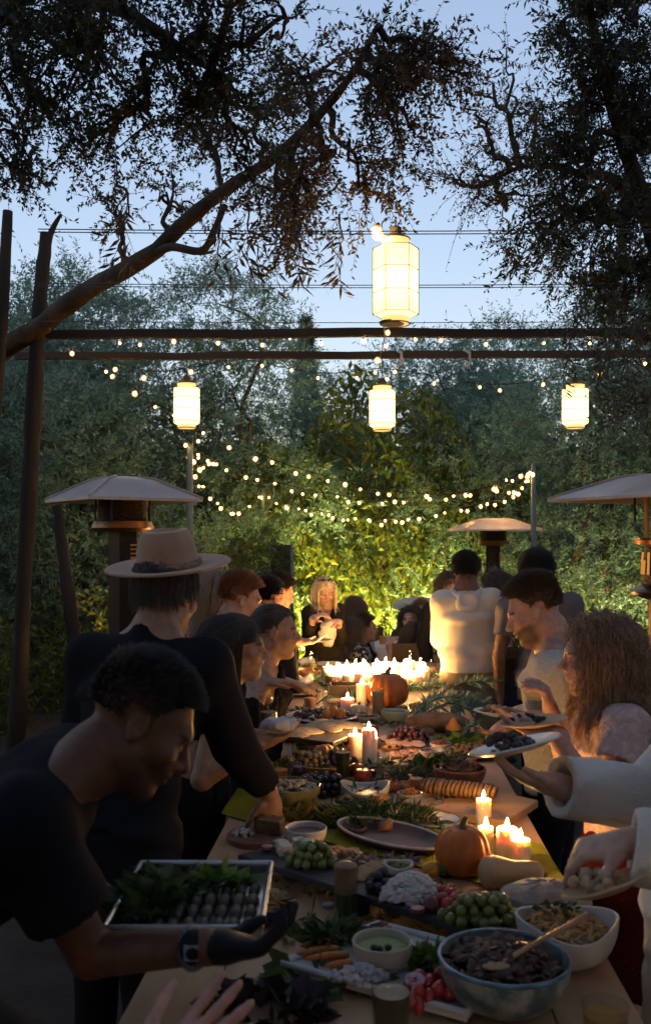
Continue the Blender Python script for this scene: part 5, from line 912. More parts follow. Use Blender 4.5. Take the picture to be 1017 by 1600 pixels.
J = person('woman with long curly brown hair, pink lace top and red skirt holding a plate', cw, -84, (.98, 3.06, .86), hpitch=-6, skin=ROSY, H=.98, slim=.88, fine=.0055, step=.011,
    hands={'L': dict(p=W(866, 1148, 2.85), d=(-.95, .1, .12), n=(.1, .0, 1), c=.35), 'R': dict(p=W(862, 1118, 3.18), d=(-.25, .0, 1), n=(-.8, .3, .2), c=1.0)}, elbow={'L': (.7, -.5, -1), 'R': (.5, .5, -1)},
    top=[dict(name='lace_top', m=clothmat('pink_lace', (.50, .34, .31), .9, .1, 42, (.60, .45, .42), bump=.8, bs=110, thr=(.45, .6)), t=.016, sleeve=(.5, .5), hem=.06, neck=.085, wr=.006, sleeve_loose=.015)],
    bottom=dict(m=clothmat('red_dotted', (.06, .006, .008), .9, .1, 95, (.2, .07, .065), thr=(.68, .72)), skirt=True, t=.016, flare=.03, hemz=.4, name='skirt'),
    hair=dict(col=(.26, .14, .075), length=.38, n=6500, steps=30, grav=.12, lift=.2, style=(0, -.35, .05), vol=.014, wave=.017, wfreq=4.2, clump=1, seed=23, back=.22, rad=.0009))
WHITES = clothmat('white_linen', (.70, .66, .60), .9, .08, 7, bump=.5, bs=120)
J = person('person in loose white linen shirt at the picture edge holding out a plate', (.95, 2.16, 1.6), -84, (.89, 2.18, .92), skin=PALE, H=1.04, fine=.005, step=.011,
    hands={'R': dict(p=W(872, 1228, 2.3), d=(-.93, .05, .22), n=(.2, .1, 1), c=.42), 'L': dict(p=W(985, 1318, 1.85), d=(-.9, .25, -.2), n=(0, .2, -1), c=.95)}, elbow={'R': (.8, .4, -.7), 'L': (.9, -.4, -.3)},
    top=[dict(name='linen_shirt', m=WHITES, t=.03, sleeve=1.99, hem=.25, neck=.085, wr=.006, ws=17, wst=(.6, 1, 1), seed=14, sleeve_loose=.014, res=.008)], bottom=dict(m=clothmat('dark_trousers', (.03, .02, .02))), hair=dict(SHORT, col=(.1, .06, .04), n=1500))
# --- the guest beside the photographer whose hand comes into the picture
J = person('guest standing beside the camera, only one reaching open hand in view', (-.62, .98, 1.60), 15, (-.64, .93, .93), skin=ROSY, H=1.0, step=.016, fine=.005, hands={'R': dict(p=W(322, 1722, 1.4), d=(.66, .42, .30), n=(.3, -.2, 1), c=.22, sp=.8)}, elbow={'R': (.2, -.4, -1)},
    top=[dict(name='sweater', m=BLACK, sleeve=1.2, hem=.15)], bottom=dict(m=BLACK), hair=dict(SHORT, n=1500))
# ================================================================== the long table
WOOD = mat('table_wood', (.46, .275, .15), .5, .16, 3.2, bump=.12, bs=26, stretch=(6, .5, 1), det=8, spec=.4)
tl_, tr2 = T(487, 1035), T(705 + .55 * -25, 1035); nl_, nr_ = T(205, 1560), T(985, 1560)
ext = lambda a, b_, Y: a + (b_ - a) * ((Y - a[1]) / (b_[1] - a[1]))
A0, A1 = ext(tl_, nl_, 1.25), tl_; B0, B1 = ext(T(705, 1060), nr_, 1.25), ext(T(705, 1060), nr_, tl_[1])
tb = thing('banquet_table', (A0 + B1) / 2 * np.array([1, 1, 0]), 'long wooden banquet table covered with food and candles', 'table')
NP = 6; seams = (0, .34, .68, 1)
for k in range(NP):
    for sgm in range(3):
        u0, u1 = k / NP + .0012, (k + 1) / NP - .0012; v0, v1 = seams[sgm] + .0006, seams[sgm + 1] - .0006; q = lambda u, v: (A0 + (A1 - A0) * v) * (1 - u) + (B0 + (B1 - B0) * v) * u; V = []
        dz = random.uniform(-.0012, 0)
        for z in (-.035, -.002, 0):
            e = .0015 if z == 0 else 0
            for (u, v) in ((u0 + e, v0 + e * .2), (u1 - e, v0 + e * .2), (u1 - e, v1 - e * .2), (u0 + e, v1 - e * .2)): p = q(u, v).copy(); p[2] += z + dz; V.append(p)
        MB().add(V, [(3, 2, 1, 0), (8, 9, 10, 11)] + [(r * 4 + j, r * 4 + (j + 1) % 4, r * 4 + 4 + (j + 1) % 4, r * 4 + 4 + j) for r in range(2) for j in range(4)]).build('plank', WOOD, tb, False)
for v in (.02, .33, .35, .67, .69, .98):
    for u in (.06, .94): p = (A0 + (A1 - A0) * v) * (1 - u) + (B0 + (B1 - B0) * v) * u; MB().box((p[0], p[1], (TZ - .037) / 2), (.075, .075, TZ - .037)).build('leg', WOOD, tb, False)
# ------------------------------------------------------------------ makers
CER = mat('white_ceramic', (.62, .58, .54), .3, .05, 8, spec=.5, coat=.3); CERB = mat('rim_blue', (.06, .14, .20), .3, .5, 30, coat=.4); TERRA = mat('glazed_brown', (.17, .075, .045), .35, .3, 25, coat=.3); DKWOOD = mat('dark_walnut', (.075, .04, .028), .45, .35, 5, bump=.15, bs=40, stretch=(.4, 3, 1)); LTWOOD = mat('light_board', (.40, .24, .13), .5, .2, 4, bump=.12, bs=40, stretch=(.4, 4, 1)); SLATE = mat('slate', (.035, .034, .037), .6, .3, 9, bump=.3, bs=50); SILVER = mat('tray_metal', (.55, .53, .50), .28, .1, 6, metal=1, bump=.04, bs=30)
GLASS = glassmat('clear_glass', (.93, .95, .94)); WAX = mat('candle_wax', (.82, .74, .64), .5, .04, 10, sss=.6); WAX.node_tree.nodes; WICK = mat('wick', (.02, .015, .01), .9)
FLAME = glow('flame', (1, .52, .14), 950.)
for n_ in WAX.node_tree.nodes:
    if n_.type == 'BSDF_PRINCIPLED': n_.inputs['Subsurface Scale'].default_value = .03
def candle(p, r, h, label, group=None, fl=1.0, n=20):
    t = thing('candle', p, label, 'candle', group); x, y, z = p
    MB().lathe([(r, 0), (r * 1.01, h * .5), (r, h - .004), (r * .93, h), (r * .7, h - .004), (r * .2, h - .008), (0.0, h - .008)], p, n).build('wax', WAX, t); MB().tube([(x, y, z + h - .01), (x + .001, y, z + h + .006)], .0012, 5).build('wick', WICK, t)
    MB().lathe([(.0, 0), (.0042, .004), (.0055, .010), (.0038, .018), (.0012, .026), (0, .029)], (x, y, z + h + .002), 8, sx=fl, sy=fl).build('flame', FLAME, t); return t
def pumpkin(p, r, h, ribs, m, stem, label, cat='pumpkin', depth=.07, top=.9):
    t = thing(cat.replace(' ', '_'), p, label, cat); n = ribs * 8; pr = [(r * math.sin(math.pi * q) ** .55 * (1 - (.0 if q < .5 else .04)), h * (.5 - .5 * math.cos(math.pi * q)) ) for q in np.linspace(.04, .96, 15)]; pr = [(0, h * .05)] + pr + [(0, h * top)]
    MB().lathe(pr, p, n, lambda a, z: 1 - depth * abs(math.cos(a * ribs / 2)) ** 3).build('flesh', m, t); MB().tube(bez([(p[0], p[1], p[2] + h * top - .005), (p[0] + .004, p[1], p[2] + h + h * .08), (p[0] + r * .12, p[1] - .004, p[2] + h + h * .2)], 8), np.linspace(r * .17, r * .09, 8), 7).build('stem', stem, t); return t
def bowl(p, r, h, m, label, foot=.5, wav=0., thick=.006, cat='bowl', sq=0., name='bowl', rimm=None):
    t = thing(name, p, label, cat); pr = [(0, .002), (r * foot, 0), (r * foot * 1.02, h * .06)] + [(r * (foot + (1 - foot) * math.sin(q * math.pi / 2)), h * (.06 + .94 * (1 - math.cos(q * math.pi / 2)))) for q in np.linspace(.1, 1, 9)]
    inn = [(a - thick, max(b_, .012)) for a, b_ in pr[::-1][:-2]] + [(0, .012)]; pr = pr + [(r - thick * .5, h + thick * .4)] + inn
    mb = MB(); mb.lathe(pr, (0, 0, 0), 40, lambda a, z: 1 + sq * math.cos(4 * a) * min(1, z / h)); V = np.array(mb.V)
    if wav: a = np.arctan2(V[:, 1], V[:, 0]); V[:, 2] += wav * np.cos(2 * a) * np.clip(V[:, 2] / h, 0, 1) ** 3
    mb.V = [tuple(q) for q in V + np.asarray(p)]; mb.build('bowl_body', m, t)
    if rimm: a = np.linspace(0, 6.2832, 41); MB().tube(np.stack([p[0] + (r - .002) * np.cos(a), p[1] + (r - .002) * np.sin(a), np.full(41, p[2] + h)], 1), .005, 6, cap=False).build('rim', rimm, t)
    return t
def plate(p, r, m, label, h=.016, tilt=None, name='plate', cat='plate', group=None, sq=0.):
    t = thing(name, p, label, cat, group); mb = MB(); mb.lathe([(0, 0), (r * .6, 0), (r * .95, h * .8), (r, h), (r * .97, h + .004), (r * .66, .006), (0, .005)], (0, 0, 0), 40, lambda a, z: 1 + sq * math.cos(4 * a)); V = np.array(mb.V)
    if tilt is not None: V = V @ np.asarray(tilt).T
    mb.V = [tuple(q) for q in V + np.asarray(p)]; mb.build('dish', m, t); return t
def rubble(p, r, n, size, m, parent, name='filling', seed=0, hz=.3, elong=1., dome=.03):
    """a mound of small food pieces too small to pick apart: one part"""
    g = np.random.default_rng(seed); mb = MB(); rx, ry = (r, r) if np.isscalar(r) else r
    for i in range(n):
        a = g.uniform(0, 6.283); q = math.sqrt(g.random()); c_ = np.array(p) + (rx * q * math.cos(a), ry * q * math.sin(a), dome * (1 - q * q) + g.uniform(-.2, .6) * size); s_ = size * g.uniform(.6, 1.3); R = frame(g.uniform(0, 360), g.uniform(-40, 40), g.uniform(-40, 40)); mb.blob(c_, (s_, s_ * elong, s_ * g.uniform(.4, .8) * (1 if hz is None else 1)), 6, 4, R, .18, i)
    o = mb.build(name, m, parent); o['kind'] = 'stuff'; return o
GRAPES = {}
def grapes(p, spread, n, r, m, label, seed=0, hump=.03, stem=True, name='grape_bunch'):
    t = thing(name, p, label, 'grapes'); key = (m.name, r)
    if key not in GRAPES: o = MB().blob((0, 0, 0), (r, r, r * 1.12), 10, 7).build('grape', m); GRAPES[key] = o.data; bpy.data.objects.remove(o)
    g = np.random.default_rng(seed); pts = []; tries = 0
    while len(pts) < n and tries < n * 60:
        tries += 1; a = g.uniform(0, 6.283); q = math.sqrt(g.random()); lv = g.integers(0, 3); c_ = np.array([spread[0] * q * math.cos(a) * (1 - .22 * lv), spread[1] * q * math.sin(a) * (1 - .22 * lv), r + lv * r * 1.45])
        if all(np.linalg.norm(c_ - k) > r * 1.62 for k in pts): pts.append(c_)
    for c_ in pts: o = bpy.data.objects.new('grape', GRAPES[key]); COL.objects.link(o); o.parent = t; o.location = tuple(c_); o.rotation_euler = tuple(g.uniform(-1, 1, 3))
    if stem: MB().tube(bez([np.array(p) + (-spread[0], 0, r * 2), np.array(p) + (0, .01, r * 3), np.array(p) + (spread[0] * .8, 0, r * 3.6)], 10), .002, 5).build('stalk', mat('stalk', (.15, .16, .06), .8), t)
    return t
def drink(p, r, h, label, lm=None, level=.7, group=None, name='drinking_glass', n=24):
    t = thing(name, p, label, 'glass', group); MB().lathe([(0, .002), (r * .8, 0), (r * .85, .01), (r, h), (r - .0022, h), (r * .85 - .002, .014), (0, .014)], p, n).build('glass_wall', GLASS, t)
    if lm is not None: q = lambda z: r * .85 + (r - r * .85) * z / h - .0035; MB().lathe([(0, .015), (q(.015), .015), (q(h * level), h * level), (0, h * level)], p, n).build('liquid', lm, t)
    return t
def leaf_pile(p, rx, ry, n, ll, lw, m, name, label, cat='greens', seed=0, up=.5, h=.02, kind=None, rot=0, group=None):
    g = np.random.default_rng(seed); a = g.uniform(0, 6.283, n); q = np.sqrt(g.random(n)); x, y = rx * q * np.cos(a), ry * q * np.sin(a); c_, s_ = math.cos(rot), math.sin(rot); B = np.stack([p[0] + x * c_ - y * s_, p[1] + x * s_ + y * c_, p[2] + .003 + h * g.random(n) * (1 - q * .6)], 1)
    D = nrm(np.stack([np.cos(a) * .7 + g.normal(0, .6, n), np.sin(a) * .7 + g.normal(0, .6, n), np.abs(g.normal(up * .6, .3, n))], 1)); V, F = leaf_quads(B, D, ll * g.uniform(.6, 1.3, n), lw * g.uniform(.7, 1.3, n), seed, .05); V[:, 2] = np.maximum(V[:, 2], p[2] + .002)
    t = thing(name, p, label, cat, group); o = mesh_np('leaves', V, F, m, t, False, {'tint': np.repeat(g.random(n), 4)}); o['kind'] = 'stuff'; mb = MB()
    for i in range(max(3, n // 25)): b0 = B[i]; mb.tube([b0 - (.0, .0, .0), b0 + D[i] * ll * .8], [.0016, .0008], 4)
    o = mb.build('stems', mat('green_stem', (.07, .10, .03), .7), t); o['kind'] = 'stuff'; return t
def quadboard(pxs, z, th, m, t, name='board', bev=.004):
    """board whose top corners are read off the photograph at height z"""
    C_ = [T(px, py, z) for px, py in pxs]; cen = sum(C_) / 4; V = []
    for dz, e in ((-th, 0), (-bev, 0), (0, bev)):
        for c_ in C_: p = c_ + (cen - c_) * (e / (np.linalg.norm(cen - c_) + 1e-9)); V.append(p + np.array([0, 0, dz]))
    f = [(3, 2, 1, 0), (8, 9, 10, 11)] + [(r * 4 + j, r * 4 + (j + 1) % 4, r * 4 + 4 + (j + 1) % 4, r * 4 + 4 + j) for r in range(2) for j in range(4)]
    mb = MB().add(V, f); o = mb.build(name, m, t, False); bm_flip(o); return o, C_
def bm_flip(o):
    import bmesh
    b_ = bmesh.new(); b_.from_mesh(o.data); bmesh.ops.recalc_face_normals(b_, faces=b_.faces); b_.to_mesh(o.data); b_.free()
ORANGE = mat('pumpkin_skin', (.50, .135, .022), .5, .2, 10, bump=.15, bs=40); STEM = mat('pumpkin_stem', (.12, .13, .05), .8, .3, 20, bump=.4); CREAM = mat('cream_rind', (.62, .53, .38), .6, .1, 14); SQUASH = mat('butternut', (.52, .33, .17), .5, .1, 8); BREADM = mat('bread_crust', (.21, .115, .06), .85, .4, 16, bump=.7, bs=70); CRUMB = mat('bread_cut', (.36, .23, .13), .9, .25, 30, bump=.6, bs=120); FLOUR = mat('floured_crust', (.20, .165, .14), .9, .5, 12, bump=.8, bs=40, col2=(.42, .38, .34)); MEAT = mat('braised_meat', (.055, .024, .014), .45, .6, 20, bump=.6, bs=60); GREENG = mat('green_grape', (.15, .17, .035), .25, .25, 12, sss=.3, coat=.3); BLACKG = mat('dark_grape', (.018, .014, .024), .3, .4, 14, coat=.3); REDG = mat('purple_grape', (.07, .022, .035), .3, .4, 14, coat=.3)
HERB = leafmat('herb_leaf', (.020, .045, .012), (.045, .085, .02), (.10, .13, .035), .5, .25); LETT = leafmat('lettuce_leaf', (.05, .10, .015), (.11, .19, .03), (.22, .28, .06), .45, .35)
JUICE = mat('orange_juice', (.60, .26, .05), .3, .05, sss=.2); AMBER = mat('amber_drink', (.42, .20, .04), .25, .05); GREENJ = mat('green_smoothie', (.055, .065, .02), .4, .5, 30, col2=(.20, .12, .06)); BROWNJ = mat('brown_drink', (.07, .045, .018), .3, .3, 20); PINKJ = mat('pink_drink', (.55, .26, .18), .3, .05)
# ------------------------------------------------------------------ lime runner
C4 = [T(345, 1274), T(915, 1428), T(846, 1322), T(372, 1234)]; V = []; F = []; n = 30; g = np.random.default_rng(3)
for i in range(n + 1):
    for j in range(9): u, v = i / n, j / 8; p = (C4[0] * (1 - u) + C4[1] * u) * (1 - v) + (C4[3] * (1 - u) + C4[2] * u) * v; V.append(p)
V = np.array(V); V[:, 2] = TZ + .005 + .004 * (vnoise(V, 9, 4) + 1) * .6; F = np.array([(i * 9 + j, (i + 1) * 9 + j, (i + 1) * 9 + j + 1, i * 9 + j + 1) for i in range(n) for j in range(8)])
o = mesh_np('table_runner', V, F, clothmat('lime_cloth', (.24, .23, .018), .85, .2, 5, bump=.5, bs=90), None); tag(o, 'lime green cloth runner lying slantwise across the table', 'runner')
# ------------------------------------------------------------------ near end of the table
pb_ = T(790, 1580, TZ); t = bowl(pb_ + (0, .02, 0), .138, .105, mat('painted_bowl', (.08, .12, .13), .3, .5, 22, col2=(.34, .33, .28), coat=.4, thr=(.4, .6)), 'big blue and white painted bowl of dark braised meat', .42, rimm=CERB); rubble(pb_ + (0, .02, .082), .115, 260, .013, MEAT, t, 'braised_meat', 1, elong=1.6, dome=.03)
sp = T(800, 1500, TZ + .12); o = thing('wooden_spoon', sp, 'wooden spoon lying in the bowl of braised meat', 'spoon'); MB().tube([sp + (-.02, .0, -.005), sp + (.07, .05, .02), sp + (.19, .12, .045)], [.005, .005, .0065], 8).build('handle', LTWOOD, o); MB().blob(sp + (-.035, -.01, -.008), (.03, .018, .007), 12, 7).build('scoop', LTWOOD, o)
pp = T(885, 1500, TZ); t = bowl(pp, .115, .095, CER, 'white square-edged bowl of pasta with herbs', .5, wav=.012, sq=.05); mb = MB(); g = random.Random(4)
for k in range(120):
    a = g.uniform(0, 6.28); q = .085 * math.sqrt(g.random()); c_ = pp + np.array([q * math.cos(a), q * math.sin(a), .07 + .03 * (1 - q / .085) + g.uniform(0, .008)]); d = frame(g.uniform(0, 360), g.uniform(-25, 25))[:, 1] * .02; mb.tube([c_ - d, c_ + (0, 0, .004), c_ + d], .0042, 6)
o = mb.build('pasta', mat('pasta', (.45, .26, .09), .45, .25, 30), t); o['kind'] = 'stuff'; leaf_pile(pp + (-.02, .03, .1), .05, .03, 60, .018, .012, HERB, 'herb_garnish', 'chopped green herbs on top of the pasta bowl', 'herbs', 5, .6)
t = thing('bread_loaf', T(852, 1428), 'round floury loaf with cracked grey crust behind the pasta bowl', 'bread'); mb = MB(); mb.lathe([(0, .0), (.098, .004), (.113, .022), (.104, .05), (.07, .068), (.03, .073), (0, .074)], T(852, 1424), 40, lambda a, z: 1 + .03 * math.sin(3 * a) + .02 * math.sin(7 * a), sx=1.1, sy=.9); mb.build('crust', FLOUR, t); mb = MB()
for k in range(9):
    a = k * .7; c_ = T(852, 1424); mb.tube([c_ + (.02 * math.cos(a), .02 * math.sin(a), .074), c_ + (.06 * math.cos(a + .3), .05 * math.sin(a + .3), .069), c_ + (.1 * math.cos(a + .2), .083 * math.sin(a + .2), .045)], .004, 5)
mb.build('crust_ridges', FLOUR, t)
# slate serving board on black feet
sb = thing('slate_board', T(600, 1410), 'long dark slate board on black feet loaded with cheese and fruit', 'serving board'); SZ = TZ + .06
o, cs = quadboard([(372, 1335), (795, 1474), (845, 1434), (452, 1312)], SZ, .018, SLATE, sb, 'slab')
for u, v in ((.12, .5), (.5, .12), (.88, .5)): p = (cs[0] * (1 - u) + cs[1] * u) * (1 - v) + (cs[3] * (1 - u) + cs[2] * u) * v; MB().box((p[0], p[1], TZ + .021), (.035, .035, .042)).build('foot', mat('black_foot', (.01, .01, .01), .6), sb, False)
S_ = lambda px, py, h=0: T(px, py, SZ) + np.array([0, 0, h])
grapes(S_(487, 1352), (.065, .04), 40, .0135, GREENG, 'small bunch of green grapes beside the blue cheese', 1); grapes(S_(752, 1440), (.095, .05), 62, .014, GREENG, 'large bunch of green grapes at the right end of the slate board', 2)
def chunks(px, py, n, size, m, label, name, cat, spread, seed):
    t = thing(name, S_(px, py), label, cat); g = random.Random(seed); c0 = S_(px, py)
    for k in range(n): s_ = size * g.uniform(.7, 1.2); p = c0 + np.array([g.uniform(-1, 1) * spread[0], g.uniform(-1, 1) * spread[1], s_ * .42]); MB().box(p, (s_, s_ * .9, s_ * .8), frame(g.uniform(0, 90), g.uniform(-12, 12), g.uniform(-12, 12)), .9).build('cube', m, t, False)
chunks(537, 1338, 16, .022, mat('orange_cheese', (.55, .21, .05), .5, .1, 12, sss=.2), 'orange cheese cubes piled behind the tall smoothie glass', 'cheese_cubes', 'cheese', (.045, .035), 3)
BLUEC = mat('blue_cheese', (.20, .24, .20), .7, .1, 26, bump=.5, bs=60, col2=(.62, .58, .46), thr=(.38, .5)); chunks(462, 1332, 7, .034, BLUEC, 'crumbled wedges of blue veined cheese at the left end of the board', 'blue_cheese', 'cheese', (.05, .035), 4)
FIGM = mat('fig', (.14, .05, .05), .6, .3, 14); FIGC = mat('fig_cut', (.40, .13, .10), .5, .5, 60, col2=(.55, .35, .25))
for i, (px, py, lb) in enumerate(((418, 1330, 'halved fig lying nearest the corner of the slate board'), (435, 1322, 'second halved fig behind the first one'), (652, 1428, 'halved fig in front of the white cheese heap'), (673, 1424, 'dark whole fig beside the strawberries'))):
    t = thing('fig', S_(px, py), lb, 'fig'); p = S_(px, py); MB().lathe([(0, 0), (.014, .002), (.019, .01), (.017, .016)] if i < 3 else [(0, 0), (.014, .002), (.021, .014), (.017, .028), (.006, .036), (0, .037)], p, 16).build('skin', FIGM, t)
    if i < 3: MB().lathe([(.0168, .0162), (.01, .0175), (0, .0172)], p, 16).build('cut_face', FIGC, t)
rc = S_(642, 1402); t = thing('ricotta', rc, 'heap of crumbly white cheese at the middle of the slate board', 'cheese'); mb = MB(); g = np.random.default_rng(8)
rubble(rc, (.075, .055), 330, .011, mat('ricotta', (.60, .56, .53), .8, .06, 20, bump=.5, bs=90), t, 'curds', 8, dome=.055); BERRY = mat('blackberry', (.012, .008, .014), .35, .4, 30, bump=.9, bs=150, coat=.3)
def berries(pts, r, m, label, name, cat, seed=0, cap=None):
    t = thing(name, pts[0], label, cat); g = random.Random(seed)
    for p in pts:
        o = MB().blob(np.asarray(p) + (0, 0, r * .95), (r, r, r * 1.15), 9, 7, frame(g.uniform(0, 360), g.uniform(-50, 50)), .05, g.randrange(99)).build('berry', m, t)
        if cap is not None: MB().blob(np.asarray(p) + (r * .4, 0, r * 1.8), (r * .6, r * .6, r * .15), 6, 3).build('leaf_cap', cap, o)
berries([S_(583, 1388), S_(592, 1384), S_(600, 1390), S_(590, 1396), S_(578, 1394), S_(606, 1397), S_(586, 1379), S_(598, 1380, .015), S_(590, 1389, .018)], .014, BERRY, 'cluster of blackberries left of the white cheese', 'blackberries', 'berries', 1)
STRAW = mat('strawberry', (.42, .025, .02), .35, .25, 60, bump=.4, bs=200, coat=.3); berries([S_(690, 1415), S_(700, 1408), S_(708, 1418), S_(698, 1425), S_(715, 1412), S_(703, 1402), S_(687, 1404)], .017, STRAW, 'strawberries between the figs and the large green grapes', 'strawberries', 'berries', 2, mat('leafcap', (.06, .10, .02), .6))
nb = S_(622, 1366); t = bowl(nb, .042, .03, CER, 'little white spouted dish of pistachios on the slate board', .6, wav=.004); rubble(nb + (0, 0, .018), .034, 60, .006, mat('pistachio', (.20, .19, .05), .6, .4, 40), t, 'pistachios', 3, dome=.01)
CRACK = mat('cracker', (.36, .22, .10), .8, .3, 40, bump=.4, bs=120)
t = thing('crackers', S_(570, 1372), 'thin crackers fanned out beside the blackberries', 'crackers')
for k in range(7): MB().box(S_(556 + k * 5, 1376 - k * 2, .012 + .002 * k), (.045, .035, .003), frame(k * 17, 18 - k * 3, 8)).build('cracker', CRACK, t, False)
for px, py, m, lb in ((672, 1366, mat('orange_fruit', (.60, .26, .03), .5, .1, 20, bump=.2, bs=150), 'small orange mandarin behind the white cheese'), (690, 1362, mat('lime_fruit', (.09, .16, .02), .45, .2, 20, bump=.2, bs=150), 'green lime next to the near pumpkin')):
    o = MB().blob(T(px, py + 8) + (0, 0, .026), (.026, .026, .024), 18, 12).build('citrus_fruit', m); tag(o, lb, 'fruit')
leaf_pile(S_(600, 1350), .1, .02, 60, .03, .012, leafmat('dry_petals', (.12, .06, .08), (.2, .15, .25), (.35, .3, .2)), 'edible_flowers', 'scattered violet petals and dry leaves on the slate board', 'petals', 6, .3)
# smoothie glass, crudite platter
t = drink(T(540, 1436), .035, .165, 'tall glass of layered green and brown smoothie before the slate board', mat('green_layer', (.045, .06, .015), .4, .5, 40), .42); MB().lathe([(.0272, .0705), (.0305, .14), (.02, .146), (0, .148)], T(540, 1436), 24).build('upper_layer', mat('brown_layer', (.26, .14, .08), .5, .3, 40), t)
pl_ = thing('crudite_platter', T(610, 1520), 'rectangular white platter of raw vegetables and green dip', 'platter'); PZ = TZ + .022; pxs = [(440, 1508), (728, 1588), (800, 1500), (590, 1446)]
o, cs = quadboard(pxs, PZ, .012, CER, pl_, 'plate_base'); cen = sum(cs) / 4
for i in range(4): a, b_ = cs[i], cs[(i + 1) % 4]; MB().tube([a + (0, 0, .006), (a + b_) / 2 + (0, 0, .006), b_ + (0, 0, .006)], .0075, 8).build('raised_edge', CER, pl_)
MB().box(cen - (0, 0, .012 + .0045), (.3, .2, .009), rotz(-.5), .95).build('plate_foot', CER, pl_, False)
Z_ = lambda px, py, h=0: T(px, py, PZ) + np.array([0, 0, h])
t = bowl(Z_(597, 1512), .068, .062, mat('cream_ceramic', (.50, .44, .34), .4, .06, 10, coat=.2), 'cream bowl of green dip on the vegetable platter', .55, thick=.006); p = Z_(597, 1512); MB().lathe([(.06, .045), (.05, .05), (.03, .047), (.012, .053), (0, .05)], p, 30, lambda a, z: 1 + .03 * math.sin(5 * a)).build('dip', mat('green_dip', (.25, .30, .10), .6, .15, 30, bump=.4, bs=60), t)
for k, (dx, dy) in enumerate(((-.02, -.025), (-.008, -.03), (.012, -.022))): MB().blob(p + (dx, dy, .056), (.009, .009, .007), 8, 6).build('olive', BERRY, t)
CARR = mat('carrot', (.52, .16, .03), .5, .2, 20, bump=.2, bs=60, stretch=(4, 4, 4))
for k, (x0, y0, x1, y1) in enumerate(((462, 1499, 532, 1492), (476, 1512, 545, 1506), (470, 1486, 522, 1481), (508, 1524, 552, 1520))):
    a, b_ = Z_(x0, y0, .012 + .008 * (k % 2)), Z_(x1, y1, .014 + .006 * (k % 2)); t = thing('carrot', a, ['carrot stick nearest the left corner of the platter', 'front carrot on the platter', 'rear thin carrot on the platter', 'short carrot lying by the dip bowl'][k], 'carrot'); MB().tube(bez([a, (a + b_) / 2 + (0, .004, 0), b_], 8), [.003, .006, .0075, .0085, .009, .0095, .0095, .006], 9).build('root', CARR, t)
berries([Z_(592, 1470), Z_(603, 1466), Z_(582, 1466), Z_(598, 1459), Z_(612, 1472)], .015, mat('radish', (.34, .03, .06), .35, .2, 14, coat=.3), 'red radishes behind the dip bowl', 'radishes', 'vegetables', 4, mat('radgreen', (.07, .12, .03), .6)); leaf_pile(Z_(520, 1475), .09, .035, 130, .055, .022, HERB, 'salad_leaves', 'dark salad leaves and sprouts heaped on the far side of the platter', 'salad', 12, .7, .03)
TOM = mat('cherry_tomato', (.42, .025, .015), .22, .2, 12, coat=.5); g = random.Random(5); berries([Z_(640 + 15 * (k % 5) + g.uniform(-3, 3), 1548 + 12 * (k // 5) - 2 * (k % 5), .012 * (k % 2)) for k in range(17)], .0155, TOM, 'cherry tomatoes heaped at the near corner of the platter', 'cherry_tomatoes', 'vegetables', 6)
t = thing('onion_slice', Z_(648, 1560, .034), 'pale pink onion ring lying on the cherry tomatoes', 'onion'); p = Z_(648, 1560, .04)
for r in (.019, .013, .007): MB().tube([p + (r * math.cos(q), r * math.sin(q), .004 * math.sin(q)) for q in np.linspace(0, 6.283, 16)], .0028, 6, cap=False).build('ring', mat('onion', (.55, .36, .42), .4, .2, 30), t)
leaf_pile(Z_(690, 1510), .06, .05, 120, .05, .028, LETT, 'lettuce', 'green lettuce and cucumber at the right side of the platter', 'salad', 13, .6, .03); leaf_pile(T(505, 1545), .1, .05, 26, .085, .06, HERB, 'grape_leaves', 'broad dark green vine leaves lying before the platter', 'leaves', 14, .25, .02)
rubble(Z_(560, 1535, .008), (.06, .03), 60, .012, mat('cauliflower', (.50, .45, .46), .7, .3, 30, bump=.5), pl_, 'cauliflower', 7, dome=.02); berries([Z_(725, 1490), Z_(738, 1500), Z_(715, 1484), Z_(750, 1495)], .018, mat('beetroot', (.07, .015, .03), .5, .3, 20), 'dark beetroot slices at the right edge of the platter', 'beetroot', 'vegetables', 8)
drink(T(611, 1640), .04, .14, 'glass of brown iced drink cut by the bottom edge', BROWNJ, .8); drink(T(945, 1650), .045, .1, 'glass of amber drink at the bottom right corner', AMBER, .8)
leaf_pile(T(415, 1585), .13, .06, 60, .06, .05, leafmat('dark_chard', (.012, .01, .012), (.02, .014, .016), (.04, .02, .03)), 'chard_leaves', 'crumpled near-black leaves at the bottom edge beside the pink hand', 'leaves', 15, .5, .04)
t = bowl(T(420, 1440), .07, .05, mat('cobalt_bowl', (.03, .03, .10), .3, .2, 10, coat=.5), 'cobalt blue bowl of chips behind the metal tray', .5); mb = MB(); g = random.Random(9)
for k in range(34): a = g.uniform(0, 6.28); q = .055 * math.sqrt(g.random()); MB.box(mb, T(420, 1440) + np.array([q * math.cos(a), q * math.sin(a), .04 + .04 * (1 - q / .055)]), (.035, .03, .0025), frame(g.uniform(0, 360), g.uniform(-50, 50), g.uniform(-40, 40)))
o = mb.build('chips', CRACK, t, False); o['kind'] = 'stuff'
for px, py, lb in ((514, 1418, 'crumb of white cheese left of the smoothie glass'), (562, 1424, 'crumb of white cheese right of the smoothie glass')): o = MB().blob(T(px, py) + (0, 0, .007), (.018, .012, .008), 9, 6, None, .2, px).build('cheese_crumb', MATS['ricotta']); tag(o, lb, 'cheese')
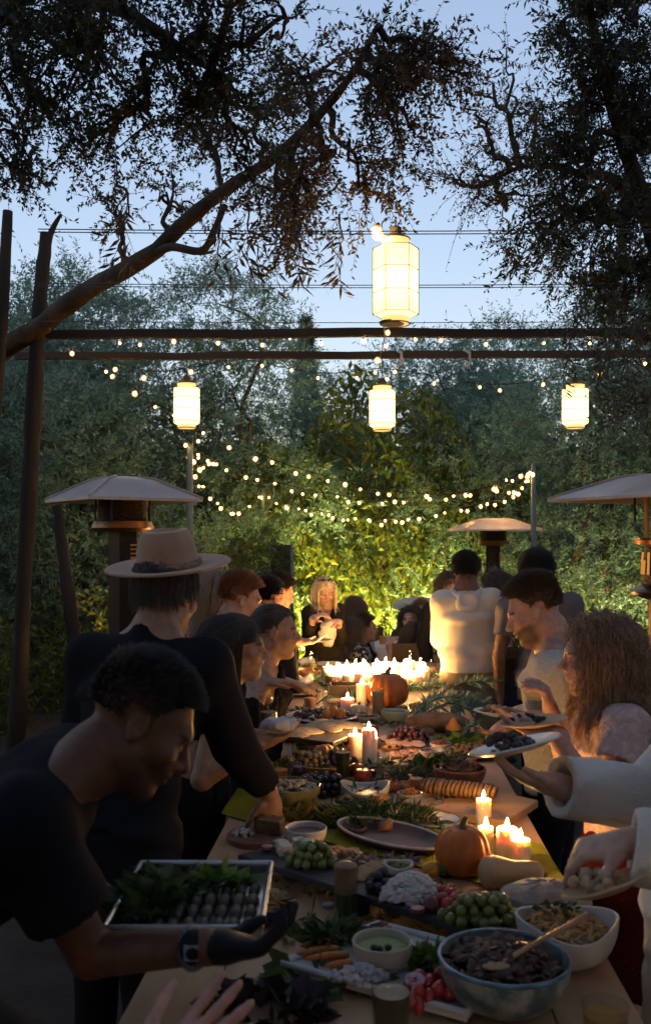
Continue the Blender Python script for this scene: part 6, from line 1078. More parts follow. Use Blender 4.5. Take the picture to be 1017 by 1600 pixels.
# metal tray held by the bending man
TY0, TY1, tz = 1.78, 2.13, 1.06; t = thing('metal_tray', ((PX(165, TY0) + PX(405, TY0)) / 2, (TY0 + TY1) / 2, tz), 'shallow metal tray of stuffed leaves held over the table edge', 'tray'); x0, x1 = PX(168, TY0), PX(404, TY0)
mb = MB(); mb.box(((x0 + x1) / 2, (TY0 + TY1) / 2, tz - .018), (x1 - x0, TY1 - TY0, .004)); mb.build('tray_floor', SILVER, t, False)
for c_, s_ in ((((x0 + x1) / 2, TY0, tz), (x1 - x0 + .012, .004, .036)), (((x0 + x1) / 2, TY1, tz), (x1 - x0 + .012, .004, .036)), ((x0 - .003, (TY0 + TY1) / 2, tz), (.004, TY1 - TY0 - .005, .036)), ((x1 + .003, (TY0 + TY1) / 2, tz), (.004, TY1 - TY0 - .005, .036))): MB().box(c_, s_).build('tray_side', SILVER, t, False)
rim = [(x0 - .004, TY0 - .002, tz + .018), (x1 + .004, TY0 - .002, tz + .018), (x1 + .004, TY1 + .002, tz + .018), (x0 - .004, TY1 + .002, tz + .018)]
for i in range(4): MB().tube([rim[i], rim[(i + 1) % 4]], .006, 8).build('rolled_rim', SILVER, t)
g = random.Random(12); DOL = mat('stuffed_leaf', (.05, .036, .02), .5, .5, 25, bump=.5, bs=80); k = 0
t = thing('stuffed_leaves', (x0 + .2, TY0 + .15, tz - .016), 'rows of dark stuffed vine leaves lying in the metal tray', 'food')
for j in range(4):
    for i in range(7): c_ = np.array([x0 + .085 + i * .029, TY0 + .05 + j * .062, tz - .002]); MB().tube([c_ - (0, .026, 0), c_ - (0, .015, -.002), c_ + (0, .015, .002), c_ + (0, .026, 0)], [.005, .012, .012, .005], 8).build('roll', DOL, t)
leaf_pile((x0 + .06, TY0 + .19, tz - .012), .06, .13, 150, .055, .035, HERB, 'parsley', 'bunch of dark green leaves in the left half of the metal tray', 'herbs', 16, .8, .03); leaf_pile((x0 + .19, TY1 - .09, tz - .012), .05, .03, 60, .05, .03, LETT, 'parsley', 'lighter green leaf tuft at the far side of the metal tray', 'herbs', 17, .8, .03)
# ------------------------------------------------------------------ middle of the table
def bbowl(px, py, wpx, h, m, label, **kw): p = T(px, py); return bowl(p, wpx / 2 * p[1] / FP, h, m, label, **kw), p, wpx / 2 * p[1] / FP
t, p, r = bbowl(478, 1322, 66, .06, CER, 'round white bowl of brown dip beside the bread board', foot=.45); MB().lathe([(r * .9, .044), (0, .045)], p, 28).build('dip', mat('brown_dip', (.11, .07, .04), .5, .3, 20), t)
bp = T(402, 1312); t = thing('bread_board', bp, 'round wooden board with bread pieces under the hat man\'s hand', 'board'); MB().lathe([(0, 0), (.098, 0), (.1, .004), (.1, .018), (.097, .02), (0, .02)], bp, 36).build('board', mat('red_wood', (.20, .09, .05), .5, .25, 6, bump=.1, stretch=(.4, 4, 1)), t)
for k, (dx, dy, a, lb) in enumerate(((.045, .01, 20, 'cut piece of brown bread being picked up from the round board'), (.03, .035, 50, 'second piece of brown bread behind it on the round board'))): o = MB().box(bp + (dx, dy, .02 + .024), (.085, .05, .046), frame(a, 4, 0), .93).build('bread_piece', BREADM); tag(o, lb, 'bread')
o = thing('cheese_spread', bp + (-.04, -.02, .02), 'smear of white spread with herbs on the round board', 'spread'); rubble(bp + (-.045, -.01, .022), (.035, .03), 50, .007, MATS['ricotta'], o, 'spread', 21, dome=.012)
# oval walnut tray with pale rim
oc = (T(535, 1300) + T(690, 1340)) / 2; t = thing('walnut_tray', oc, 'empty oval walnut tray with pale scalloped rim and handle', 'tray'); d1 = (T(688, 1342) - T(533, 1296)); L = np.linalg.norm(d1[:2]); an = math.atan2(d1[1], d1[0]); mb = MB(); mb.lathe([(0, .004), (.30, .004), (.41, .012), (.49, .03), (.5, .036), (.48, .037), (.40, .02), (.30, .012), (0, .011)], (0, 0, 0), 48, None, 1, .5); V = np.array(mb.V) * np.array([L, L, 1]); mb.V = [tuple(q) for q in V @ rotz(an).T + np.array([oc[0], oc[1], TZ])]; mb.build('tray_body', DKWOOD, t)
a = np.linspace(0, 6.2832, 49); rp_ = np.stack([.5 * L * np.cos(a), .25 * L * np.sin(a), np.full(49, .038)], 1) @ rotz(an).T + np.array([oc[0], oc[1], TZ]); MB().tube(rp_, .0045, 6, cap=False).build('pale_rim', mat('pale_rim', (.40, .34, .34), .4), t); hp_ = np.stack([-.36 * L + .08 * L * np.cos(a), .07 * L * np.sin(a), np.full(49, .02)], 1) @ rotz(an).T + np.array([oc[0], oc[1], TZ]); MB().tube(hp_, .006, 6, cap=False).build('handle_ring', DKWOOD, t)
o = MB().box(T(635, 1338) + (0, 0, .02), (.07, .035, .006), frame(60, 5)).build('cracker', CRACK, None, False); tag(o, 'single broken cracker left on the walnut tray', 'cracker')
pq = T(680, 1287); t = plate(pq, 40 * pq[1] / FP, CER, 'painted plate with half eaten stew left of the burning candle'); MB().tube([pq + (40 * pq[1] / FP * .97 * math.cos(q), 40 * pq[1] / FP * .97 * math.sin(q), .018) for q in np.linspace(0, 6.283, 40)], .003, 5, cap=False).build('blue_rim', CERB, t); rubble(pq + (-.03, 0, .008), (.05, .045), 70, .009, MEAT, t, 'stew', 22, dome=.012)
pumpkin(T(722, 1366), .083, .14, 10, ORANGE, STEM, 'round orange pumpkin beside the near candles')
candle(T(755, 1287), .027, .085, 'candle standing alone before the cutting board'); candle(T(759, 1340), .023, .095, 'slim candle right behind the near pumpkin'); candle(T(792, 1345), .033, .1, 'widest candle of the near group'); candle(T(813, 1350), .03, .075, 'shortest candle of the near group at its right end')
sq = T(795, 1388); t = thing('butternut_squash', sq, 'pale butternut squash lying before the near candles', 'squash'); qx = .5 - .5 * np.cos(np.linspace(0, math.pi, 26)); P = np.stack([sq[0] - .088 + .186 * qx, sq[1] + .01 * qx, sq[2] + .047 - .011 * qx], 1); rr = np.interp(qx, [0, .01, .05, .12, .25, .4, .52, .7, .85, .93, .98, 1], [.002, .015, .032, .043, .047, .041, .035, .035, .036, .034, .022, .006]); MB().tube(P, rr, 20).build('flesh', SQUASH, t); MB().tube([sq + (.096, .005, .036), sq + (.108, .006, .038)], [.008, .006], 8).build('stem', STEM, t)
# cutting board with sliced loaf
cb = thing('cutting_board', T(735, 1262), 'pale wooden cutting board holding a sliced loaf', 'board'); CZ2 = TZ + .028; o, cs = quadboard([(628, 1252), (788, 1284), (840, 1250), (690, 1216)], CZ2, .026, LTWOOD, cb)
lf = thing('sliced_loaf', T(715, 1245, CZ2), 'dark sliced loaf lying on the cutting board', 'bread'); a, b_ = T(664, 1240, CZ2), T(772, 1252, CZ2); n = 17; ang = math.atan2(b_[1] - a[1], b_[0] - a[0]); mbp = MB(); mbp.lathe([(0, -.0042), (.036, -.004), (.0375, 0), (.036, .004), (0, .0042)], (0, 0, 0), 22, lambda q, z: 1 + .05 * math.cos(2 * q)); V = np.array(mbp.V)[:, [2, 0, 1]] * np.array([1, 1.15, .82]); mbp.V = [tuple(v) for v in V]; so_ = mbp.build('slice', BREADM); sm_ = so_.data; bpy.data.objects.remove(so_); g = random.Random(2)
for k in range(n): o = bpy.data.objects.new('slice', sm_); COL.objects.link(o); o.parent = lf; p = a + (b_ - a) * (k / (n - 1)) + np.array([0, 0, .031 + .002 * g.random()]) - org(lf); o.location = tuple(p); o.rotation_euler = (g.uniform(-.1, .1), .18 + g.uniform(-.06, .06), ang + g.uniform(-.05, .05)); q = .8 if k in (0, n - 1) else 1; o.scale = (1.5, q, q)
t, p, r = bbowl(718, 1232, 82, .085, TERRA, 'brown footed bowl of braised meat and herbs', foot=.38); rubble(p + (0, 0, .07), r * .82, 170, .012, MEAT, t, 'braised_meat', 23, elong=1.5, dome=.035); leaf_pile(p + (-.02, .02, .1), .05, .05, 50, .03, .014, HERB, 'herb_garnish', 'green herb sprigs on top of the brown footed bowl', 'herbs', 18, .8)
lp = p + (.05, .0, .1); t = thing('ladle', lp, 'small reddish ladle sticking out of the brown footed bowl', 'ladle'); MB().tube([lp, lp + (.03, .02, .05), lp + (.04, .03, .09)], .006, 7).build('handle', TERRA, t); MB().blob(lp + (-.01, 0, 0), (.028, .028, .02), 14, 8).build('cup', TERRA, t)
t, p, r = bbowl(570, 1252, 78, .06, CER, 'white wavy-edged bowl of sauce and sprigs', foot=.5, wav=.014); MB().lathe([(r * .86, .036), (0, .037)], p, 28).build('sauce', mat('cream_sauce', (.45, .38, .28), .4, .2, 20), t); leaf_pile(p + (0, -.02, .04), .05, .02, 26, .04, .008, HERB, 'herb_garnish', 'dark herb sprig lying in the white wavy bowl', 'herbs', 19, .3)
t, p, r = bbowl(452, 1262, 98, .085, mat('olive_glaze', (.12, .12, .035), .35, .5, 20, coat=.4, col2=(.25, .23, .10)), 'green patterned bowl of creamy salad with wooden spoon', foot=.42); rubble(p + (0, 0, .068), r * .85, 120, .012, mat('creamy_salad', (.42, .33, .22), .6, .3, 24), t, 'salad', 24, dome=.02); o = thing('wooden_spoon', p + (-.04, 0, .08), 'wooden spoon standing in the green patterned bowl', 'spoon'); MB().tube([p + (-.02, -.02, .085), p + (-.1, .02, .16)], [.005, .006], 8).build('handle', LTWOOD, o); MB().blob(p + (-.012, -.024, .08), (.02, .016, .006), 10, 6).build('scoop', LTWOOD, o)
grapes(T(500, 1238), (.13, .09), 70, .0145, BLACKG, 'heap of blue-black grapes between the patterned bowl and the smoothie', 3, stem=True)
t, p, r = bbowl(590, 1217, 35, .04, DKWOOD, 'tiny dark bowl of pink dip', foot=.6); MB().lathe([(r * .88, .033), (0, .034)], p, 24).build('dip', mat('pink_dip', (.50, .24, .17), .5, .1, 20), t)
pumpkin(T(557, 1211), .034, .05, 8, mat('red_squash', (.42, .10, .025), .45, .2, 12), STEM, 'little red-orange squash beside the green glass', 'small squash', .05)
drink(T(535, 1218), .033, .125, 'dark green herbal smoothie glass standing among the black grapes', mat('dark_smoothie', (.03, .035, .012), .4, .4, 30), .9)
t, p, r = bbowl(505, 1206, 112, .05, mat('hammered_brass', (.42, .27, .12), .3, .2, 20, metal=1, bump=.6, bs=60), 'wide hammered brass dish of grapes and fruit', foot=.6); gp = p
grapes(p + (-.05, -.02, .03), (.085, .07), 46, .0125, mat('golden_grape', (.28, .17, .06), .3, .3, 10, coat=.3), 'golden grapes piled in the brass dish', 4, stem=False); grapes(p + (.05, .03, .03), (.07, .06), 34, .0125, REDG, 'red grapes piled at the right of the brass dish', 5, stem=False); berries([p + (-.02, .05, .05), p + (.02, .06, .055), p + (0, .03, .06)], .024, mat('apricot', (.50, .20, .05), .5, .2, 10), 'three apricots on top of the brass dish', 'apricots', 'fruit', 9)
drink(T(437, 1228), .038, .11, 'glass of orange juice by the patterned bowl', JUICE, .6)
candle(T(555, 1184), .033, .105, 'thick candle left of the tallest candle in mid table', fl=1.2); candle(T(576, 1192), .029, .15, 'tallest candle in mid table', fl=1.2); candle(T(586, 1190), .011, .11, 'thin taper candle right of the tallest candle', fl=1.0)
def wboard(pxs, z, th, m, label): t = thing('wooden_board', T(pxs[0][0], pxs[0][1]), label, 'board'); quadboard(pxs, z, th, m, t); return t
wboard([(585, 1160), (660, 1172), (690, 1152), (610, 1140)], TZ + .022, .02, DKWOOD, 'dark board with sliced ham behind the mid table candles'); t = thing('sliced_ham', T(630, 1155, TZ + .023), 'pink sliced ham laid on the dark board', 'meat'); g = random.Random(3); HAM = mat('ham', (.45, .20, .15), .5, .3, 24, col2=(.58, .42, .36))
for k in range(9): MB().blob(T(605 + k * 6, 1154 + (k % 3) * 4, TZ + .028 + .003 * (k % 3)), (.04, .03, .005), 10, 5, frame(g.uniform(0, 180), 12, 8)).build('slice', HAM, t)
grapes(T(637, 1156, TZ + .03), (.1, .06), 48, .013, REDG, 'bunch of dull purple grapes beside the oval dark loaf', 6)
t = thing('bread_loaf', T(683, 1146), 'oval dark rye loaf under the olive branches', 'bread'); p = T(683, 1142); MB().blob(p + (0, 0, .045), (.165, .085, .05), 26, 14, rotz(-.1), .015, 3).build('crust', BREADM, t)
gq = T(708, 1150); t = thing('gourd', gq, 'small gourd, orange above and dark green below', 'gourd'); MB().lathe([(0, 0), (.03, .002), (.042, .018), (.04, .034)], gq, 24, lambda a, z: 1 + .04 * math.cos(8 * a)).build('green_base', mat('gourd_green', (.03, .05, .02), .5), t); MB().lathe([(.0405, .034), (.036, .048), (.02, .066), (.013, .08), (.008, .09), (0, .093)], gq, 24, lambda a, z: 1 + .04 * math.cos(8 * a)).build('orange_neck', mat('gourd_orange', (.6, .22, .02), .5), t)
# greenery on the table
leaf_pile(T(575, 1285), .22, .11, 620, .05, .010, HERB, 'herb_pile', 'pile of feathery dark green herbs in the middle of the runner', 'herbs', 20, .6, .06); leaf_pile(T(470, 1288), .12, .05, 150, .06, .02, leafmat('yellow_leaf', (.12, .12, .015), (.22, .18, .02), (.34, .16, .03)), 'squash_blossoms', 'yellowish leaves and squash blossoms by the patterned bowl', 'leaves', 21, .5, .04)
leaf_pile(T(640, 1222), .16, .09, 420, .05, .011, leafmat('sage_leaf', (.05, .07, .045), (.09, .11, .07), (.14, .15, .11)), 'sage_sprigs', 'grey-green sage sprigs left of the brown footed bowl', 'herbs', 22, .6, .05); berries([T(610 + 9 * (k % 5), 1238 - 5 * (k // 5)) for k in range(11)], .017, mat('persimmon', (.40, .13, .03), .5, .3, 10), 'little orange and brown fruits scattered under the sage', 'small_fruits', 'fruit', 10)
def branch(pts, n, label, seed, ll=.07, lw=.015, m=OLIVE): P = bez(pts, 30); t = thing('olive_branch', P[0], label, 'olive branch', 'olive branches laid on the table'); MB().tube(P, np.linspace(.005, .0015, 30), 6).build('stem', TWIG, t); g = np.random.default_rng(seed); k = g.integers(2, 30, n); D = nrm(np.gradient(P, axis=0)[k] + g.normal(0, .45, (n, 3)) * .02); D = nrm(nrm(np.gradient(P, axis=0)[k]) + g.normal(0, .6, (n, 3)) + (0, 0, .25)); V, F = leaf_quads(P[k], D, ll * g.uniform(.7, 1.2, n), lw, seed, .03); V[:, 2] = np.maximum(V[:, 2], TZ + .004); o = mesh_np('leaves', V, F, m, t, False, {'tint': np.repeat(g.random(n), 4)}); o['kind'] = 'stuff'
tt = lambda px, py, h: T(px, py) + np.array([0, 0, h])
for i, (a, b_, c_, lb) in enumerate((((640, 1128, .02), (690, 1118, .1), (765, 1120, .08), 'olive branch arching over the dark rye loaf'), ((655, 1122, .02), (705, 1105, .12), (770, 1098, .13), 'olive branch reaching up before the beige trousers'), ((690, 1135, .02), (730, 1120, .06), (765, 1130, .03), 'olive branch lying right of the little gourd'), ((640, 1120, .02), (680, 1110, .07), (735, 1108, .06), 'olive branch right of the large pumpkin'), ((650, 1132, .03), (700, 1125, .09), (745, 1135, .07), 'olive branch draped along the rye loaf'), ((495, 1105, .02), (520, 1096, .05), (545, 1092, .03), 'short olive sprig by the pink drink'), ((520, 1112, .01), (545, 1104, .04), (570, 1100, .03), 'olive sprig at the white mini pumpkin'), ((700, 1165, .01), (735, 1150, .05), (760, 1165, .02), 'olive sprig near the raised plates'))): branch([tt(*a), tt(*b_), tt(*c_)], 85 if i < 5 else 45, lb, 200 + i)
leaf_pile(T(740, 1168), .1, .06, 70, .07, .05, LETT, 'lettuce', 'bright lettuce leaves beside the footed bowl', 'salad', 23, .5, .04); leaf_pile(T(672, 1208), .05, .05, 50, .07, .05, HERB, 'basil', 'dark basil leaves left of the footed bowl', 'herbs', 24, .5, .05)
t = plate(T(735, 1178), .16, mat('grey_stone_dish', (.20, .20, .22), .5), 'grey dish of roasted vegetables near the raised plates', sq=.03); rubble(T(735, 1178) + (0, 0, .01), (.12, .1), 120, .012, mat('roast_veg', (.28, .12, .04), .5, .6, 20, col2=(.20, .17, .05)), t, 'roast_vegetables', 25, dome=.02)
wt = plate(T(650, 1188), .15, mat('grey_platter', (.30, .28, .28), .5), 'grey platter of cured meats and pickles in mid table', sq=.06); rubble(T(650, 1188) + (0, 0, .01), (.12, .09), 120, .013, mat('cured_meat', (.32, .10, .08), .5, .6, 18, col2=(.45, .33, .25)), wt, 'cured_meats', 26, elong=1.8, dome=.02)
t, p, r = bbowl(675, 1190, 40, .05, mat('lilac_bowl', (.36, .32, .38), .4), 'pale lilac bowl on the grey platter', foot=.5); MB().lathe([(r * .85, .036), (0, .037)], p, 24).build('dip', mat('pale_dip', (.45, .42, .36), .5), t)
# plank of bread held at the left, platters
wboard([(432, 1150), (520, 1160), (590, 1132), (500, 1122)], TZ + .1, .02, DKWOOD, 'wooden plank of flatbread held out at the left table edge'); t = thing('flatbread', T(540, 1135, TZ + .11), 'pale folded flatbreads lying on the held plank', 'bread'); FLATB = mat('flatbread', (.46, .33, .21), .8, .25, 18, bump=.3, bs=60)
for k, (px, py, a) in enumerate(((545, 1133, 20), (515, 1136, 60), (480, 1142, -20), (455, 1146, 10))): MB().blob(T(px, py, TZ + .112 + .006 * (k % 2)), (.085, .05, .008), 14, 7, frame(a, 6, 4), .05, k).build('piece', FLATB, t)
t = plate(T(505, 1122), .2, CER, 'long white platter of figs and dates behind the held plank', sq=.05); rubble(T(505, 1122) + (0, 0, .012), (.16, .12), 110, .016, mat('dates', (.10, .035, .025), .5, .5, 16), t, 'dates', 27, dome=.025); berries([T(520, 1118, TZ + .035), T(532, 1122, TZ + .03), T(510, 1124, TZ + .032)], .026, MATS['apricot'], 'apricots on the platter of dates', 'apricots', 'fruit', 11)
nk_ = W(435, 1132, 3.4); t = thing('napkin', nk_, 'crumpled white paper napkin in the long haired woman\'s hand', 'napkin'); f = Field(nk_ - .1, nk_ + .1, .006); f.ell(nk_, (.06, .035, .025)); f.wrinkle(.012, 40, 3); V, Q = f.surface(); mesh_np('folds', V, Q, clothmat('paper_napkin', (.55, .52, .52)), t)
o = drink(W(420, 1112, 3.55) - (0, 0, .04), .036, .1, 'stemless glass in the long haired woman\'s hand', mat('white_wine', (.42, .33, .2), .2), .4)
# ------------------------------------------------------------------ far end
pumpkin(T(605, 1103), .128, .19, 14, mat('big_pumpkin', (.45, .13, .025), .5, .2, 10, bump=.15, bs=40), STEM, 'large ribbed pumpkin before the tray of candles', depth=.05)
candle(T(565, 1103), .034, .13, 'candle left of the large pumpkin', fl=1.2); candle(T(543, 1112), .04, .075, 'low candle beside the white mini pumpkin', fl=1.2); pumpkin(T(560, 1117), .055, .06, 9, CREAM, STEM, 'white mini pumpkin between the small candles', depth=.1, top=.85)
t = thing('wooden_box', T(552, 1098), 'small wooden box left of the large pumpkin', 'box'); p = T(548, 1094)
for dx, dy, sx_, sy_ in ((0, -.07, .26, .012), (0, .07, .26, .012), (-.124, 0, .012, .128), (.124, 0, .012, .128)): MB().box(p + (dx, dy, .05), (sx_, sy_, .1)).build('side', DKWOOD, t, False)
MB().box(p + (0, 0, .007), (.23, .124, .01)).build('bottom', DKWOOD, t, False)
drink(T(485, 1108), .042, .12, 'glass of pink drink standing alone at the left table edge', PINKJ, .55); drink(T(590, 1122), .038, .16, 'tall tan drink before the large pumpkin', mat('tan_drink', (.33, .20, .12), .4), .9)
t, p, r = bbowl(616, 1128, 42, .06, mat('celadon', (.34, .38, .30), .4, coat=.3), 'pale green bowl before the large pumpkin', foot=.55); MB().lathe([(r * .86, .045), (0, .046)], p, 24).build('dip', mat('cream_dip', (.42, .40, .30), .5), t)
ct = T(592, 1066); TRr = .42; t = thing('candle_tray', ct, 'large round metal tray crowded with burning candles', 'tray'); MB().lathe([(0, 0), (TRr * .9, 0), (TRr, .014), (TRr, .018), (TRr * .9, .008), (0, .006)], ct, 56).build('tray_plate', mat('pewter', (.16, .14, .13), .3, .2, 8, metal=.9), t)
g = random.Random(6); pts = []
while len(pts) < 48:
    x, y = g.uniform(-.35, .35), g.uniform(-.28, .25)
    if (x / .36) ** 2 + (y / .31) ** 2 > 1: continue
    r = g.uniform(.03, .038)
    if all((x - a) ** 2 + (y - b_) ** 2 > (r + c_ + .002) ** 2 for a, b_, c_ in pts): pts.append((x, y, r))
    if g.random() < .00002: break
for i, (x, y, r) in enumerate(pts): candle(ct + (x, y, .0065), r, g.uniform(.055, .1) + (.02 if y > .05 else 0), 'white pillar candle burning in the crowd on the round tray', 'white pillar candles crowded on the large round tray', fl=1.1, n=14)
for i in range(12):
    a = i * .524; a2 = a + .62; q = lambda t_, h: ct + np.array([(TRr + .03) * math.cos(t_), (TRr + .03) * math.sin(t_) * .98, h]); branch([q(a, .012), q((a + a2) / 2, .03), q(a2, .015)], 46, 'olive garland piece number %d' % i, 300 + i)
gl = [o for o in bpy.data.objects if o.name.startswith('olive_branch') and 'garland piece' in o.get('label', '')]
for o in gl: o['label'] = 'olive sprig of the garland ringing the candle tray'; o['group'] = 'olive sprigs ringing the candle tray'
drink(T(488, 1046), .042, .13, 'clear glass at the far left table corner', mat('pale_wine', (.3, .25, .14), .2), .35); drink(T(640, 1045), .042, .13, 'clear glass behind the right end of the candles', mat('pale_wine2', (.4, .3, .2), .2), .3); drink(T(672, 1058), .045, .12, 'glass of peach drink at the right end of the candles', PINKJ, .6)
plate(T(516, 1040), .12, CER, 'empty white plate at the far end of the table')
for px, py, w_, lb in ((462, 1042, .11, 'white napkin bunched at the far left table edge'), (458, 1072, .1, 'white napkin on the left table edge beside the ruffled blouse')):
    p = T(px, py) + (.03, 0, .035); t = thing('napkin', p - (0, 0, .035), lb, 'napkin', 'white napkins'); f = Field(p - .2, p + .2, .009); f.ell(p, (w_, .06, .035)); f.wrinkle(.022, 18, px); f.cut(p - (0, 0, .033), (0, 0, -1)); V, Q = f.surface(); mesh_np('folds', V, Q, MATS['paper_napkin'], t)
t = plate(T(468, 1086) + (.03, 0, 0), .11, mat('wood_plate', (.22, .10, .05), .5), 'wooden plate with cutlery under the ruffled sleeve'); o = thing('fork', T(470, 1090) + (.03, -.02, .012), 'fork resting on the wooden plate', 'fork'); MB().box(T(470, 1090) + (.03, -.02, .024), (.17, .01, .003), rotz(.2)).build('handle', SILVER, o, False)
t = bowl(T(478, 1060) + (.0, 0, 0), .11, .06, TERRA, 'brown wooden bowl at the left edge near the candle tray', .5)
# ------------------------------------------------------------------ plates in hands
def held(px, py, Y, r, m, label, tilt, fill, seed, fm): p = W(px, py, Y); t = plate(p, r, m, label, .014, frame(0, tilt[0], tilt[1]), group=None); Rm = frame(0, tilt[0], tilt[1]); rubble(p + np.array([-.02, .0, .012]), (r * .55, r * .5), fill, .012, fm, t, 'food', seed, dome=.02); return t
held(782, 1118, 3.82, .11, CER, 'plate of food held by the bearded man', (-3, 4), 50, 31, mat('mixed_food', (.28, .13, .06), .5, .7, 14, col2=(.42, .34, .12))); held(832, 1133, 2.88, .105, mat('birch_plate', (.48, .30, .17), .6, .2, 6), 'pale wooden plate with a few olives held by the curly haired woman', (-3, -6), 12, 32, BERRY)
held(806, 1172, 2.3, .115, CER, 'white plate with stew and lemon held out by the white sleeve', (-8, -13), 44, 33, MEAT); held(948, 1392, 1.8, .085, mat('birch_plate', (.48, .30, .17)), 'pale wooden saucer with bread in the lower hand at the picture edge', (-14, -18), 14, 34, FLATB)
# food parcel of the blonde woman
p = W(512, 990, 7.45); t = thing('food_parcel', p, 'wrapped food parcel in the blonde woman\'s hands', 'parcel'); f = Field(p - .16, p + .16, .008); f.ell(p, (.07, .05, .1)); f.wrinkle(.014, 24, 9); V, Q = f.surface(); mesh_np('wrapping', V, Q, clothmat('wrapping', (.62, .52, .44)), t); plate(W(497, 1003, 7.4), .11, CER, 'white plate held under the food parcel')
# ------------------------------------------------------------------ far round table
fx, fy = .62, 9.75; t = thing('round_table', (fx, fy, 0), 'far round table with white cloth where guests sit', 'table'); mb = MB(); mb.lathe([(.56, .28), (.53, .5), (.5, .72), (.49, .735), (0, .736)], (fx, fy, 0), 48, lambda a, z: 1 + (.05 * math.sin(11 * a) * max(0, (.7 - z) / .4) if z < .7 else 0)); mb.build('tablecloth', clothmat('white_tablecloth', (.62, .58, .54)), t); MB().lathe([(.25, 0), (.25, .03), (.04, .06), (.04, .72)], (fx, fy, 0), 20).build('pedestal', DKWOOD, t)
for dx, dy, m, lb in ((-.25, -.2, AMBER, 'amber drink on the far white table'), (-.05, -.3, JUICE, 'orange drink on the far white table'), (-.15, -.05, MATS['pale_wine'], 'clear drink on the far white table')): drink((fx + dx, fy + dy, .737), .04, .13, lb, m, .7)
for dx, dy, lb in ((.2, -.2, 'white plate with leftovers on the far white table'), (.1, .25, 'white plate at the far side of the white table')): q = plate((fx + dx, fy + dy, .737), .12, CER, lb); rubble((fx + dx, fy + dy, .745), .06, 18, .014, MATS['mixed_food'], q, 'leftovers', int(dx * 100), dome=.01)
# dark loudspeakers and planter before the vine
SPK = mat('speaker_black', (.02, .024, .035), .6, .2)
for px, py, w_, h_, lb in ((369, 880, .18, .62, 'dark blue-black loudspeaker left of the hanging planter'), (440, 874, .26, .36, 'dark loudspeaker box right of the hanging planter')):
    c_ = W(px, py, 11.6); t = thing('loudspeaker', (c_[0], 11.6, 0), lb, 'loudspeaker'); MB().box(c_, (w_, .25, h_), taper=.92).build('cabinet', SPK, t, False); MB().lathe([(w_ * .4, 0), (w_ * .36, .012), (w_ * .2, .004), (0, .01)], (0, 0, 0), 24); MB().tube([(c_[0], 11.47, c_[2] + .02), (c_[0], 11.45, c_[2] + .02)], w_ * .36, 20).build('cone', mat('speaker_cone', (.03, .03, .03), .5), t); MB().tube([(c_[0], 11.6, 0), (c_[0], 11.6, c_[2] - h_ / 2)], .025, 8).build('stand', SPK, t)
c_ = W(402, 872, 11.3); t = thing('hanging_planter', (c_[0], 11.3, 0), 'bushy planter between the two dark loudspeakers', 'plant'); MB().box(c_ - (0, 0, .25), (.5, .2, .16)).build('box', SPK, t, False); MB().tube([(c_[0], 11.3, 0), (c_[0], 11.3, c_[2] - .3)], .03, 8).build('stand', SPK, t); p_, d_ = blob_points(420, c_ + (0, -.05, -.02), (.36, .22, .34), 55, .2); foliage('leaves', (p_, nrm(d_ + (0, 0, -.2))), HERB, t, 56, tl=.14, nl=9, ll=.06, lw=.014, droop=.5)
# parasol far right of the seated guests
c_ = W(650, 945, 11.4); t = thing('parasol', (c_[0], 11.4, 0), 'small pale blue domed parasol behind the far guests', 'parasol'); MB().lathe([(.30, 0), (.26, .07), (.16, .12), (0, .14), (0, .13), (.16, .11), (.25, .065), (.295, 0)], c_ - (0, 0, .04), 24).build('canopy', mat('parasol_cloth', (.34, .40, .44), .7), t); MB().tube([(c_[0], 11.4, 0), c_ + (0, 0, .08)], .012, 8).build('pole', SILVER, t)

# ------------------------------------------------------------------ the rest of the spread
SMALL = [(478, 1172, 'dish', 34, 'saucer of green olives left of the brass dish'), (612, 1178, 'dish', 30, 'saucer of nuts right of the taper candle'), (640, 1252, 'dish', 40, 'saucer of roasted carrots before the cutting board'), (540, 1262, 'dish', 34, 'saucer of seeds below the white wavy bowl'), (688, 1172, 'dish', 34, 'saucer of relish behind the footed bowl'), (470, 1148, 'dish', 34, 'saucer of dark olives under the held plank'), (575, 1128, 'dish', 36, 'saucer of berries between the tan drink and mid candles'), (655, 1110, 'dish', 34, 'saucer of nuts right of the large pumpkin'), (520, 1098, 'dish', 30, 'saucer of figs left of the low candle'), (540, 1142, 'dish', 32, 'saucer of salad right of the held plank')]
FILL = [mat('olive_mix', (.09, .10, .03), .4, .5, 30), mat('nut_mix', (.26, .15, .07), .6, .5, 30), mat('carrot_mix', (.40, .14, .03), .5, .5, 20), mat('seed_mix', (.30, .22, .12), .7, .4, 40), mat('relish_mix', (.30, .06, .04), .4, .5, 30)]
for i, (px, py, kd, wp, lb) in enumerate(SMALL):
    p = T(px, py); r = wp / 2 * p[1] / FP; t = bowl(p, r, .032, (CER, TERRA, MATS['celadon'], DKWOOD)[i % 4], lb, .6); rubble(p + (0, 0, .022), r * .8, 46, .009, FILL[i % 5], t, 'filling', 60 + i, dome=.016)
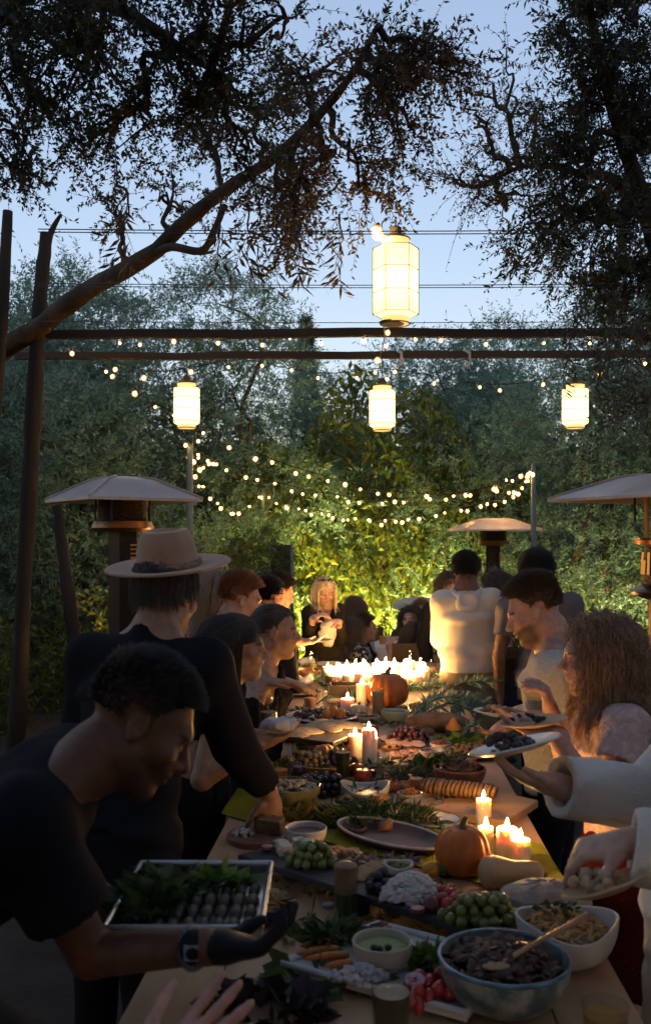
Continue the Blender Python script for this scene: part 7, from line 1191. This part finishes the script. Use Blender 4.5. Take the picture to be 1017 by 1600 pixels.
SCAT = [(520, 1230, 'dark leaf litter round the white wavy bowl'), (610, 1200, 'loose herb leaves before the tiny dark bowl'), (690, 1265, 'loose leaves at the near edge of the cutting board'), (450, 1200, 'loose leaves behind the patterned bowl'), (560, 1165, 'loose leaves at the feet of the mid candles'), (700, 1165, 'loose leaves right of the gourd'), (600, 1135, 'loose leaves before the large pumpkin'), (545, 1290, 'loose leaves above the walnut tray'), (640, 1290, 'loose leaves between the herb pile and painted plate'), (480, 1115, 'loose leaves at the left table edge behind the plank'), (505, 1385, 'loose leaves in front of the slate board'), (660, 1445, 'loose leaves between slate board and platter'), (735, 1312, 'loose leaves on the runner by the near candles'), (470, 1455, 'loose leaves behind the left corner of the platter')]
for i, (px, py, lb) in enumerate(SCAT): leaf_pile(T(px, py), .13, .07, 46, .045, .02, (HERB, LETT, MATS['sage_leaf'], MATS['yellow_leaf'])[i % 4], 'loose_leaves', lb, 'leaves', 400 + i, .35, .02)
PIECES = [(455, 1160, 'torn bread piece by the brass dish'), (600, 1222, 'torn bread piece left of the sage'), (668, 1150, 'torn bread piece before the rye loaf'), (520, 1275, 'torn bread piece on the herb pile'), (605, 1300, 'torn bread piece behind the walnut tray'), (720, 1212, 'torn bread piece behind the cutting board')]
for i, (px, py, lb) in enumerate(PIECES): o = MB().blob(T(px, py) + (0, 0, .02), (.045, .03, .022), 12, 8, rotz(i), .12, i).build('bread_piece', CRUMB if i % 2 else BREADM); tag(o, lb, 'bread')
FR = [(500, 1192, (.4, .1, .03), 'persimmon in front of the brass dish'), (626, 1212, (.35, .16, .03), 'small orange squash in the sage'), (566, 1222, (.3, .03, .02), 'red apple behind the white wavy bowl'), (700, 1230, (.12, .15, .03), 'green pear behind the sliced loaf'), (466, 1216, (.06, .015, .03), 'dark plum behind the patterned bowl'), (650, 1236, (.42, .13, .03), 'persimmon left of the sliced loaf'), (590, 1262, (.45, .2, .04), 'yellow squash on the herb pile')]
for i, (px, py, cl, lb) in enumerate(FR): p = T(px, py); t = thing('fruit', p, lb, 'fruit'); MB().lathe([(0, .003), (.02, 0), (.034, .016), (.036, .032), (.026, .05), (.008, .054), (0, .05)], p, 20, lambda a, z: 1 + .03 * math.cos(5 * a)).build('flesh', mat('fruit_%d' % i, cl, .4, .25, 14, coat=.2), t); MB().tube([p + (0, 0, .05), p + (.004, 0, .064)], .002, 5).build('stalk', STEM, t)
for px, py, m, lb in ((447, 1140, PINKJ, 'half empty pink drink at the left table edge'), (468, 1196, AMBER, 'amber drink beside the orange juice'), (628, 1120, MATS['pale_wine'], 'wine glass right of the pale green bowl'), (515, 1070, MATS['pale_wine'], 'wine glass left of the candle tray'), (655, 1050, AMBER, 'amber drink behind the candle tray')): drink(T(px, py), .036, .11, lb, m, .55)
